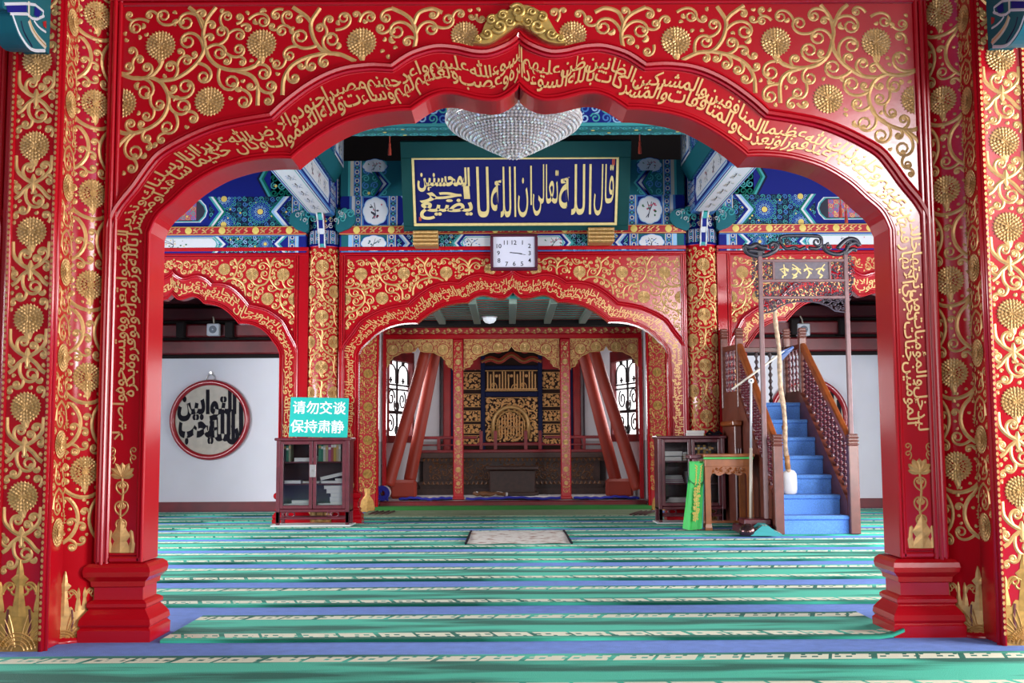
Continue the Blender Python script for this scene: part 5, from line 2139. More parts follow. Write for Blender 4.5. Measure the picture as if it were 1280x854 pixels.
for xp, hw in xs_post:
    mb = MB()
    mb.box((xp - hw, -.07, ZN), (xp + hw, .07, zr0), 'red_lacquer', .012)
    mb.box((xp - hw - .012, -.08, ZN), (xp + hw + .012, .08, ZN + .05), 'red_lacquer', .01)
    sc = Scroll(xp - hw + .018, xp + hw - .018, ZN + .1, zr0 - .05, None, res=.005, seed=31)
    n = 11
    for i in range(n):
        sc.flower((xp, ZN + .25 + i * (zr0 - ZN - .4) / (n - 1)), .036 + .012 * (i % 2), 'gilt', False)
    sc.fill((.03, .024, .018, .014), .010, 'gilt', 900)
    sc.sheet.apply(mb, lambda u, v, h: (u, -.07 - h, v))
    mb.build('post', root)
PANEL = [(475.5, 463.5), (475.5, 461), (481, 459), (482, 452), (486, 450), (489, 446), (494, 444), (499, 441), (506, 440.5), (512, 440), (516, 439), (519.6, 433.5)]


def screen_panel(xa, xb, flip_w=1.0):
    """scalloped spandrel panel hanging between two posts"""
    w0 = PX_(519.6) - PX_(475.5)
    h0 = [(PX_(p[0]) - PX_(475.5), at(p[0], p[1], YSC).z) for p in PANEL]
    half = (xb - xa) / 2
    left = [(xa + q_[0] / w0 * half, q_[1]) for q_ in h0]
    right = [(xb - q_[0] / w0 * half, q_[1]) for q_ in reversed(h0[:-1])]
    low = left + right
    mb = MB()
    V, F = [], []
    for (x, z) in low:
        V += [(x, -.02, z), (x, -.02, zr0), (x, .03, z), (x, .03, zr0)]
    for i in range(len(low) - 1):
        o = i * 4
        F += [(o, o + 4, o + 5, o + 1), (o + 2, o + 3, o + 7, o + 6), (o, o + 2, o + 6, o + 4)]
    mb.add(V, F, 'gilt')
    body = low + [(xb, zr0), (xa, zr0)]
    sc = Scroll(xa, xb, min(p[1] for p in low), zr0, lambda U, W: inside(body, U, W), res=.007, seed=int(xa * 10) + 50)
    for t in (.14, .36, .64, .86):
        c_ = (xa + (xb - xa) * t, zr0 - .13 - (.0 if .3 < t < .7 else .03))
        sc.flower(c_, .072, 'gilt', False)
        sc.sheet.stroke(arc(c_[0], c_[1], .090, 0, 360, 18), .010, 'roundel_red', .004)
    for s2 in (0, 1):
        c_ = (xa + (xb - xa) * (.07 if s2 == 0 else .93), zr0 - .36)
        sc.flower(c_, .045, 'gilt', False)
        sc.sheet.stroke(arc(c_[0], c_[1], .058, 0, 360, 14), .009, 'roundel_red', .004)
    sc.fill((.034, .027, .021, .016), .0085, 'roundel_red', 1400)
    sc.sheet.apply(mb, lambda u, v, h: (u, -.021 - h, v))
    ed = Sheet()
    ed.stroke(low, .022, 'gilt_text', .012)
    ed.apply(mb, lambda u, v, h: (u, -.022 - h, v))
    mb.build('scalloped_panel', root)


e1, e2 = xs_post[0][0], xs_post[1][0]
screen_panel(-2.0, e1 - .085)
screen_panel(e1 + .085, e2 - .085)
screen_panel(e2 + .085, 2.0)
for sd in (-1, 1):
    mb = MB()
    mb.box((sd * 2.0, -.06, ZN), (sd * 1.94, .06, zr0), 'red_lacquer', .01)
    mb.build('side_post', root)
    for xp, hw in xs_post:
        pass

# carved back panel of the niche
YBK = 20.25
root = thing('mihrab', 'tall gilded fretwork panel in a navy frame at the back of the prayer niche', 'carved panel', (0, YBK, 0))
q = lambda px, py: (at(px, py, YBK).x, at(px, py, YBK).z)
xA, zA = q(571, 552)
xB, zB = q(706, 440)
f0, f1 = q(603, 505)[0], q(676, 505)[0]
mb = MB()
mb.box((xA, .02, ZN), (xB, .12, zB + .3), 'fret_backing')
mb.build('backing', root)


def fret(x0, x1, z0, z1, seed, big=False, dens=900, mt='fretwork'):
    sc = Scroll(x0, x1, z0, z1, None, res=.007, seed=seed)
    sc.fill(((.075, .055, .04, .03, .022) if big else (.04, .032, .025, .019)), .032 if big else .028, mt, dens)
    sc.sheet.apply(mb, lambda u, v, h: (u, .018 - h * 3, v))


for sd, (x0, x1) in ((-1, (xA, f0 - .02)), (1, (f1 + .02, xB))):
    mb = MB()
    for (y0, y1) in ((466, 486), (493, 508), (514, 526), (531, 541), (545, 556)):
        za_, zb_ = q(640, y1)[1], q(640, y0)[1]
        mb.box((x0, .0, za_ - .012), (x1, .02, za_), 'fretwork', .004)
        mb.box((x0, .0, zb_), (x1, .02, zb_ + .012), 'fretwork', .004)
        mb.box((x0, .0185, za_), (x1, .03, zb_), 'fret_backing')
        fret(x0, x1, za_, zb_, 60 + y0 + sd, dens=500)
    mb.box((x0, .0, q(640, 462)[1]), (x1, .02, zB + .2), 'red_lacquer_worn')
    fret(x0, x1, q(640, 462)[1], zB + .2, 80 + sd, dens=500)
    mb.build('side_fretwork', root)
mb = MB()
zt0, zt1 = q(640, 489)[1], q(640, 463)[1]
mb.box((f0 + .05, .0, zt0), (f1 - .05, .02, zt0 + .014), 'fretwork', .004)
mb.box((f0 + .05, .0, zt1 - .014), (f1 - .05, .02, zt1), 'fretwork', .004)
n = 17
for i in range(n):
    xc = f0 + .07 + (f1 - f0 - .14) * (i + .5) / n
    if i % 5 == 3:
        sh = Sheet()
        sh.stroke(Scroll.spiral((xc, zt0 + .05), R(80), 1 if i % 2 else -1, .05, 1.4), .018, 'fretwork', .006)
        sh.disc((xc, zt1 - .10), .03, 'fretwork', .004, 10, .006)
        sh.apply(mb, lambda u, v, h: (u, .015 - h, v))
    else:
        mb.box((xc - .014, .0, zt0 + .03), (xc + .014, .018, zt1 - .02 - .05 * (i % 3 == 1)), 'fretwork', .004)
    mb.box((xc - .03, .004, zt0 + .02), (xc + .03, .018, zt0 + .05), 'fretwork', .004)
mb.build('upright_lettering', root)
mb = MB()
z0_, z1_ = q(640, 552)[1], q(640, 497)[1]
fret(f0 + .05, f1 - .05, z0_, z1_, 71, True, 1500)
mb.box((f0 + .05, .0, z1_ - .012), (f1 - .05, .02, z1_), 'fretwork', .004)
mb.build('main_fretwork', root)
mb = MB()
cx, cz = q(638.5, 531)
rr = 22 * YBK / 1400
ring = [(cx + rr * math.cos(R(a)), -.01, cz + rr * math.sin(R(a))) for a in range(0, 181, 8)]
mb.tube([(cx + rr, -.01, cz - .25)] + ring + [(cx - rr, -.01, cz - .25)], .036, 'gilt_text', 8)
ring = [(cx + rr * .78 * math.cos(R(a)), -.01, cz + rr * .78 * math.sin(R(a))) for a in range(0, 181, 8)]
mb.tube([(cx + rr * .78, -.01, cz - .25)] + ring + [(cx - rr * .78, -.01, cz - .25)], .018, 'gilt', 6)
for i in range(9):
    xo = -rr * .66 + i * rr * .165
    mb.box((cx + xo - .011, -.015, cz - .20), (cx + xo + .011, .012, cz + math.sqrt(max(0, (rr * .72) ** 2 - xo ** 2)) - .03), 'fretwork', .003)
mb.box((cx - rr * .6, -.015, cz - .05), (cx + rr * .6, .0, cz - .03), 'fretwork')
mb.build('arched_medallion', root)
mb = MB()
for (x0, x1, z0, z1) in ((f0 - .03, f0 + .05, ZN, zB - .05), (f1 - .05, f1 + .03, ZN, zB - .05), (f0 + .05, f1 - .05, q(640, 462)[1], q(640, 457)[1]), (f0 + .05, f1 - .05, q(640, 496)[1], q(640, 490)[1])):
    mb.box((x0, -.03, z0), (x1, .05, z1), 'navy_frame', .01)
mb.build('navy_frame', root)
mb = MB()
cpts = [(f0 - .02, q(640, 456)[1]), (f0 + .15, q(640, 452)[1]), (f0 + .32, q(640, 455)[1]), ((f0 + f1) / 2, q(640, 447)[1]), (f1 - .32, q(640, 455)[1]), (f1 - .15, q(640, 452)[1]), (f1 + .02, q(640, 456)[1])]
cs_ = smooth_path(cpts, 6)
for w_, m_, y_ in ((.10, 'prop_red', -.02), (.03, 'gilt', -.035)):
    sh = Sheet(); sh.stroke(cs_, w_, m_, .02); sh.apply(mb, lambda u, v, h, y_=y_: (u, y_ - h, v + .05))
mb.build('painted_crest', root)
for sd, px in ((-1, 559), (1, 721)):
    xx = q(px, 505)[0]
    mb = MB()
    mb.box((xx - .07, -.06, ZN), (xx + .07, .06, 3.0), 'red_lacquer_worn', .02)
    mb.build('red_post', root)
    xx2 = q(px + (7 if sd < 0 else -7), 505)[0]
    mb = MB()
    mb.box((xx2 - .035, -.05, ZN), (xx2 + .035, .05, 2.75), 'navy_frame', .01)
    mb.build('navy_post', root)

# dark carved platform with a red railing in front of the panel
YPL = 18.85
q = lambda px, py: (at(px, py, YPL).x, at(px, py, YPL).z)
root = thing('carved_platform', 'dark carved wooden platform below the red railing in the niche', 'platform', (0, YPL, ZN))
xa, xb = q(521, 505)[0], q(757, 505)[0]
ztp = q(640, 566)[1] - ZN
lev = [(0, .10, 0), (.10, .16, .05), (.16, .22, .03), (.22, ztp - .14, .10), (ztp - .14, ztp - .08, .04), (ztp - .08, ztp, .0)]
mb = MB()
for z0, z1, ins_ in lev:
    mb.prism([(xa + ins_, ins_), (xb - ins_, ins_), (xb - .44 - ins_, 1.2), (xa + .44 + ins_, 1.2)], z0, z1, 'platform_wood', 'Z')
sh = Sheet()
nl = 40
for i in range(nl):
    xc = xa + .08 + (xb - xa - .16) * (i + .5) / nl
    sh.raw([(xc - .035, ztp - .09, .0), (xc + .035, ztp - .09, .0), (xc, ztp - .15, .0), (xc, ztp - .10, .022)], [(0, 3, 2), (3, 1, 2), (0, 1, 3)], 'platform_tan')
    sh.raw([(xc - .035, .17, .0), (xc + .035, .17, .0), (xc, .23, .0), (xc, .18, .02)], [(0, 2, 3), (3, 2, 1), (0, 3, 1)], 'platform_tan')
sh.apply(mb, lambda u, v, h: (u, .03 - h, v))
for i in range(5):
    x0, x1 = xa + .2 + i * (xb - xa - .3) / 5, xa + .1 + (i + 1) * (xb - xa - .3) / 5
    sc = Scroll(x0, x1, .24, ztp - .16, None, res=.008, seed=90 + i)
    sc.fill((.06, .045, .034, .026), .018, 'platform_tan', 300)
    sc.sheet.apply(mb, lambda u, v, h: (u, .10 - h * 2.5, v))
mb.build('carved_base', root)
for (x0, x1, z1) in ((q(612, 505)[0], q(668, 505)[0], ztp - .10), ):
    mb = MB()
    mb.box((x0, -.45, 0), (x1, .0, .42), 'platform_wood', .02)
    mb.box((x0 - .05, -.50, .42), (x1 + .05, .02, .48), 'platform_wood', .015)
    mb.box((x0 - .05, -.5, 0), (x1 + .05, .0, .06), 'platform_wood', .015)
    mb.build('carved_step', root)
root2 = thing('railing', 'low red lacquer railing on top of the dark platform in the niche', 'railing', (0, YPL + .12, ZN + ztp))
zt = q(640, 545)[1] - ZN - ztp
mb = MB()
mb.box((xa, -.03, 0), (xb, .03, .05), 'red_beam', .008)
mb.build('bottom_rail', root2)
mb = MB()
mb.box((xa, -.03, zt - .05), (q(596, 505)[0], .03, zt), 'red_beam', .01)
mb.box((q(681, 505)[0], -.03, zt - .05), (xb, .03, zt), 'red_beam', .01)
mb.box((q(596, 505)[0], -.025, zt * .48), (q(681, 505)[0], .025, zt * .60), 'red_beam', .01)
mb.build('top_rail', root2)
mb = MB()
mb.box((xa, -.02, zt * .42), (xb, .02, zt * .52), 'red_beam', .006)
mb.build('middle_rail', root2)
for px in (523, 548, 574, 601, 619, 657, 675, 705, 730, 755):
    mb = MB()
    x = q(px, 505)[0]
    h_ = zt + (.09 if px in (601, 619, 657, 675) else .0)
    mb.box((x - .028, -.028, .05), (x + .028, .028, h_), 'red_beam', .008)
    mb.build('post', root2)

# red raking props and the logs they stand on
def prop(p0, p1, r_, label):
    mb = MB()
    a, c_ = Vector(p0), Vector(p1)
    mb.tube([(0, 0, 0), (c_ - a) * .02, (c_ - a) * .98, c_ - a], [r_ * .96, r_, r_ * .94, r_ * .9], 'prop_red', 20)
    tag(mb.build('raking_prop', None, a), label, 'prop', 'red raking props in the niche')


for sd, nm in ((-1, 'left'), (1, 'right')):
    X = lambda px, Y: (at(px, 500, Y).x if sd < 0 else at(1279 - px + .5 * 0, 500, Y).x)
    px_ = (lambda l, r_: l if sd < 0 else r_)
    Za = ZN + .01
    def P(px, py, Y):
        w = at(px, py, Y)
        return (w.x, Y, w.z)
    p0, p1 = P(px_(485, 798), px_(607, 612), 17.42), P(px_(533, 742), 438, 17.62)
    prop((p0[0], p0[1], max(p0[2], ZN + .02)), p1, .098, 'thick red raking prop, outer one of the pair at the %s of the niche' % nm)
    p0, p1 = P(px_(512, 770), px_(601, 602), 17.82), P(px_(544, 729), 441, 17.90)
    prop((p0[0], p0[1], p0[2]), p1, .098, 'thick red raking prop, inner one of the pair at the %s of the niche' % nm)
    mb = MB()
    a, c_ = P(px_(488, 757), 606, 17.74), P(px_(521, 791), 606, 17.74)
    mb.box((0, -.10, 0), (c_[0] - a[0], .10, .29), 'prop_red', .04)
    tag(mb.build('footing_block', None, (a[0], 17.74, ZN)), 'short red timber under the raking props at the %s of the niche' % nm, 'timber')

# white sheets with a blue edge spread on the floor of the niche
def sheet(px0, px1, seed, label):
    rg = random.Random(seed)
    root = thing('floor_sheet', label, 'sheet', (0, 0, ZN))
    x0, x1 = at(px0, 615, 17.1).x, at(px1, 615, 17.1).x
    nx, ny = 44, 10
    ph = [rg.uniform(0, 6) for _ in range(4)]

    def hgt(u, v):
        return .014 + .022 * (.5 + .5 * math.sin(u * 9 + ph[0] + v * 3)) * (.5 + .5 * math.sin(u * 4.3 + ph[1])) + .010 * math.sin(u * 21 + ph[2] + v * 9) ** 2
    V, F = [], []
    for j in range(ny + 1):
        for i in range(nx + 1):
            u, v = i / nx, j / ny
            V.append((x0 + (x1 - x0) * u, 16.93 + .62 * v + .05 * math.sin(u * 7 + ph[3]) * (1 - v), hgt(u, v)))
    for j in range(ny):
        for i in range(nx):
            k = j * (nx + 1) + i
            F.append((k, k + 1, k + nx + 2, k + nx + 1))
    mb = MB()
    mb.add(V, F, 'cloth_white', True)
    mb.build('cloth', root)
    mb = MB()
    pts = [(V[i][0], V[i][1], V[i][2] + .012) for i in range(nx + 1)]
    mb.tube(pts, .020, 'cloth_blue', 6)
    mb.build('blue_hem', root)


sheet(500, 566, 2, 'white sheet with a blue hem on the niche floor, left bay')
sheet(583, 700, 5, 'white sheet with a blue hem on the niche floor, middle bay')
sheet(716, 797, 8, 'white sheet with a blue hem on the niche floor, right bay')
p = at(478, 604, 16.82)
root = thing('cloth_roll', 'rolled blue and white cloth at the left end of the niche step', 'cloth roll', (p.x, 16.80, ZN))
mb = MB()
pts = []
for i in range(60):
    t = i / 59
    a = R(90 + 1150 * t)
    r_ = .035 + .075 * t
    pts.append((r_ * math.cos(a), r_ * math.sin(a)))
for sgn, m_, y0, y1 in ((1, 'cloth_white', 0, .33),):
    V, F = [], []
    for (x, z) in pts:
        V += [(x, y0, z + .12), (x, y1, z + .12)]
    for i in range(len(pts) - 1):
        F.append((2 * i, 2 * i + 1, 2 * i + 3, 2 * i + 2))
    mb.add(V, F, m_, True)
mb.build('roll', root)
mb = MB()
mb.tube([(x, -.004, z + .12) for x, z in pts], .016, 'cloth_blue', 6)
mb.tube([(-.02, .05, .01), (.02, .02, .03), (.07, .0, .05), (.08, -.02, .02)], .022, 'cloth_blue', 6)
mb.build('blue_hem', root)
mb = MB()
rg = random.Random(2)
pts = [(-.25 + .05 * i, .02 * rg.uniform(-1, 1), .02 + .025 * rg.random()) for i in range(11)]
mb.tube(pts, [.02 + .03 * rg.random() for _ in pts], 'platform_tan', 7)
mb.tube([(p[0] + .03, p[1] + .07, p[2] * .7) for p in pts], [.02 + .02 * rg.random() for _ in pts], 'cloth_white', 7)
tag(mb.build('cloth_bundle', None, (at(612, 606, 18.0).x, 18.0, ZN + .02)), 'crumpled brown and white cloth lying in front of the dark platform', 'cloth')

# ------------------------------------------------------------ carpets
def strip(y0, xa, xb, label, curl=0.0, w=MATW):
    nx = 60
    V, F = [], []
    prof = [(-w / 2, .0), (-w / 2, .012), (-w / 2 + .012, .016), (0, .016), (w / 2 - .012, .016), (w / 2, .012), (w / 2, 0)]
    hx = (xb - xa) / 2
    rg = random.Random(int(y0 * 100))
    for i in range(nx + 1):
        x = -hx + 2 * hx * i / nx
        up = 0
        if curl and x > hx - .12:
            up = curl * ((x - hx + .12) / .12) ** 2
        for (v, z) in prof:
            V.append((x, v + .006 * math.sin(x * 2.1 + y0) + .004 * math.sin(x * 5.3), z + up * (1 if v < 0 else .1)))
    m_ = len(prof)
    for i in range(nx):
        for k in range(m_ - 1):
            F.append((i * m_ + k, (i + 1) * m_ + k, (i + 1) * m_ + k + 1, i * m_ + k + 1))
    F += [tuple(range(m_)), tuple(range(nx * m_ + m_ - 1, nx * m_ - 1, -1))]
    mb = MB()
    mb.add(V, F, 'prayer_strip')
    o = mb.build('prayer_strip', None, ((xa + xb) / 2, y0 + w / 2, 0))
    return tag(o, label, 'carpet', 'green prayer strips')


LB = ['nearest green prayer strip, in front of the red pedestals at the bottom of the picture',
      'short green prayer strip lying between the two near pedestals, its right end curled up',
      'long green prayer strip just behind the near pedestals, third from the camera',
      'long green prayer strip, fourth counted from the camera',
      'long green prayer strip, fifth from the camera, in front of the small cream rug',
      'long green prayer strip running just in front of the cream rug',
      'long green prayer strip that the small cream rug lies on',
      'green prayer strip under the fronts of the two bookcases',
      'green prayer strip behind the second row of columns']
for k, lb in enumerate(LB):
    y0 = 4.53 + 1.231 * k
    if k == 0:
        strip(y0, -4.2, 4.2, lb)
    elif k == 1:
        strip(y0, -1.83, 1.93, lb, .035)
    else:
        strip(y0, -6.4, 6.4, lb)
for sd, nm in ((-1, 'left'), (1, 'right')):
    a, c_ = sorted((sd * 2.55, sd * 6.6))
    strip(15.62, a, c_, 'farthest green prayer strip before the white wall of the %s aisle' % nm)

mb = MB()
a, c_ = on_floor(452, 645).x, on_floor(826, 645).x
mb.box((a, 15.25, 0), (c_, 16.45, .020), 'pale_green_rug', .006)
for k in range(4):
    for (px0, px1) in ((461 + k * 7, 472 + k * 7), (806 - k * 6, 820 - k * 6)):
        p0, p1 = on_floor(px0, 643.5, .02), on_floor(px1, 639.5, .02)
        mb.tube([(p0.x, p0.y, .021), ((p0.x + p1.x) / 2, (p0.y + p1.y) / 2, .024), (p1.x, p1.y, .021)], .018, 'fringe', 5)
tag(mb.build('pale_rug'), 'pale green rug on the floor right before the niche step', 'rug')

p0, p1 = on_floor(583, 681, .016), on_floor(713, 664, .016)
root_w = 1.05
xr = (on_floor(583, 681).x + on_floor(714, 681).x) / 2
wr = on_floor(714, 681).x - on_floor(583, 681).x
y0r, y1r = p0.y, p1.y
root = thing('small_rug', 'small cream rug with brown flowers lying alone in the middle of the floor', 'rug', (xr, (y0r + y1r) / 2, .016))
mb = MB()
nx, ny = 24, 20
V, F = [], []
for j in range(ny + 1):
    for i in range(nx + 1):
        u, v = i / nx - .5, j / ny - .5
        V.append((u * wr, v * (y1r - y0r), .007 + .004 * math.sin(u * 14 + v * 6)))
for j in range(ny):
    for i in range(nx):
        k = j * (nx + 1) + i
        F.append((k, k + 1, k + nx + 2, k + nx + 1))
mb.add(V, F, 'cream_rug', True)
mb.build('pile', root)
for sd in (-1, 1):
    mb = MB()
    mb.box((sd * wr / 2 - .012, -(y1r - y0r) / 2, 0), (sd * wr / 2 + .012, (y1r - y0r) / 2, .016), 'ink_black', .004)
    mb.build('dark_edge', root)

# ------------------------------------------------------------ bookcases
def book_upright(x, y, z, w, d, h, ci, label, group, lean=0.0):
    root = thing('book', label, 'book', (x, y, z), 0, group)
    root.rotation_euler = (0, lean, 0)
    mb = MB()
    c = 'book_cloth_%d' % (ci % len(BOOKC))
    mb.box((0, 0, 0), (.003, d, h), c)
    mb.box((w - .003, 0, 0), (w, d, h), c)
    mb.box((0, -.002, 0), (w, .004, h), c, .001)
    mb.box((.001, -.004, h * .72), (w - .001, -.001, h * .86), 'gilt' if ci % 2 else 'paper')
    mb.build('cover', root)
    mb = MB()
    mb.box((.003, .004, .004), (w - .003, d - .005, h - .004), 'paper')
    mb.build('pages', root)


def book_flat(x, y, z, w, d, h, ci, label, group, rz=0.0, white=True):
    root = thing('book', label, 'book', (x, y, z), rz, group)
    c = 'cloth_white' if white else 'book_cloth_%d' % (ci % len(BOOKC))
    mb = MB()
    mb.box((0, 0, 0), (w, d, .004), c)
    mb.box((0, 0, h - .004), (w, d, h), c)
    mb.box((w - .004, 0, 0), (w, d, h), c)
    mb.build('cover', root)
    mb = MB()
    mb.box((.004, .005, .004), (w - .004, d - .005, h - .004), 'paper')
    mb.build('pages', root)


def bookcase(label, x0, x1, yf, ztop, shelves):
    """glazed double-door case on a low stand"""
    D = .36
    w = x1 - x0
    zb = .15
    H = ztop
    root = thing('bookcase', label, 'bookcase', (x0, yf, .016))
    H -= .016
    mb = MB()
    t = .025
    mb.box((0, .03, zb), (t, D, H - .03), 'rosewood', .004)
    mb.box((w - t, .03, zb), (w, D, H - .03), 'rosewood', .004)
    mb.box((0, D - .015, zb), (w, D, H - .03), 'rosewood_dark')
    mb.box((0, .03, zb), (w, D, zb + t), 'rosewood', .004)
    mb.box((-.025, -.012, H - .035), (w + .025, D + .01, H), 'rosewood', .01)
    for xx in (0, w - .045):
        mb.box((xx, .0, .02), (xx + .045, .045, H - .03), 'rosewood', .006)
    mb.box((.045, .005, zb), (w - .045, .04, zb + .035), 'rosewood', .006)
    mb.build('carcass', root)
    zs = []
    for s_ in shelves:
        mb = MB()
        mb.box((t, .045, s_ - .018), (w - t, D - .016, s_), 'rosewood', .003)
        mb.build('shelf', root)
    for k in (0, 1):
        dx0, dx1 = (.045, w / 2 - .004) if k == 0 else (w / 2 + .004, w - .045)
        mb = MB()
        st = .04
        z0, z1 = zb + .04, H - .04
        mb.box((dx0, .0, z0), (dx0 + st, .028, z1), 'rosewood', .005)
        mb.box((dx1 - st, .0, z0), (dx1, .028, z1), 'rosewood', .005)
        mb.box((dx0 + st, .0, z0), (dx1 - st, .028, z0 + st), 'rosewood', .005)
        mb.box((dx0 + st, .0, z1 - st), (dx1 - st, .028, z1), 'rosewood', .005)
        dr = mb.build('door', root)
        mb = MB()
        mb.box((dx0 + st - .004, .012, z0 + st - .004), (dx1 - st + .004, .016, z1 - st + .004), 'pane_glass')
        mb.build('glass_pane', dr)
    mb = MB()
    zm = zb + (H - zb) * .56
    mb.box((w / 2 - .036, -.006, zm - .08), (w / 2 + .036, .0, zm + .07), 'steel', .003)
    mb.lathe([(.012, 0), (.012, .02)], (w / 2 - .016, -.004, zm), 'steel', 10, 'Y')
    mb.lathe([(.012, 0), (.012, .02)], (w / 2 + .016, -.004, zm), 'steel', 10, 'Y')
    mb.build('lock_plate', root)
    for xx in (0, w - .045):
        for yy in (0, D - .045):
            mb = MB()
            mb.box((xx, yy, 0), (xx + .045, yy + .045, zb + .01), 'rosewood', .006)
            mb.build('leg', root)
    mb = MB()
    mb.box((.045, .005, .065), (w - .045, .03, .09), 'rosewood', .006)
    mb.box((.045, D - .03, .065), (w - .045, D - .005, .09), 'rosewood', .006)
    for xc in (w * .2, w * .8):
        mb.tube([(xc + .05 * math.cos(R(a)), .018, .125 + .03 * math.sin(R(a))) for a in range(0, 361, 30)], .010, 'rosewood', 5)
        mb.tube([(xc - .06 + .03 * math.cos(R(a)), .018, .125 + .022 * math.sin(R(a))) for a in range(0, 361, 30)], .008, 'rosewood', 5)
    mb.build('stretcher_rail', root)
    return root, w, D


def lathe_white_base(x0, x1, y0, y1, label):
    mb = MB()
    mb.box((x0, y0, 0.017), (x1, y1, .031), 'plinth_white', .004)
    tag(mb.build('white_board', None, (0, 0, 0)), label, 'board')


yf = 13.47
ax, bx = at(345, 600, yf).x, at(436.5, 600, yf).x
zt = at(390, 549, yf).z
zl = [at(390, y, yf).z - .016 for y in (640, 606.5, 579)]
zl[0] = .232
BC1, w1, D1 = bookcase('glazed rosewood bookcase at the left, below the green sign', ax, bx, yf, zt, [zl[0], zl[1], zl[2]])
BC1.location.z = .032
mb = MB(); mb.box((ax - .05, yf - .06, .017), (bx + .03, yf + .40, .031), 'plinth_white', .004)
tag(mb.build('white_board'), 'thin white board on the floor under the left bookcase', 'board')
B0 = .033
rg = random.Random(7)
colours = ['green', 'tan', 'brown', 'navy', 'cream', 'olive', 'ochre', 'black', 'pink', 'green']


def fill_row(bx0, x0, x1, z, order, hmax, where, group, yfront):
    x = x0
    i = 0
    nth = ['first', 'second', 'third', 'fourth', 'fifth', 'sixth', 'seventh', 'eighth', 'ninth', 'tenth', 'eleventh', 'twelfth']
    while i < len(order):
        wd = rg.uniform(.026, .042)
        if x + wd > x1:
            break
        c = order[i]
        book_upright(x, yfront, z, wd - .002, rg.uniform(.16, .20), hmax * rg.uniform(.82, 1.0), c, '%s upright book, %s from the left %s' % (colours[c], nth[i], where), group)
        x += wd
        i += 1


fill_row(0, ax + w1 * .565, bx - .09, zl[2] + B0, [9, 0, 4, 1, 8, 2, 6, 1, 4, 6, 5], .235, 'on the upper right shelf of the left bookcase', 'books in the left bookcase', yf + .06)
fill_row(0, ax + .075, ax + .17, zl[2] + B0, [7, 0, 5], .23, 'on the upper left shelf of the left bookcase', 'books in the left bookcase', yf + .06)
G1 = 'books in the left bookcase'
book_flat(ax + .20, yf + .06, zl[2] + B0, .26, .18, .045, 4, 'white book lying left of the stack on the upper left shelf of the left bookcase', G1)
book_flat(ax + .48 - .01, yf + .06, zl[2] + B0, .12, .17, .04, 4, 'lower small white book stacked on the upper left shelf of the left bookcase', G1) if False else None
book_flat(ax + .47, yf + .10, zl[2] + B0, .10, .16, .035, 4, 'lower white booklet beside the middle post on the upper left shelf, left bookcase', G1, 0)
book_flat(ax + .465, yf + .10, zl[2] + B0 + .036, .10, .16, .030, 4, 'upper white booklet beside the middle post on the upper left shelf, left bookcase', G1, 0)
book_flat(ax + .085, yf + .06, zl[1] + B0, .20, .16, .035, 4, 'white book lying at the left of the middle shelf in the left bookcase', G1)
book_flat(ax + .30, yf + .08, zl[1] + B0, .12, .15, .028, 1, 'tan booklet lying in the middle of the left middle shelf, left bookcase', G1, 0, False)
book_flat(ax + .43, yf + .06, zl[1] + B0, .10, .15, .026, 4, 'thin cream booklet near the middle post, middle shelf of the left bookcase', G1)
book_flat(ax + .08, yf + .07, zl[0] + B0, .32, .20, .014, 4, 'loose white paper pad on the bottom left shelf of the left bookcase', G1)
book_flat(ax + .17, yf + .09, zl[0] + B0 + .015, .24, .16, .040, 4, 'white book with bent cover on the bottom left shelf of the left bookcase', G1, .1)
X2 = ax + w1 * .55
book_flat(X2 + .02, yf + .06, zl[1] + B0, .31, .20, .028, 4, 'wide flat cream book at the base of the pile, right middle shelf, left bookcase', G1)
root = thing('book', 'cream book leaning up on the pile, right middle shelf, left bookcase', 'book', (X2 + .04, yf + .07, zl[1] + B0 + .033), 0, G1)
root.rotation_euler = (0, R(-13), 0)
mb = MB(); mb.box((0, 0, 0), (.31, .16, .005), 'cloth_white'); mb.box((0, 0, .035), (.31, .16, .04), 'cloth_white'); mb.box((.305, 0, 0), (.31, .16, .04), 'cloth_white'); mb.build('cover', root)
mb = MB(); mb.box((.003, .004, .005), (.304, .155, .035), 'paper'); mb.build('pages', root)
book_flat(X2 + .21, yf + .07, zl[1] + B0 + .029, .12, .16, .028, 4, 'white book wedged under the leaning cream book, left bookcase', G1)
book_flat(X2 + .01, yf + .07, zl[0] + B0, .15, .18, .018, 4, 'thin white pamphlet left of the tall stack at the bottom of the left bookcase', G1)
zz = zl[0] + B0
for i, (h_, dx, w_, nm) in enumerate(((.045, .155, .18, 'lowest'), (.045, .15, .19, 'second'), (.045, .16, .18, 'third'), (.05, .11, .225, 'fourth'), (.04, .08, .235, 'topmost'))):
    book_flat(X2 + dx, yf + .06, zz, w_, .17, h_, 4, '%s thick cream book of the tall stack on the bottom right shelf, left bookcase' % nm, G1, .0)
    zz += h_ + .001

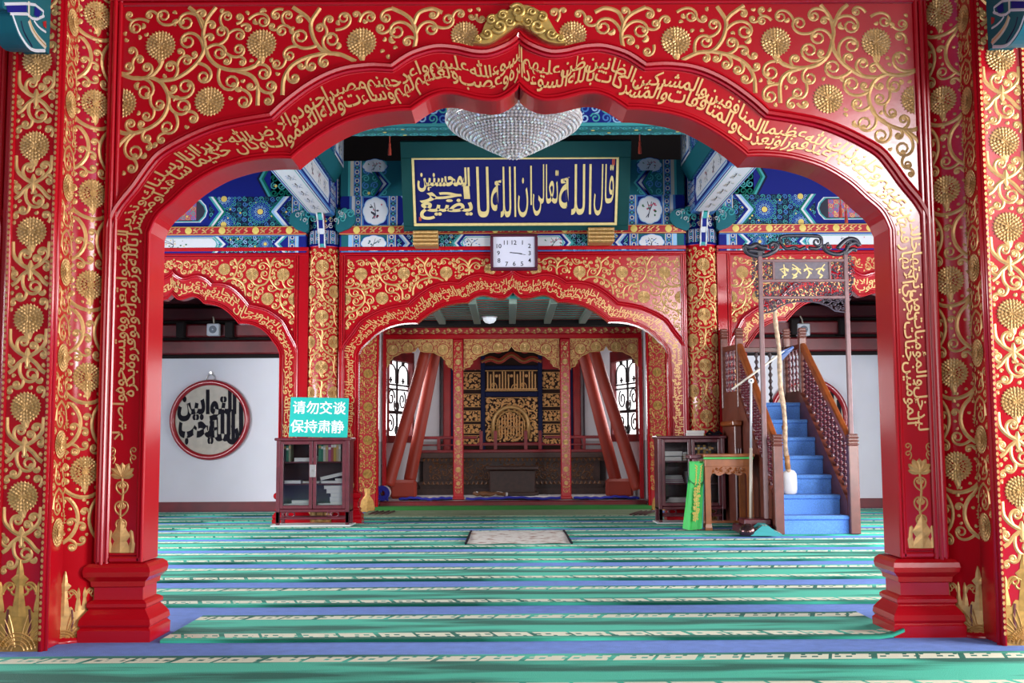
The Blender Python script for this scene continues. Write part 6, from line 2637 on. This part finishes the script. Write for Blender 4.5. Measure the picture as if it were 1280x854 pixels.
# the sign
sa, sb = at(361.5, 548, 13.62), at(434.5, 548, 13.62)
st_ = at(400, 498.8, 13.66)
root = thing('notice_sign', 'bright green notice board with white Chinese characters standing on the left bookcase', 'sign', ((sa.x + sb.x) / 2, 13.60, BC1.location.z + zt - .016 + .006))
root.rotation_euler = (R(-4), R(1.4), 0)
hw, hh = (sb.x - sa.x) / 2, st_.z - sa.z + .005
mb = MB()
mb.box((-hw, -.012, 0), (hw, .012, hh), 'sign_teal', .003)
for line, (zl0, zl1) in (('请勿交谈', (.585, .90)), ('保持肃静', (.11, .425))):
    for i, ch in enumerate(line):
        V, F = text_mesh(ch, .0, 3)
        cx = (min(v[0] for v in V) + max(v[0] for v in V)) / 2
        s_ = hh * (zl1 - zl0) * 1.10
        xc = -hw + hw * 2 * (.155 + .23 * i) + (0 if line[0] == '请' else -.012)
        for k, (du, dv) in enumerate(((-.018, -.01), (.018, -.01), (-.018, .01), (.018, .01), (0, 0))):      # a heavy face
            mb.add([(xc + (v[0] - cx + du) * s_ * .98, -.0130 - .0003 * k, hh * zl0 + (v[1] + .08 + dv) * s_) for v in V], F, 'sign_white')
mb.build('board', root)
mb = MB()
for s2 in (-1, 1):
    mb.tube([(s2 * hw * .6, .012, hh * .7), (s2 * hw * .6, .16, .015)], .008, 'steel', 6)
mb.build('stand', root)

# right bookcase
yf2 = 13.60
ax2, bx2 = at(823, 600, yf2).x, at(907, 600, yf2).x
zt2 = at(860, 546.5, yf2).z
zl2 = [at(860, y, yf2).z - .016 for y in (634, 606, 578)]
zl2[0] = .232
BC2, w2, D2 = bookcase('glazed rosewood bookcase at the right, behind the wooden table', ax2, bx2, yf2, zt2, zl2)
BC2.location.z = .032
mb = MB(); mb.box((ax2 - .03, yf2 - .06, .017), (bx2 + .0, yf2 + .40, .031), 'plinth_white', .004)
tag(mb.build('white_board'), 'thin white board on the floor under the right bookcase', 'board')
G2 = 'books in the right bookcase'
fill_row(0, ax2 + w2 * .56, bx2 - .09, zl2[2] + B0, [7, 6, 7, 6, 7, 6, 7, 3, 3, 7], .20, 'on the upper right shelf of the right bookcase', G2, yf2 + .06)
for i, (z_, h_, w_, nm) in enumerate(((0, .05, .21, 'lower'), (.06, .055, .22, 'upper'))):
    book_flat(ax2 + .085, yf2 + .06, zl2[2] + B0 + z_, w_, .18, h_, 4, '%s of two thick cream books at the upper left shelf, right bookcase' % nm, G2)
for i, (nm, m_) in enumerate((('lowest', 1), ('second', 6), ('third', 1), ('topmost', 4))):
    book_flat(ax2 + .31, yf2 + .06, zl2[2] + B0 + i * .026, .10, .17, .025, m_, '%s thin booklet piled next to the thick cream books, right bookcase' % nm, G2, 0, m_ == 4)
for i, (nm, m_) in enumerate((('lowest', 8), ('second', 8), ('third', 4), ('topmost', 4))):
    book_flat(ax2 + .085, yf2 + .06, zl2[1] + B0 + i * .024, .24 - .01 * i, .18, .023, m_, '%s booklet of the pink and white pile, middle shelf, right bookcase' % nm, G2, 0, m_ == 4)
for i in range(4):
    book_flat(ax2 + .34, yf2 + .06, zl2[1] + B0 + i * .036, .085, .17, .035, 4, '%s white book of the stack by the middle post, right bookcase' % ('lowest', 'second', 'third', 'topmost')[i], G2)
for i in range(3):
    book_flat(ax2 + .09 + .02 * i, yf2 + .06, zl2[0] + B0 + i * .020, .28, .18, .019, 4, '%s paper pad of the loose pile at the bottom of the right bookcase' % ('lowest', 'middle', 'top')[i], G2, .02 * i)
zto = BC2.location.z + zt2 - .016
for i in range(2):
    book_flat(at(860, 545, yf2).x + .01 * i, yf2 + .05, zto + i * .032, .20, .15, .031, (4, 1)[i], '%s of two books lying on top of the right bookcase' % ('lower', 'upper')[i], 'books on top of the right bookcase')
mb = MB()
xk = at(884, 545, yf2).x
mb.tube([(xk, yf2 + .1, zto + .012), (xk + .05, yf2 + .12, zto + .05), (xk + .10, yf2 + .1, zto + .02), (xk + .16, yf2 + .13, zto + .045), (xk + .2, yf2 + .1, zto + .02)], [.012, .02, .016, .02, .012], 'ink_black', 8)
mb.box((xk + .02, yf2 + .08, zto), (xk + .17, yf2 + .2, zto + .02), 'ink_black', .006)
tag(mb.build('prayer_beads'), 'small dark bundle lying on top of the right bookcase', 'bundle')

# ------------------------------------------------------------ carved table and the green cloth
yt = 12.52
tx0, tx1 = at(882, 620, yt).x, at(942, 620, yt).x
ztb = at(905, 567.5, yt).z
TD = .50
root = thing('side_table', 'small carved wooden table with curved apron in front of the right bookcase', 'table', (tx0, yt, .016))
h_ = ztb - .016
w_ = tx1 - tx0
mb = MB()
mb.box((-.015, -.02, h_ - .035), (w_ + .02, TD + .02, h_), 'table_wood', .008)
mb.build('table_top', root)
mb = MB()
mb.box((.0, .0, h_ - .14), (w_, .03, h_ - .035), 'table_wood', .004)
mb.box((.0, TD - .03, h_ - .14), (w_, TD, h_ - .035), 'table_wood', .004)
mb.box((.0, .03, h_ - .14), (.03, TD - .03, h_ - .035), 'table_wood', .004)
mb.box((w_ - .03, .03, h_ - .14), (w_, TD - .03, h_ - .035), 'table_wood', .004)
mb.build('frame', root)
for (x, y) in ((0, 0), (w_ - .06, 0), (0, TD - .06), (w_ - .06, TD - .06)):
    mb = MB()
    for (z0, z1, a, c_) in ((0, .03, .008, .008), (.03, .07, .008, 0), (.07, h_ - .14, 0, 0)):
        V = [(x - a, y - a, z0), (x + .06 + a, y - a, z0), (x + .06 + a, y + .06 + a, z0), (x - a, y + .06 + a, z0), (x - c_, y - c_, z1), (x + .06 + c_, y - c_, z1), (x + .06 + c_, y + .06 + c_, z1), (x - c_, y + .06 + c_, z1)]
        mb.add(V, [(0, 3, 2, 1), (4, 5, 6, 7), (0, 1, 5, 4), (1, 2, 6, 5), (2, 3, 7, 6), (3, 0, 4, 7)], 'table_wood')
    mb.build('leg', root)
mb = MB()
ap = smooth_path([(.06, h_ - .27), (.075, h_ - .225), (.11, h_ - .215), (.13, h_ - .235), (.17, h_ - .24), (.22, h_ - .215), (w_ / 2, h_ - .228), (w_ - .22, h_ - .215), (w_ - .17, h_ - .24), (w_ - .13, h_ - .235), (w_ - .11, h_ - .215), (w_ - .075, h_ - .225), (w_ - .06, h_ - .27)], 4)
V, F = [], []
for (x, z) in ap:
    V += [(x, .008, z), (x, .008, h_ - .14), (x, .028, z), (x, .028, h_ - .14)]
for i in range(len(ap) - 1):
    o = i * 4
    F += [(o, o + 4, o + 5, o + 1), (o + 2, o + 3, o + 7, o + 6), (o, o + 2, o + 6, o + 4)]
mb.add(V, F, 'table_wood')
sc = Scroll(.08, w_ - .08, h_ - .215, h_ - .145, None, res=.004, seed=4)
sc.fill((.022, .017, .013), .011, 'table_wood', 400)
sc.sheet.apply(mb, lambda u, v, h: (u, .008 - h * 2.6, v))
mb.build('carved_apron', root)
mb = MB()
mb.box((.02, TD * .5, .06), (w_ - .02, TD * .5 + .03, .09), 'table_wood', .005)
mb.build('stretcher', root)

xl0, xl1 = at(863, 600, yt + .1).x, at(882, 600, yt + .1).x
root = thing('cloth_stand', 'narrow dark wooden stand left of the table, hidden under the green cloth', 'stand', (xl0, yt + .10, .016))
mb = MB(); mb.box((0, 0, h_ - .055), (xl1 - xl0 - .035, .32, h_ - .01), 'rosewood', .008); mb.build('stand_top', root)
for y in (.0, .27):
    mb = MB(); mb.box((.03, y, 0), (.09, y + .05, h_ - .055), 'rosewood', .006); mb.build('leg', root)

root = thing('hanging_cloth', 'bright green cloth with gold embroidery hanging from the stand beside the table', 'cloth', (0, 0, 0))
za, zb = at(870, 577, yt).z, at(865, 661, yt).z
n, m_ = 16, 26
V, F = [], []
xa0, xa1 = at(862, 580, yt + .06).x, at(881, 580, yt + .06).x
xb0, xb1 = at(854, 660, yt + .0).x, at(878, 660, yt + .0).x
for j in range(m_ + 1):
    t = j / m_
    for i in range(n + 1):
        u = i / n
        x = (xa0 + (xb0 - xa0) * t ** 1.3) * (1 - u) + (xa1 + (xb1 - xa1) * t) * u
        y = yt + .085 - .05 * t + .018 * math.sin(u * 9 + t * 2) * (.3 + t) + .01 * math.sin(u * 17)
        V.append((x, y, za + (max(zb, .03) - za) * t - .02 * math.sin(u * 3.1) * t))
for j in range(m_):
    for i in range(n):
        k = j * (n + 1) + i
        F.append((k, k + 1, k + n + 2, k + n + 1))
mb = MB(); mb.add(V, F, 'cloth_green', True)
mb.tube([V[j * (n + 1) + n] for j in range(m_ + 1)], .006, 'light_teal', 5)
mb.build('drape', root)
sh = Sheet()
xc = lambda t: ((xa0 + xa1) * (1 - t) + (xb0 + xb1) * t) / 2 + .02
mb = MB()
rg2 = random.Random(5)
for i in range(26):
    t = .40 + .52 * i / 26
    z = za + (zb - za) * t
    y = yt + .03 - .05 * t
    pts = Scroll.spiral((xc(t), z), R(rg2.uniform(60, 120)), 1 if i % 2 else -1, .018, 1.0, 10)
    mb.tube([(p[0], y, p[1]) for p in pts], .0055, 'paint_yellow', 5)
for sg in (-1, 1):
    for i in range(7):
        t = .05 + .30 * i / 7
        z = za + (zb - za) * t
        mb.tube([(xc(t) + sg * (.045 - .006 * i), yt + .045, z), (xc(t) + sg * (.02), yt + .043, z - .02), (xc(t) + sg * .03, yt + .043, z - .04)], .006, 'paint_yellow', 5)
mb.build('embroidery', root)
mb = MB()
w5 = (xa1 - xa0) * .82
for j in range(9):
    pass
fl_ = smooth_path([(xa0 - .01, za - .02), (xa0 - .012, za - .16), (xa0 + .0, za - .215), (xa0 + w5 * .5, za - .255), (xa0 + w5, za - .23), (xa0 + w5 + .012, za - .14), (xa0 + w5 + .02, za - .02)], 4)
mb.prism(fl_, yt + .045, yt + .052, 'cloth_green')
mb.tube([(p[0], yt + .044, p[1]) for p in fl_], .005, 'paint_leaf', 5)
mb.build('folded_flap', root)
mb = MB(); mb.box((tx0 - .02, yt - .034, ztb - .058), (tx1 + .0, yt - .0215, ztb - .036), 'cloth_green', .002)
mb.build('edge_band', root)

# ------------------------------------------------------------ pulpit
YM = 11.95
NX0, NX1 = at(972.5, 600, YM).x, at(1066.5, 600, YM).x
SX0, SX1 = NX0 + .055, NX1 - .055
root = thing('pulpit', 'tall wooden pulpit with blue carpeted stairs, turned railings and a carved gate', 'pulpit', (0, 0, 0))
NS, RISE, TREAD = 7, .208, .24
YT, YK = 13.42, 13.93
TX0, TX1 = at(925, 480, YT).x, at(1004, 480, YT).x
KX0, KX1 = at(906, 480, YK).x, at(984, 480, YK).x


def lx(y, side):
    """x of the left (0) or right (1) railing line at depth y: the stair narrows and turns slightly"""
    a, c_, e = ((NX0, TX0, KX0), (NX1, TX1, KX1))[side]
    return a + (c_ - a) * (y - YM) / (YT - YM) if y <= YT else c_ + (e - c_) * (y - YT) / (YK - YT)


YL0 = YM + .02 + (NS - 1) * TREAD
YL1 = YK + .03
mb = MB()
for i in range(NS):
    y, z = YM + .02 + i * TREAD, (i + 1) * RISE
    y1 = YL1 if i == NS - 1 else y + TREAD + .01
    xs0, xs1 = lx(y, 0) + .053, lx(y, 1) - .053
    xe0, xe1 = lx(y1, 0) + .053, lx(y1, 1) - .053
    pr = [(y, .017), (y, z - .05), (y - .022, z - .035), (y - .026, z - .015), (y - .012, z), (y + .02, z + .002), (y1, z + .002), (y1, .017)]
    n = len(pr)
    V = []
    for sgn in (0, 1):
        for (yy, zz) in pr:
            t = min(1, max(0, (yy - y) / (y1 - y)))
            V.append(((xs0 + (xe0 - xs0) * t) if sgn == 0 else (xs1 + (xe1 - xs1) * t), yy, zz))
    mb.add(V, [tuple(range(n)), tuple(range(2 * n - 1, n - 1, -1))] + [(k, k + n, (k + 1) % n + n, (k + 1) % n) for k in range(n)], 'stair_carpet')
mb.build('carpeted_stairs', root)
for side in (0, 1):
    sg = (-1, 1)[side]
    mb = MB()
    for prof in ([(YM + .05, .02), (YM + .05, .36), (YL0 + .02, NS * RISE + .16), (YL0 + .02, .02)], [(YL0 + .02, .02), (YL0 + .02, NS * RISE + .05), (YL1, NS * RISE + .05), (YL1, .02)]):
        n = len(prof)
        V = [(lx(p[0], side) + sg * .03, p[0], p[1]) for p in prof] + [(lx(p[0], side) - sg * .051, p[0], p[1]) for p in prof]
        mb.add(V, [tuple(range(n)), tuple(range(2 * n - 1, n - 1, -1))] + [(k, k + n, (k + 1) % n + n, (k + 1) % n) for k in range(n)], 'minbar_wood')
    mb.build('stringer', root)


def newel(x, y, z0, z1, hw=.045, fin=True, mt='minbar_wood'):
    mb = MB()
    mb.box((x - hw, y - hw, z0), (x + hw, y + hw, z1 - .12), mt, .008)
    for zz in (z1 - .12, z1 - .085, z1 - .05):
        mb.box((x - hw - .008, y - hw - .008, zz), (x + hw + .008, y + hw + .008, zz + .018), mt, .008)
        mb.box((x - hw + .004, y - hw + .004, zz + .018), (x + hw - .004, y + hw - .004, zz + .036), mt, .004)
    mb.box((x - hw, y - hw, z1 - .018), (x + hw, y + hw, z1), mt, .014)
    mb.build('newel_post', root)


zn = at(972, 543, YM).z
newel(NX0, YM, .016, zn, .048)
newel(NX1, YM, .016, zn, .052)
zft = at(1004, 410, YT).z
for x, xk_ in ((TX0, KX0), (TX1, KX1)):
    newel(x, YT, 1.40, zft, .042)
    newel(xk_, YK, 1.40, zft + .04, .042)
zr_top = at(1003, 433, YT).z
zr_bot = zn - .10
for x0, x1 in ((NX0, TX0), (NX1, TX1)):
    mb = MB()
    a, c_ = Vector((x0, YM + .04, zr_bot)), Vector((x1, YT - .03, zr_top))
    V = []
    for p in (a, c_):
        for (dx, dz) in ((-.035, -.04), (.035, -.04), (.035, .03), (.02, .045), (-.02, .045), (-.035, .03)):
            V.append((p.x + dx, p.y, p.z + dz))
    mb.add(V, [(i, (i + 1) % 6, 6 + (i + 1) % 6, 6 + i) for i in range(6)] + [tuple(range(5, -1, -1)), tuple(range(6, 12))], 'handrail_wood')
    mb.build('handrail', root)
    N = 12
    for i in range(N):
        t = (i + .7) / (N + .4)
        p = a + (c_ - a) * t
        zb_ = .36 + (NS * RISE + .16 - .36) * min(1, max(0, (p.y - YM - .05) / (YL0 - YM - .03)))
        H = p.z - .04 - zb_
        mb = MB()
        prof = [(.016, 0), (.018, .03)]
        nb = 7
        for k in range(nb):
            z0, z1 = .04 + (H - .08) * k / nb, .04 + (H - .08) * (k + 1) / nb
            hh_ = z1 - z0
            prof += [(.014, z0 + .02 * hh_), (.030, z0 + .22 * hh_), (.036, z0 + .40 * hh_), (.024, z0 + .62 * hh_), (.014, z0 + .78 * hh_), (.026, z0 + .88 * hh_), (.014, z0 + .97 * hh_)]
        prof += [(.018, H - .03), (.016, H)]
        mb.lathe(prof, (p.x, p.y, zb_), 'rosewood', 8)
        mb.build('baluster', root)
for x, xk_ in ((TX0, KX0), (TX1, KX1)):
    mb = MB()
    for zz0, zz1 in ((zr_top - .03, zr_top + .03), (NS * RISE + .05, NS * RISE + .14)):
        V = [(x - .025, YT + .04, zz0), (x + .025, YT + .04, zz0), (xk_ + .025, YK - .04, zz0), (xk_ - .025, YK - .04, zz0)]
        V += [(p[0], p[1], zz1) for p in V]
        mb.add(V, [(0, 3, 2, 1), (4, 5, 6, 7), (0, 1, 5, 4), (1, 2, 6, 5), (2, 3, 7, 6), (3, 0, 4, 7)], 'minbar_wood')
        mb.build('landing_rail', root)
        mb = MB()
    for i in range(4):
        t = (i + .8) / 4.6
        mb = MB()
        H = zr_top - .03 - (NS * RISE + .14)
        prof = [(.016, 0)]
        for k in range(6):
            z0, z1 = H * k / 6, H * (k + 1) / 6
            prof += [(.011, z0 + .01), (.026, (z0 + z1) / 2), (.011, z1 - .01)]
        prof += [(.016, H)]
        mb.lathe(prof, (x + (xk_ - x) * t, YT + (YK - YT) * t, NS * RISE + .14), 'rosewood', 8)
        mb.build('baluster', root)
mb = MB()
mb.box((KX0 + .04, YK - .03, zr_top - .03), (KX1 - .04, YK + .03, zr_top + .03), 'minbar_wood', .006)
mb.build('landing_rail', root)
for px in (946, 963):
    x = at(px, 470, YK).x
    mb = MB()
    H = zr_top - .03 - NS * RISE
    prof = [(.018, 0)]
    for k in range(8):
        z0, z1 = H * k / 8, H * (k + 1) / 8
        prof += [(.012, z0 + .01), (.030, (z0 + z1) / 2), (.012, z1 - .01)]
    prof += [(.018, H)]
    mb.lathe(prof, (x, YK, NS * RISE), 'rosewood_dark', 8)
    mb.build('baluster', root)
# panelled side of the landing, with a small shelf step on the left
mb = MB()
mb.box((TX0 - .12, YT - .20, .02), (TX0 - .035, YK - .02, 1.18), 'minbar_wood', .01)
mb.box((TX0 - .15, YT - .24, 1.18), (TX0 - .035, YK, 1.24), 'handrail_wood', .012)
for i in range(3):
    x0 = TX0 - .115 + i * .028
    mb.box((x0, YT - .215, .10), (x0 + .02, YT - .20, .92), 'rosewood', .008)
mb.build('landing_side', root)
mb = MB()
mb.box((NX0 - .40, YM + .06, .016), (NX0 - .052, YM + .50, .10), 'rosewood', .015)
mb.box((NX0 - .34, YM + .12, .10), (NX0 - .052, YM + .44, .17), 'rosewood', .012)
mb.build('plinth_block', root)

# gate over the foot of the stairs
YG = 12.05
gz = lambda py: at(1005, py, YG).z
gx = lambda px: at(px, 350, YG).x
gl, gr = gx(950.5), gx(1057.5)
gate = MB()
for x, zb_ in ((gl, .171), (gr, zn - .02)):
    mb = MB()
    mb.box((x - .024, YG - .024, zb_), (x + .024, YG + .024, gz(318)), 'gate_wood', .008)
    mb.build('gate_post', root)
mb = MB()
for py in (326, 351, 372):
    mb.box((gl, YG - .02, gz(py) - .016), (gr, YG + .02, gz(py) + .016), 'gate_wood', .006)
for px in (967, 1037.5):
    mb.box((gx(px) - .012, YG - .018, gz(351)), (gx(px) + .012, YG + .018, gz(326)), 'gate_wood', .004)
mb.build('gate_rails', root)
mb = MB()
mb.box((gx(967), YG - .006, gz(351)), (gx(1037.5), YG + .006, gz(326)), 'carved_grey')
sh = Sheet()
rg3 = random.Random(11)
for i in range(4):
    cx = gx(980.5 + i * 15.0)
    cz = (gz(351) + gz(326)) / 2
    for k in range(4):
        sh.stroke(smooth_path([(cx + rg3.uniform(-.05, .05), cz + .07 - .035 * k), (cx + rg3.uniform(-.02, .02), cz + .03 - .03 * k), (cx + rg3.uniform(-.055, .055), cz - .01 - .025 * k)], 4), [.012] * 4 + [.018] * 4 + [.006], 'plaque_gold', .002)
    sh.stroke(smooth_path([(cx - .05, cz + .01), (cx, cz + .025), (cx + .05, cz + .01)], 4), .013, 'plaque_gold', .002)
sh.apply(mb, lambda u, v, h: (u, YG - .007 - h, v))
mb.build('gilded_tablet', root)


def openwork(x0, x1, z0, z1, seed, mt='carved_grey', allow=None, size=(.035, .028, .022, .017), w=.014):
    sc = Scroll(x0, x1, z0, z1, allow, res=.005, seed=seed, k=.7)
    sc.fill(size, w, mt, 700)
    mb = MB()
    sc.sheet.apply(mb, lambda u, v, h: (u, YG - .003 - h * 3, v))
    sc.sheet.apply(mb, lambda u, v, h: (u, YG + .003 + h * 3, v))
    mb.build('carved_openwork', root)
    return mb


openwork(gl + .03, gx(966), gz(350), gz(327), 1)
openwork(gx(1039), gr - .03, gz(350), gz(327), 2)
openwork(gl + .03, gr - .03, gz(370.5), gz(353.5), 3)
low = [(gl, gz(392)), (gx(966), gz(389)), (gx(974), gz(383)), (gx(984), gz(379)), (gx(995), gz(377)), (gx(1012), gz(377)), (gx(1023), gz(379)), (gx(1034), gz(383)), (gx(1042), gz(389)), (gr, gz(391)), (gr, gz(373)), (gl, gz(373))]
xmid = (gl + gr) / 2
openwork(gl + .02, xmid, gz(392), gz(373), 4, 'carved_grey', lambda U, W: inside(low, U, W), (.03, .024, .018, .014))
openwork(xmid, gr - .02, gz(392), gz(373), 5, 'carved_grey', lambda U, W: inside(low, U, W), (.03, .024, .018, .014))
mb = MB()
sh = Sheet(); sh.stroke(low[:10], .016, 'carved_grey', .014); sh.apply(mb, lambda u, v, h: (u, YG - .006 - h, v)); mb.build('apron_edge', root)
for k, (xe, d) in enumerate(((gl - .02, -1), (gr + .02, 1))):
    wing = [(xe, gz(319)), (xe + d * .075, gz(321)), (xe + d * .07, gz(335)), (xe + d * .085, gz(345)), (xe + d * .06, gz(357)), (xe + d * .04, gz(372)), (xe, gz(378))]
    a, c_ = sorted((xe, xe + d * .09))
    openwork(a, c_, gz(378), gz(318), 8 + k, 'carved_grey', lambda U, W, wing=wing: inside(wing, U, W), (.026, .02, .016, .012), .012)
# dark carved crest
mb = MB()


def cs(px, py, rpx, side, a0, w, turns=1.4):
    crest_spiral(mb_c, (gx(px), gz(py)), rpx * YG / 1400, side, a0, w, turns, 0)


mb_c = MB()
CU = lambda pts, w: mb_c.tube([(gx(p[0]), YG, gz(p[1])) for p in smooth_path(pts, 5)], w, 'carved_dark', 8)
CU([(978, 305), (976, 298), (983, 295), (1000, 294.5), (1018, 295), (1027, 297), (1028, 306), (1022, 311), (1012, 310)], .020)
CU([(978, 305), (984, 311), (994, 309), (1000, 312), (1008, 309)], .018)
CU([(931, 307), (934, 315), (942, 319), (952, 320), (961, 318), (970, 313), (973, 307), (968, 304), (963, 307)], .026)
CU([(931, 307), (938, 309), (946, 306), (952, 309), (960, 310)], .030)
CU([(936, 313), (946, 314), (956, 315)], .028)
CU([(1030, 306), (1033, 313), (1040, 317), (1050, 318), (1058, 314), (1062, 307), (1070, 304), (1075, 307)], .024)
CU([(1048, 311), (1056, 303), (1064, 299), (1072, 301), (1076, 308)], .026)
CU([(1058, 317), (1066, 312), (1072, 313)], .024)
for px, py, r_, sd, a0 in ((1022, 303, 6, -1, 40), (1037, 309, 5, 1, 90), (966, 308, 5, -1, 60), (986, 303, 4, 1, 100), (1062, 306, 4, 1, 30)):
    pts = []
    for i in range(17):
        t = i / 16
        rr_ = r_ * YG / 1400 * (1 - .75 * t)
        a = R(a0 + sd * 430 * t)
        pts.append((gx(px) + rr_ * math.cos(a), YG - .01, gz(py) + rr_ * math.sin(a)))
    mb_c.tube(pts, .013, 'carved_dark', 6)
mb_c.crestlen = 0 if False else None
for x in (gl, gr):
    mb_c.box((x - .03, YG - .025, gz(320)), (x + .03, YG + .025, gz(314)), 'carved_dark', .008)
mb_c.build('carved_crest', root)

# ------------------------------------------------------------ things leaning on the pulpit
p = on_floor(936.5, 661, .016)
yp = 12.30
bx_, tz_ = at(937, 600, yp), at(940, 476, yp)
root = thing('window_squeegee', 'long pale pole with a slanting cross handle and blue squeegee, leaning by the table', 'squeegee', (bx_.x, yp, .016))
mb = MB()
top = Vector((tz_.x - bx_.x, .05, tz_.z - .016))
mb.tube([(0, 0, .0), top * .55], .017, 'pole_pale', 10)
mb.tube([top * .55, top], .013, 'white_paint', 10)
mb.build('pole', root)
mb = MB()
mb.lathe([(.020, -.02), (.030, -.01), (.030, .01), (.020, .02)], (top.x, top.y, top.z), 'sign_white', 16, 'Y')
mb.lathe([(.010, -.024), (.010, .024)], (top.x, top.y - .004, top.z), 'rubber', 10, 'Y')
mb.build('pivot', root)
q = lambda px, py: Vector(at(px, py, yp + .08)) - Vector((bx_.x, yp, .016))
mb = MB()
mb.tube([q(915, 487), q(980, 439)], .012, 'pole_pale', 8)
mb.build('cross_handle', root)
mb = MB()
a, c_ = q(975, 445), q(991, 434)
mb.tube([a, c_], [.012, .018], 'blue_plastic', 8)
mb.prism([(a.x - .01, a.z + .045), (c_.x + .005, c_.z + .01), (c_.x + .01, c_.z - .012), (a.x + .02, a.z - .055), (a.x - .015, a.z - .05)], a.y - .01, a.y + .012, 'blue_plastic')
mb.build('squeegee_head', root)

mb = MB()
p = at(934.5, 666, 11.86)
mb.lathe([(.075, 0), (.088, .02), (.085, .06), (.06, .10), (.025, .12), (.001, .122)], (0, 0, 0), 'dark_metal', 24)
tag(mb.build('metal_bowl', None, (p.x, 11.86, .016)), 'shiny dark metal bowl upside down on the carpet at the foot of the pole', 'bowl')

# folded teal mat
p0 = on_floor(942, 671, .02)
root = thing('folded_mat', 'teal mat with cream border folded up against the left stair post', 'mat', (p0.x, 11.90, .016))
mb = MB()
V, F = [], []
pr = [(0, 0, 0), (.06, .02, .05), (.13, .03, .10), (.20, .02, .095), (.25, .0, .05), (.33, -.02, .012)]
for (x, y, z) in pr:
    V += [(x, y - .12, z), (x, y + .08, z + .02)]
for i in range(len(pr) - 1):
    F.append((2 * i, 2 * i + 2, 2 * i + 3, 2 * i + 1))
mb.add(V, F, 'light_teal')
mb.add([(x, y - .12, z) for x, y, z in pr] + [(.33, -.14, 0)], [tuple(range(len(pr) + 1))], 'light_teal')
for i in range(len(pr) - 1):
    for t0, t1 in ((.1, .35), (.5, .8)):
        a, c_ = Vector(pr[i]), Vector(pr[i + 1])
        u, v = a + (c_ - a) * t0, a + (c_ - a) * t1
        mb.add([(u.x, u.y - .10, u.z + .004), (v.x, v.y - .10, v.z + .004), (v.x, v.y - .06, v.z + .009), (u.x, u.y - .06, u.z + .009)], [(0, 1, 2, 3)], 'cream')
mb.build('mat_fold', root)

# knobbly wooden staff with its foot wrapped in white cloth
yq = 12.36
b0, t0 = at(987.5, 621, yq), at(968, 377, yq - .18)
zst = RISE * 2
b0.z = zst + .003
root = thing('wooden_staff', 'knobbly pale wooden staff with a white wrapped foot standing on the stairs', 'staff', b0)
v = t0 - b0
mb = MB()
n = 40
rg4 = random.Random(9)
pts, rad = [], []
for i in range(n + 1):
    t = i / n
    pts.append((v.x * t + .008 * math.sin(t * 19), v.y * t + .006 * math.sin(t * 13), v.z * t))
    rad.append((.026 - .004 * t) * rg4.uniform(.9, 1.22))
mb.tube(pts[2:], rad[2:], 'birch', 10)
mb.build('shaft', root)
mb = MB()
hb = at(987, 588, yq).z - b0.z
mb.lathe([(.055, 0), (.075, .012), (.082, .05), (.083, hb * .55), (.078, hb * .85), (.055, hb * .98), (.026, hb + .005)], (.0, 0, 0), 'cloth_white', 14)
o = mb.build('cloth_wrap', root)
o.scale = (1, .6, 1)
mb = MB()
u = v.normalized()
mb.tube([v * .335, v * .355], .030, 'pole_wood', 10)
mb.tube([v * .13, v * .20], .029, 'pole_wood', 10)
mb.build('binding', root)
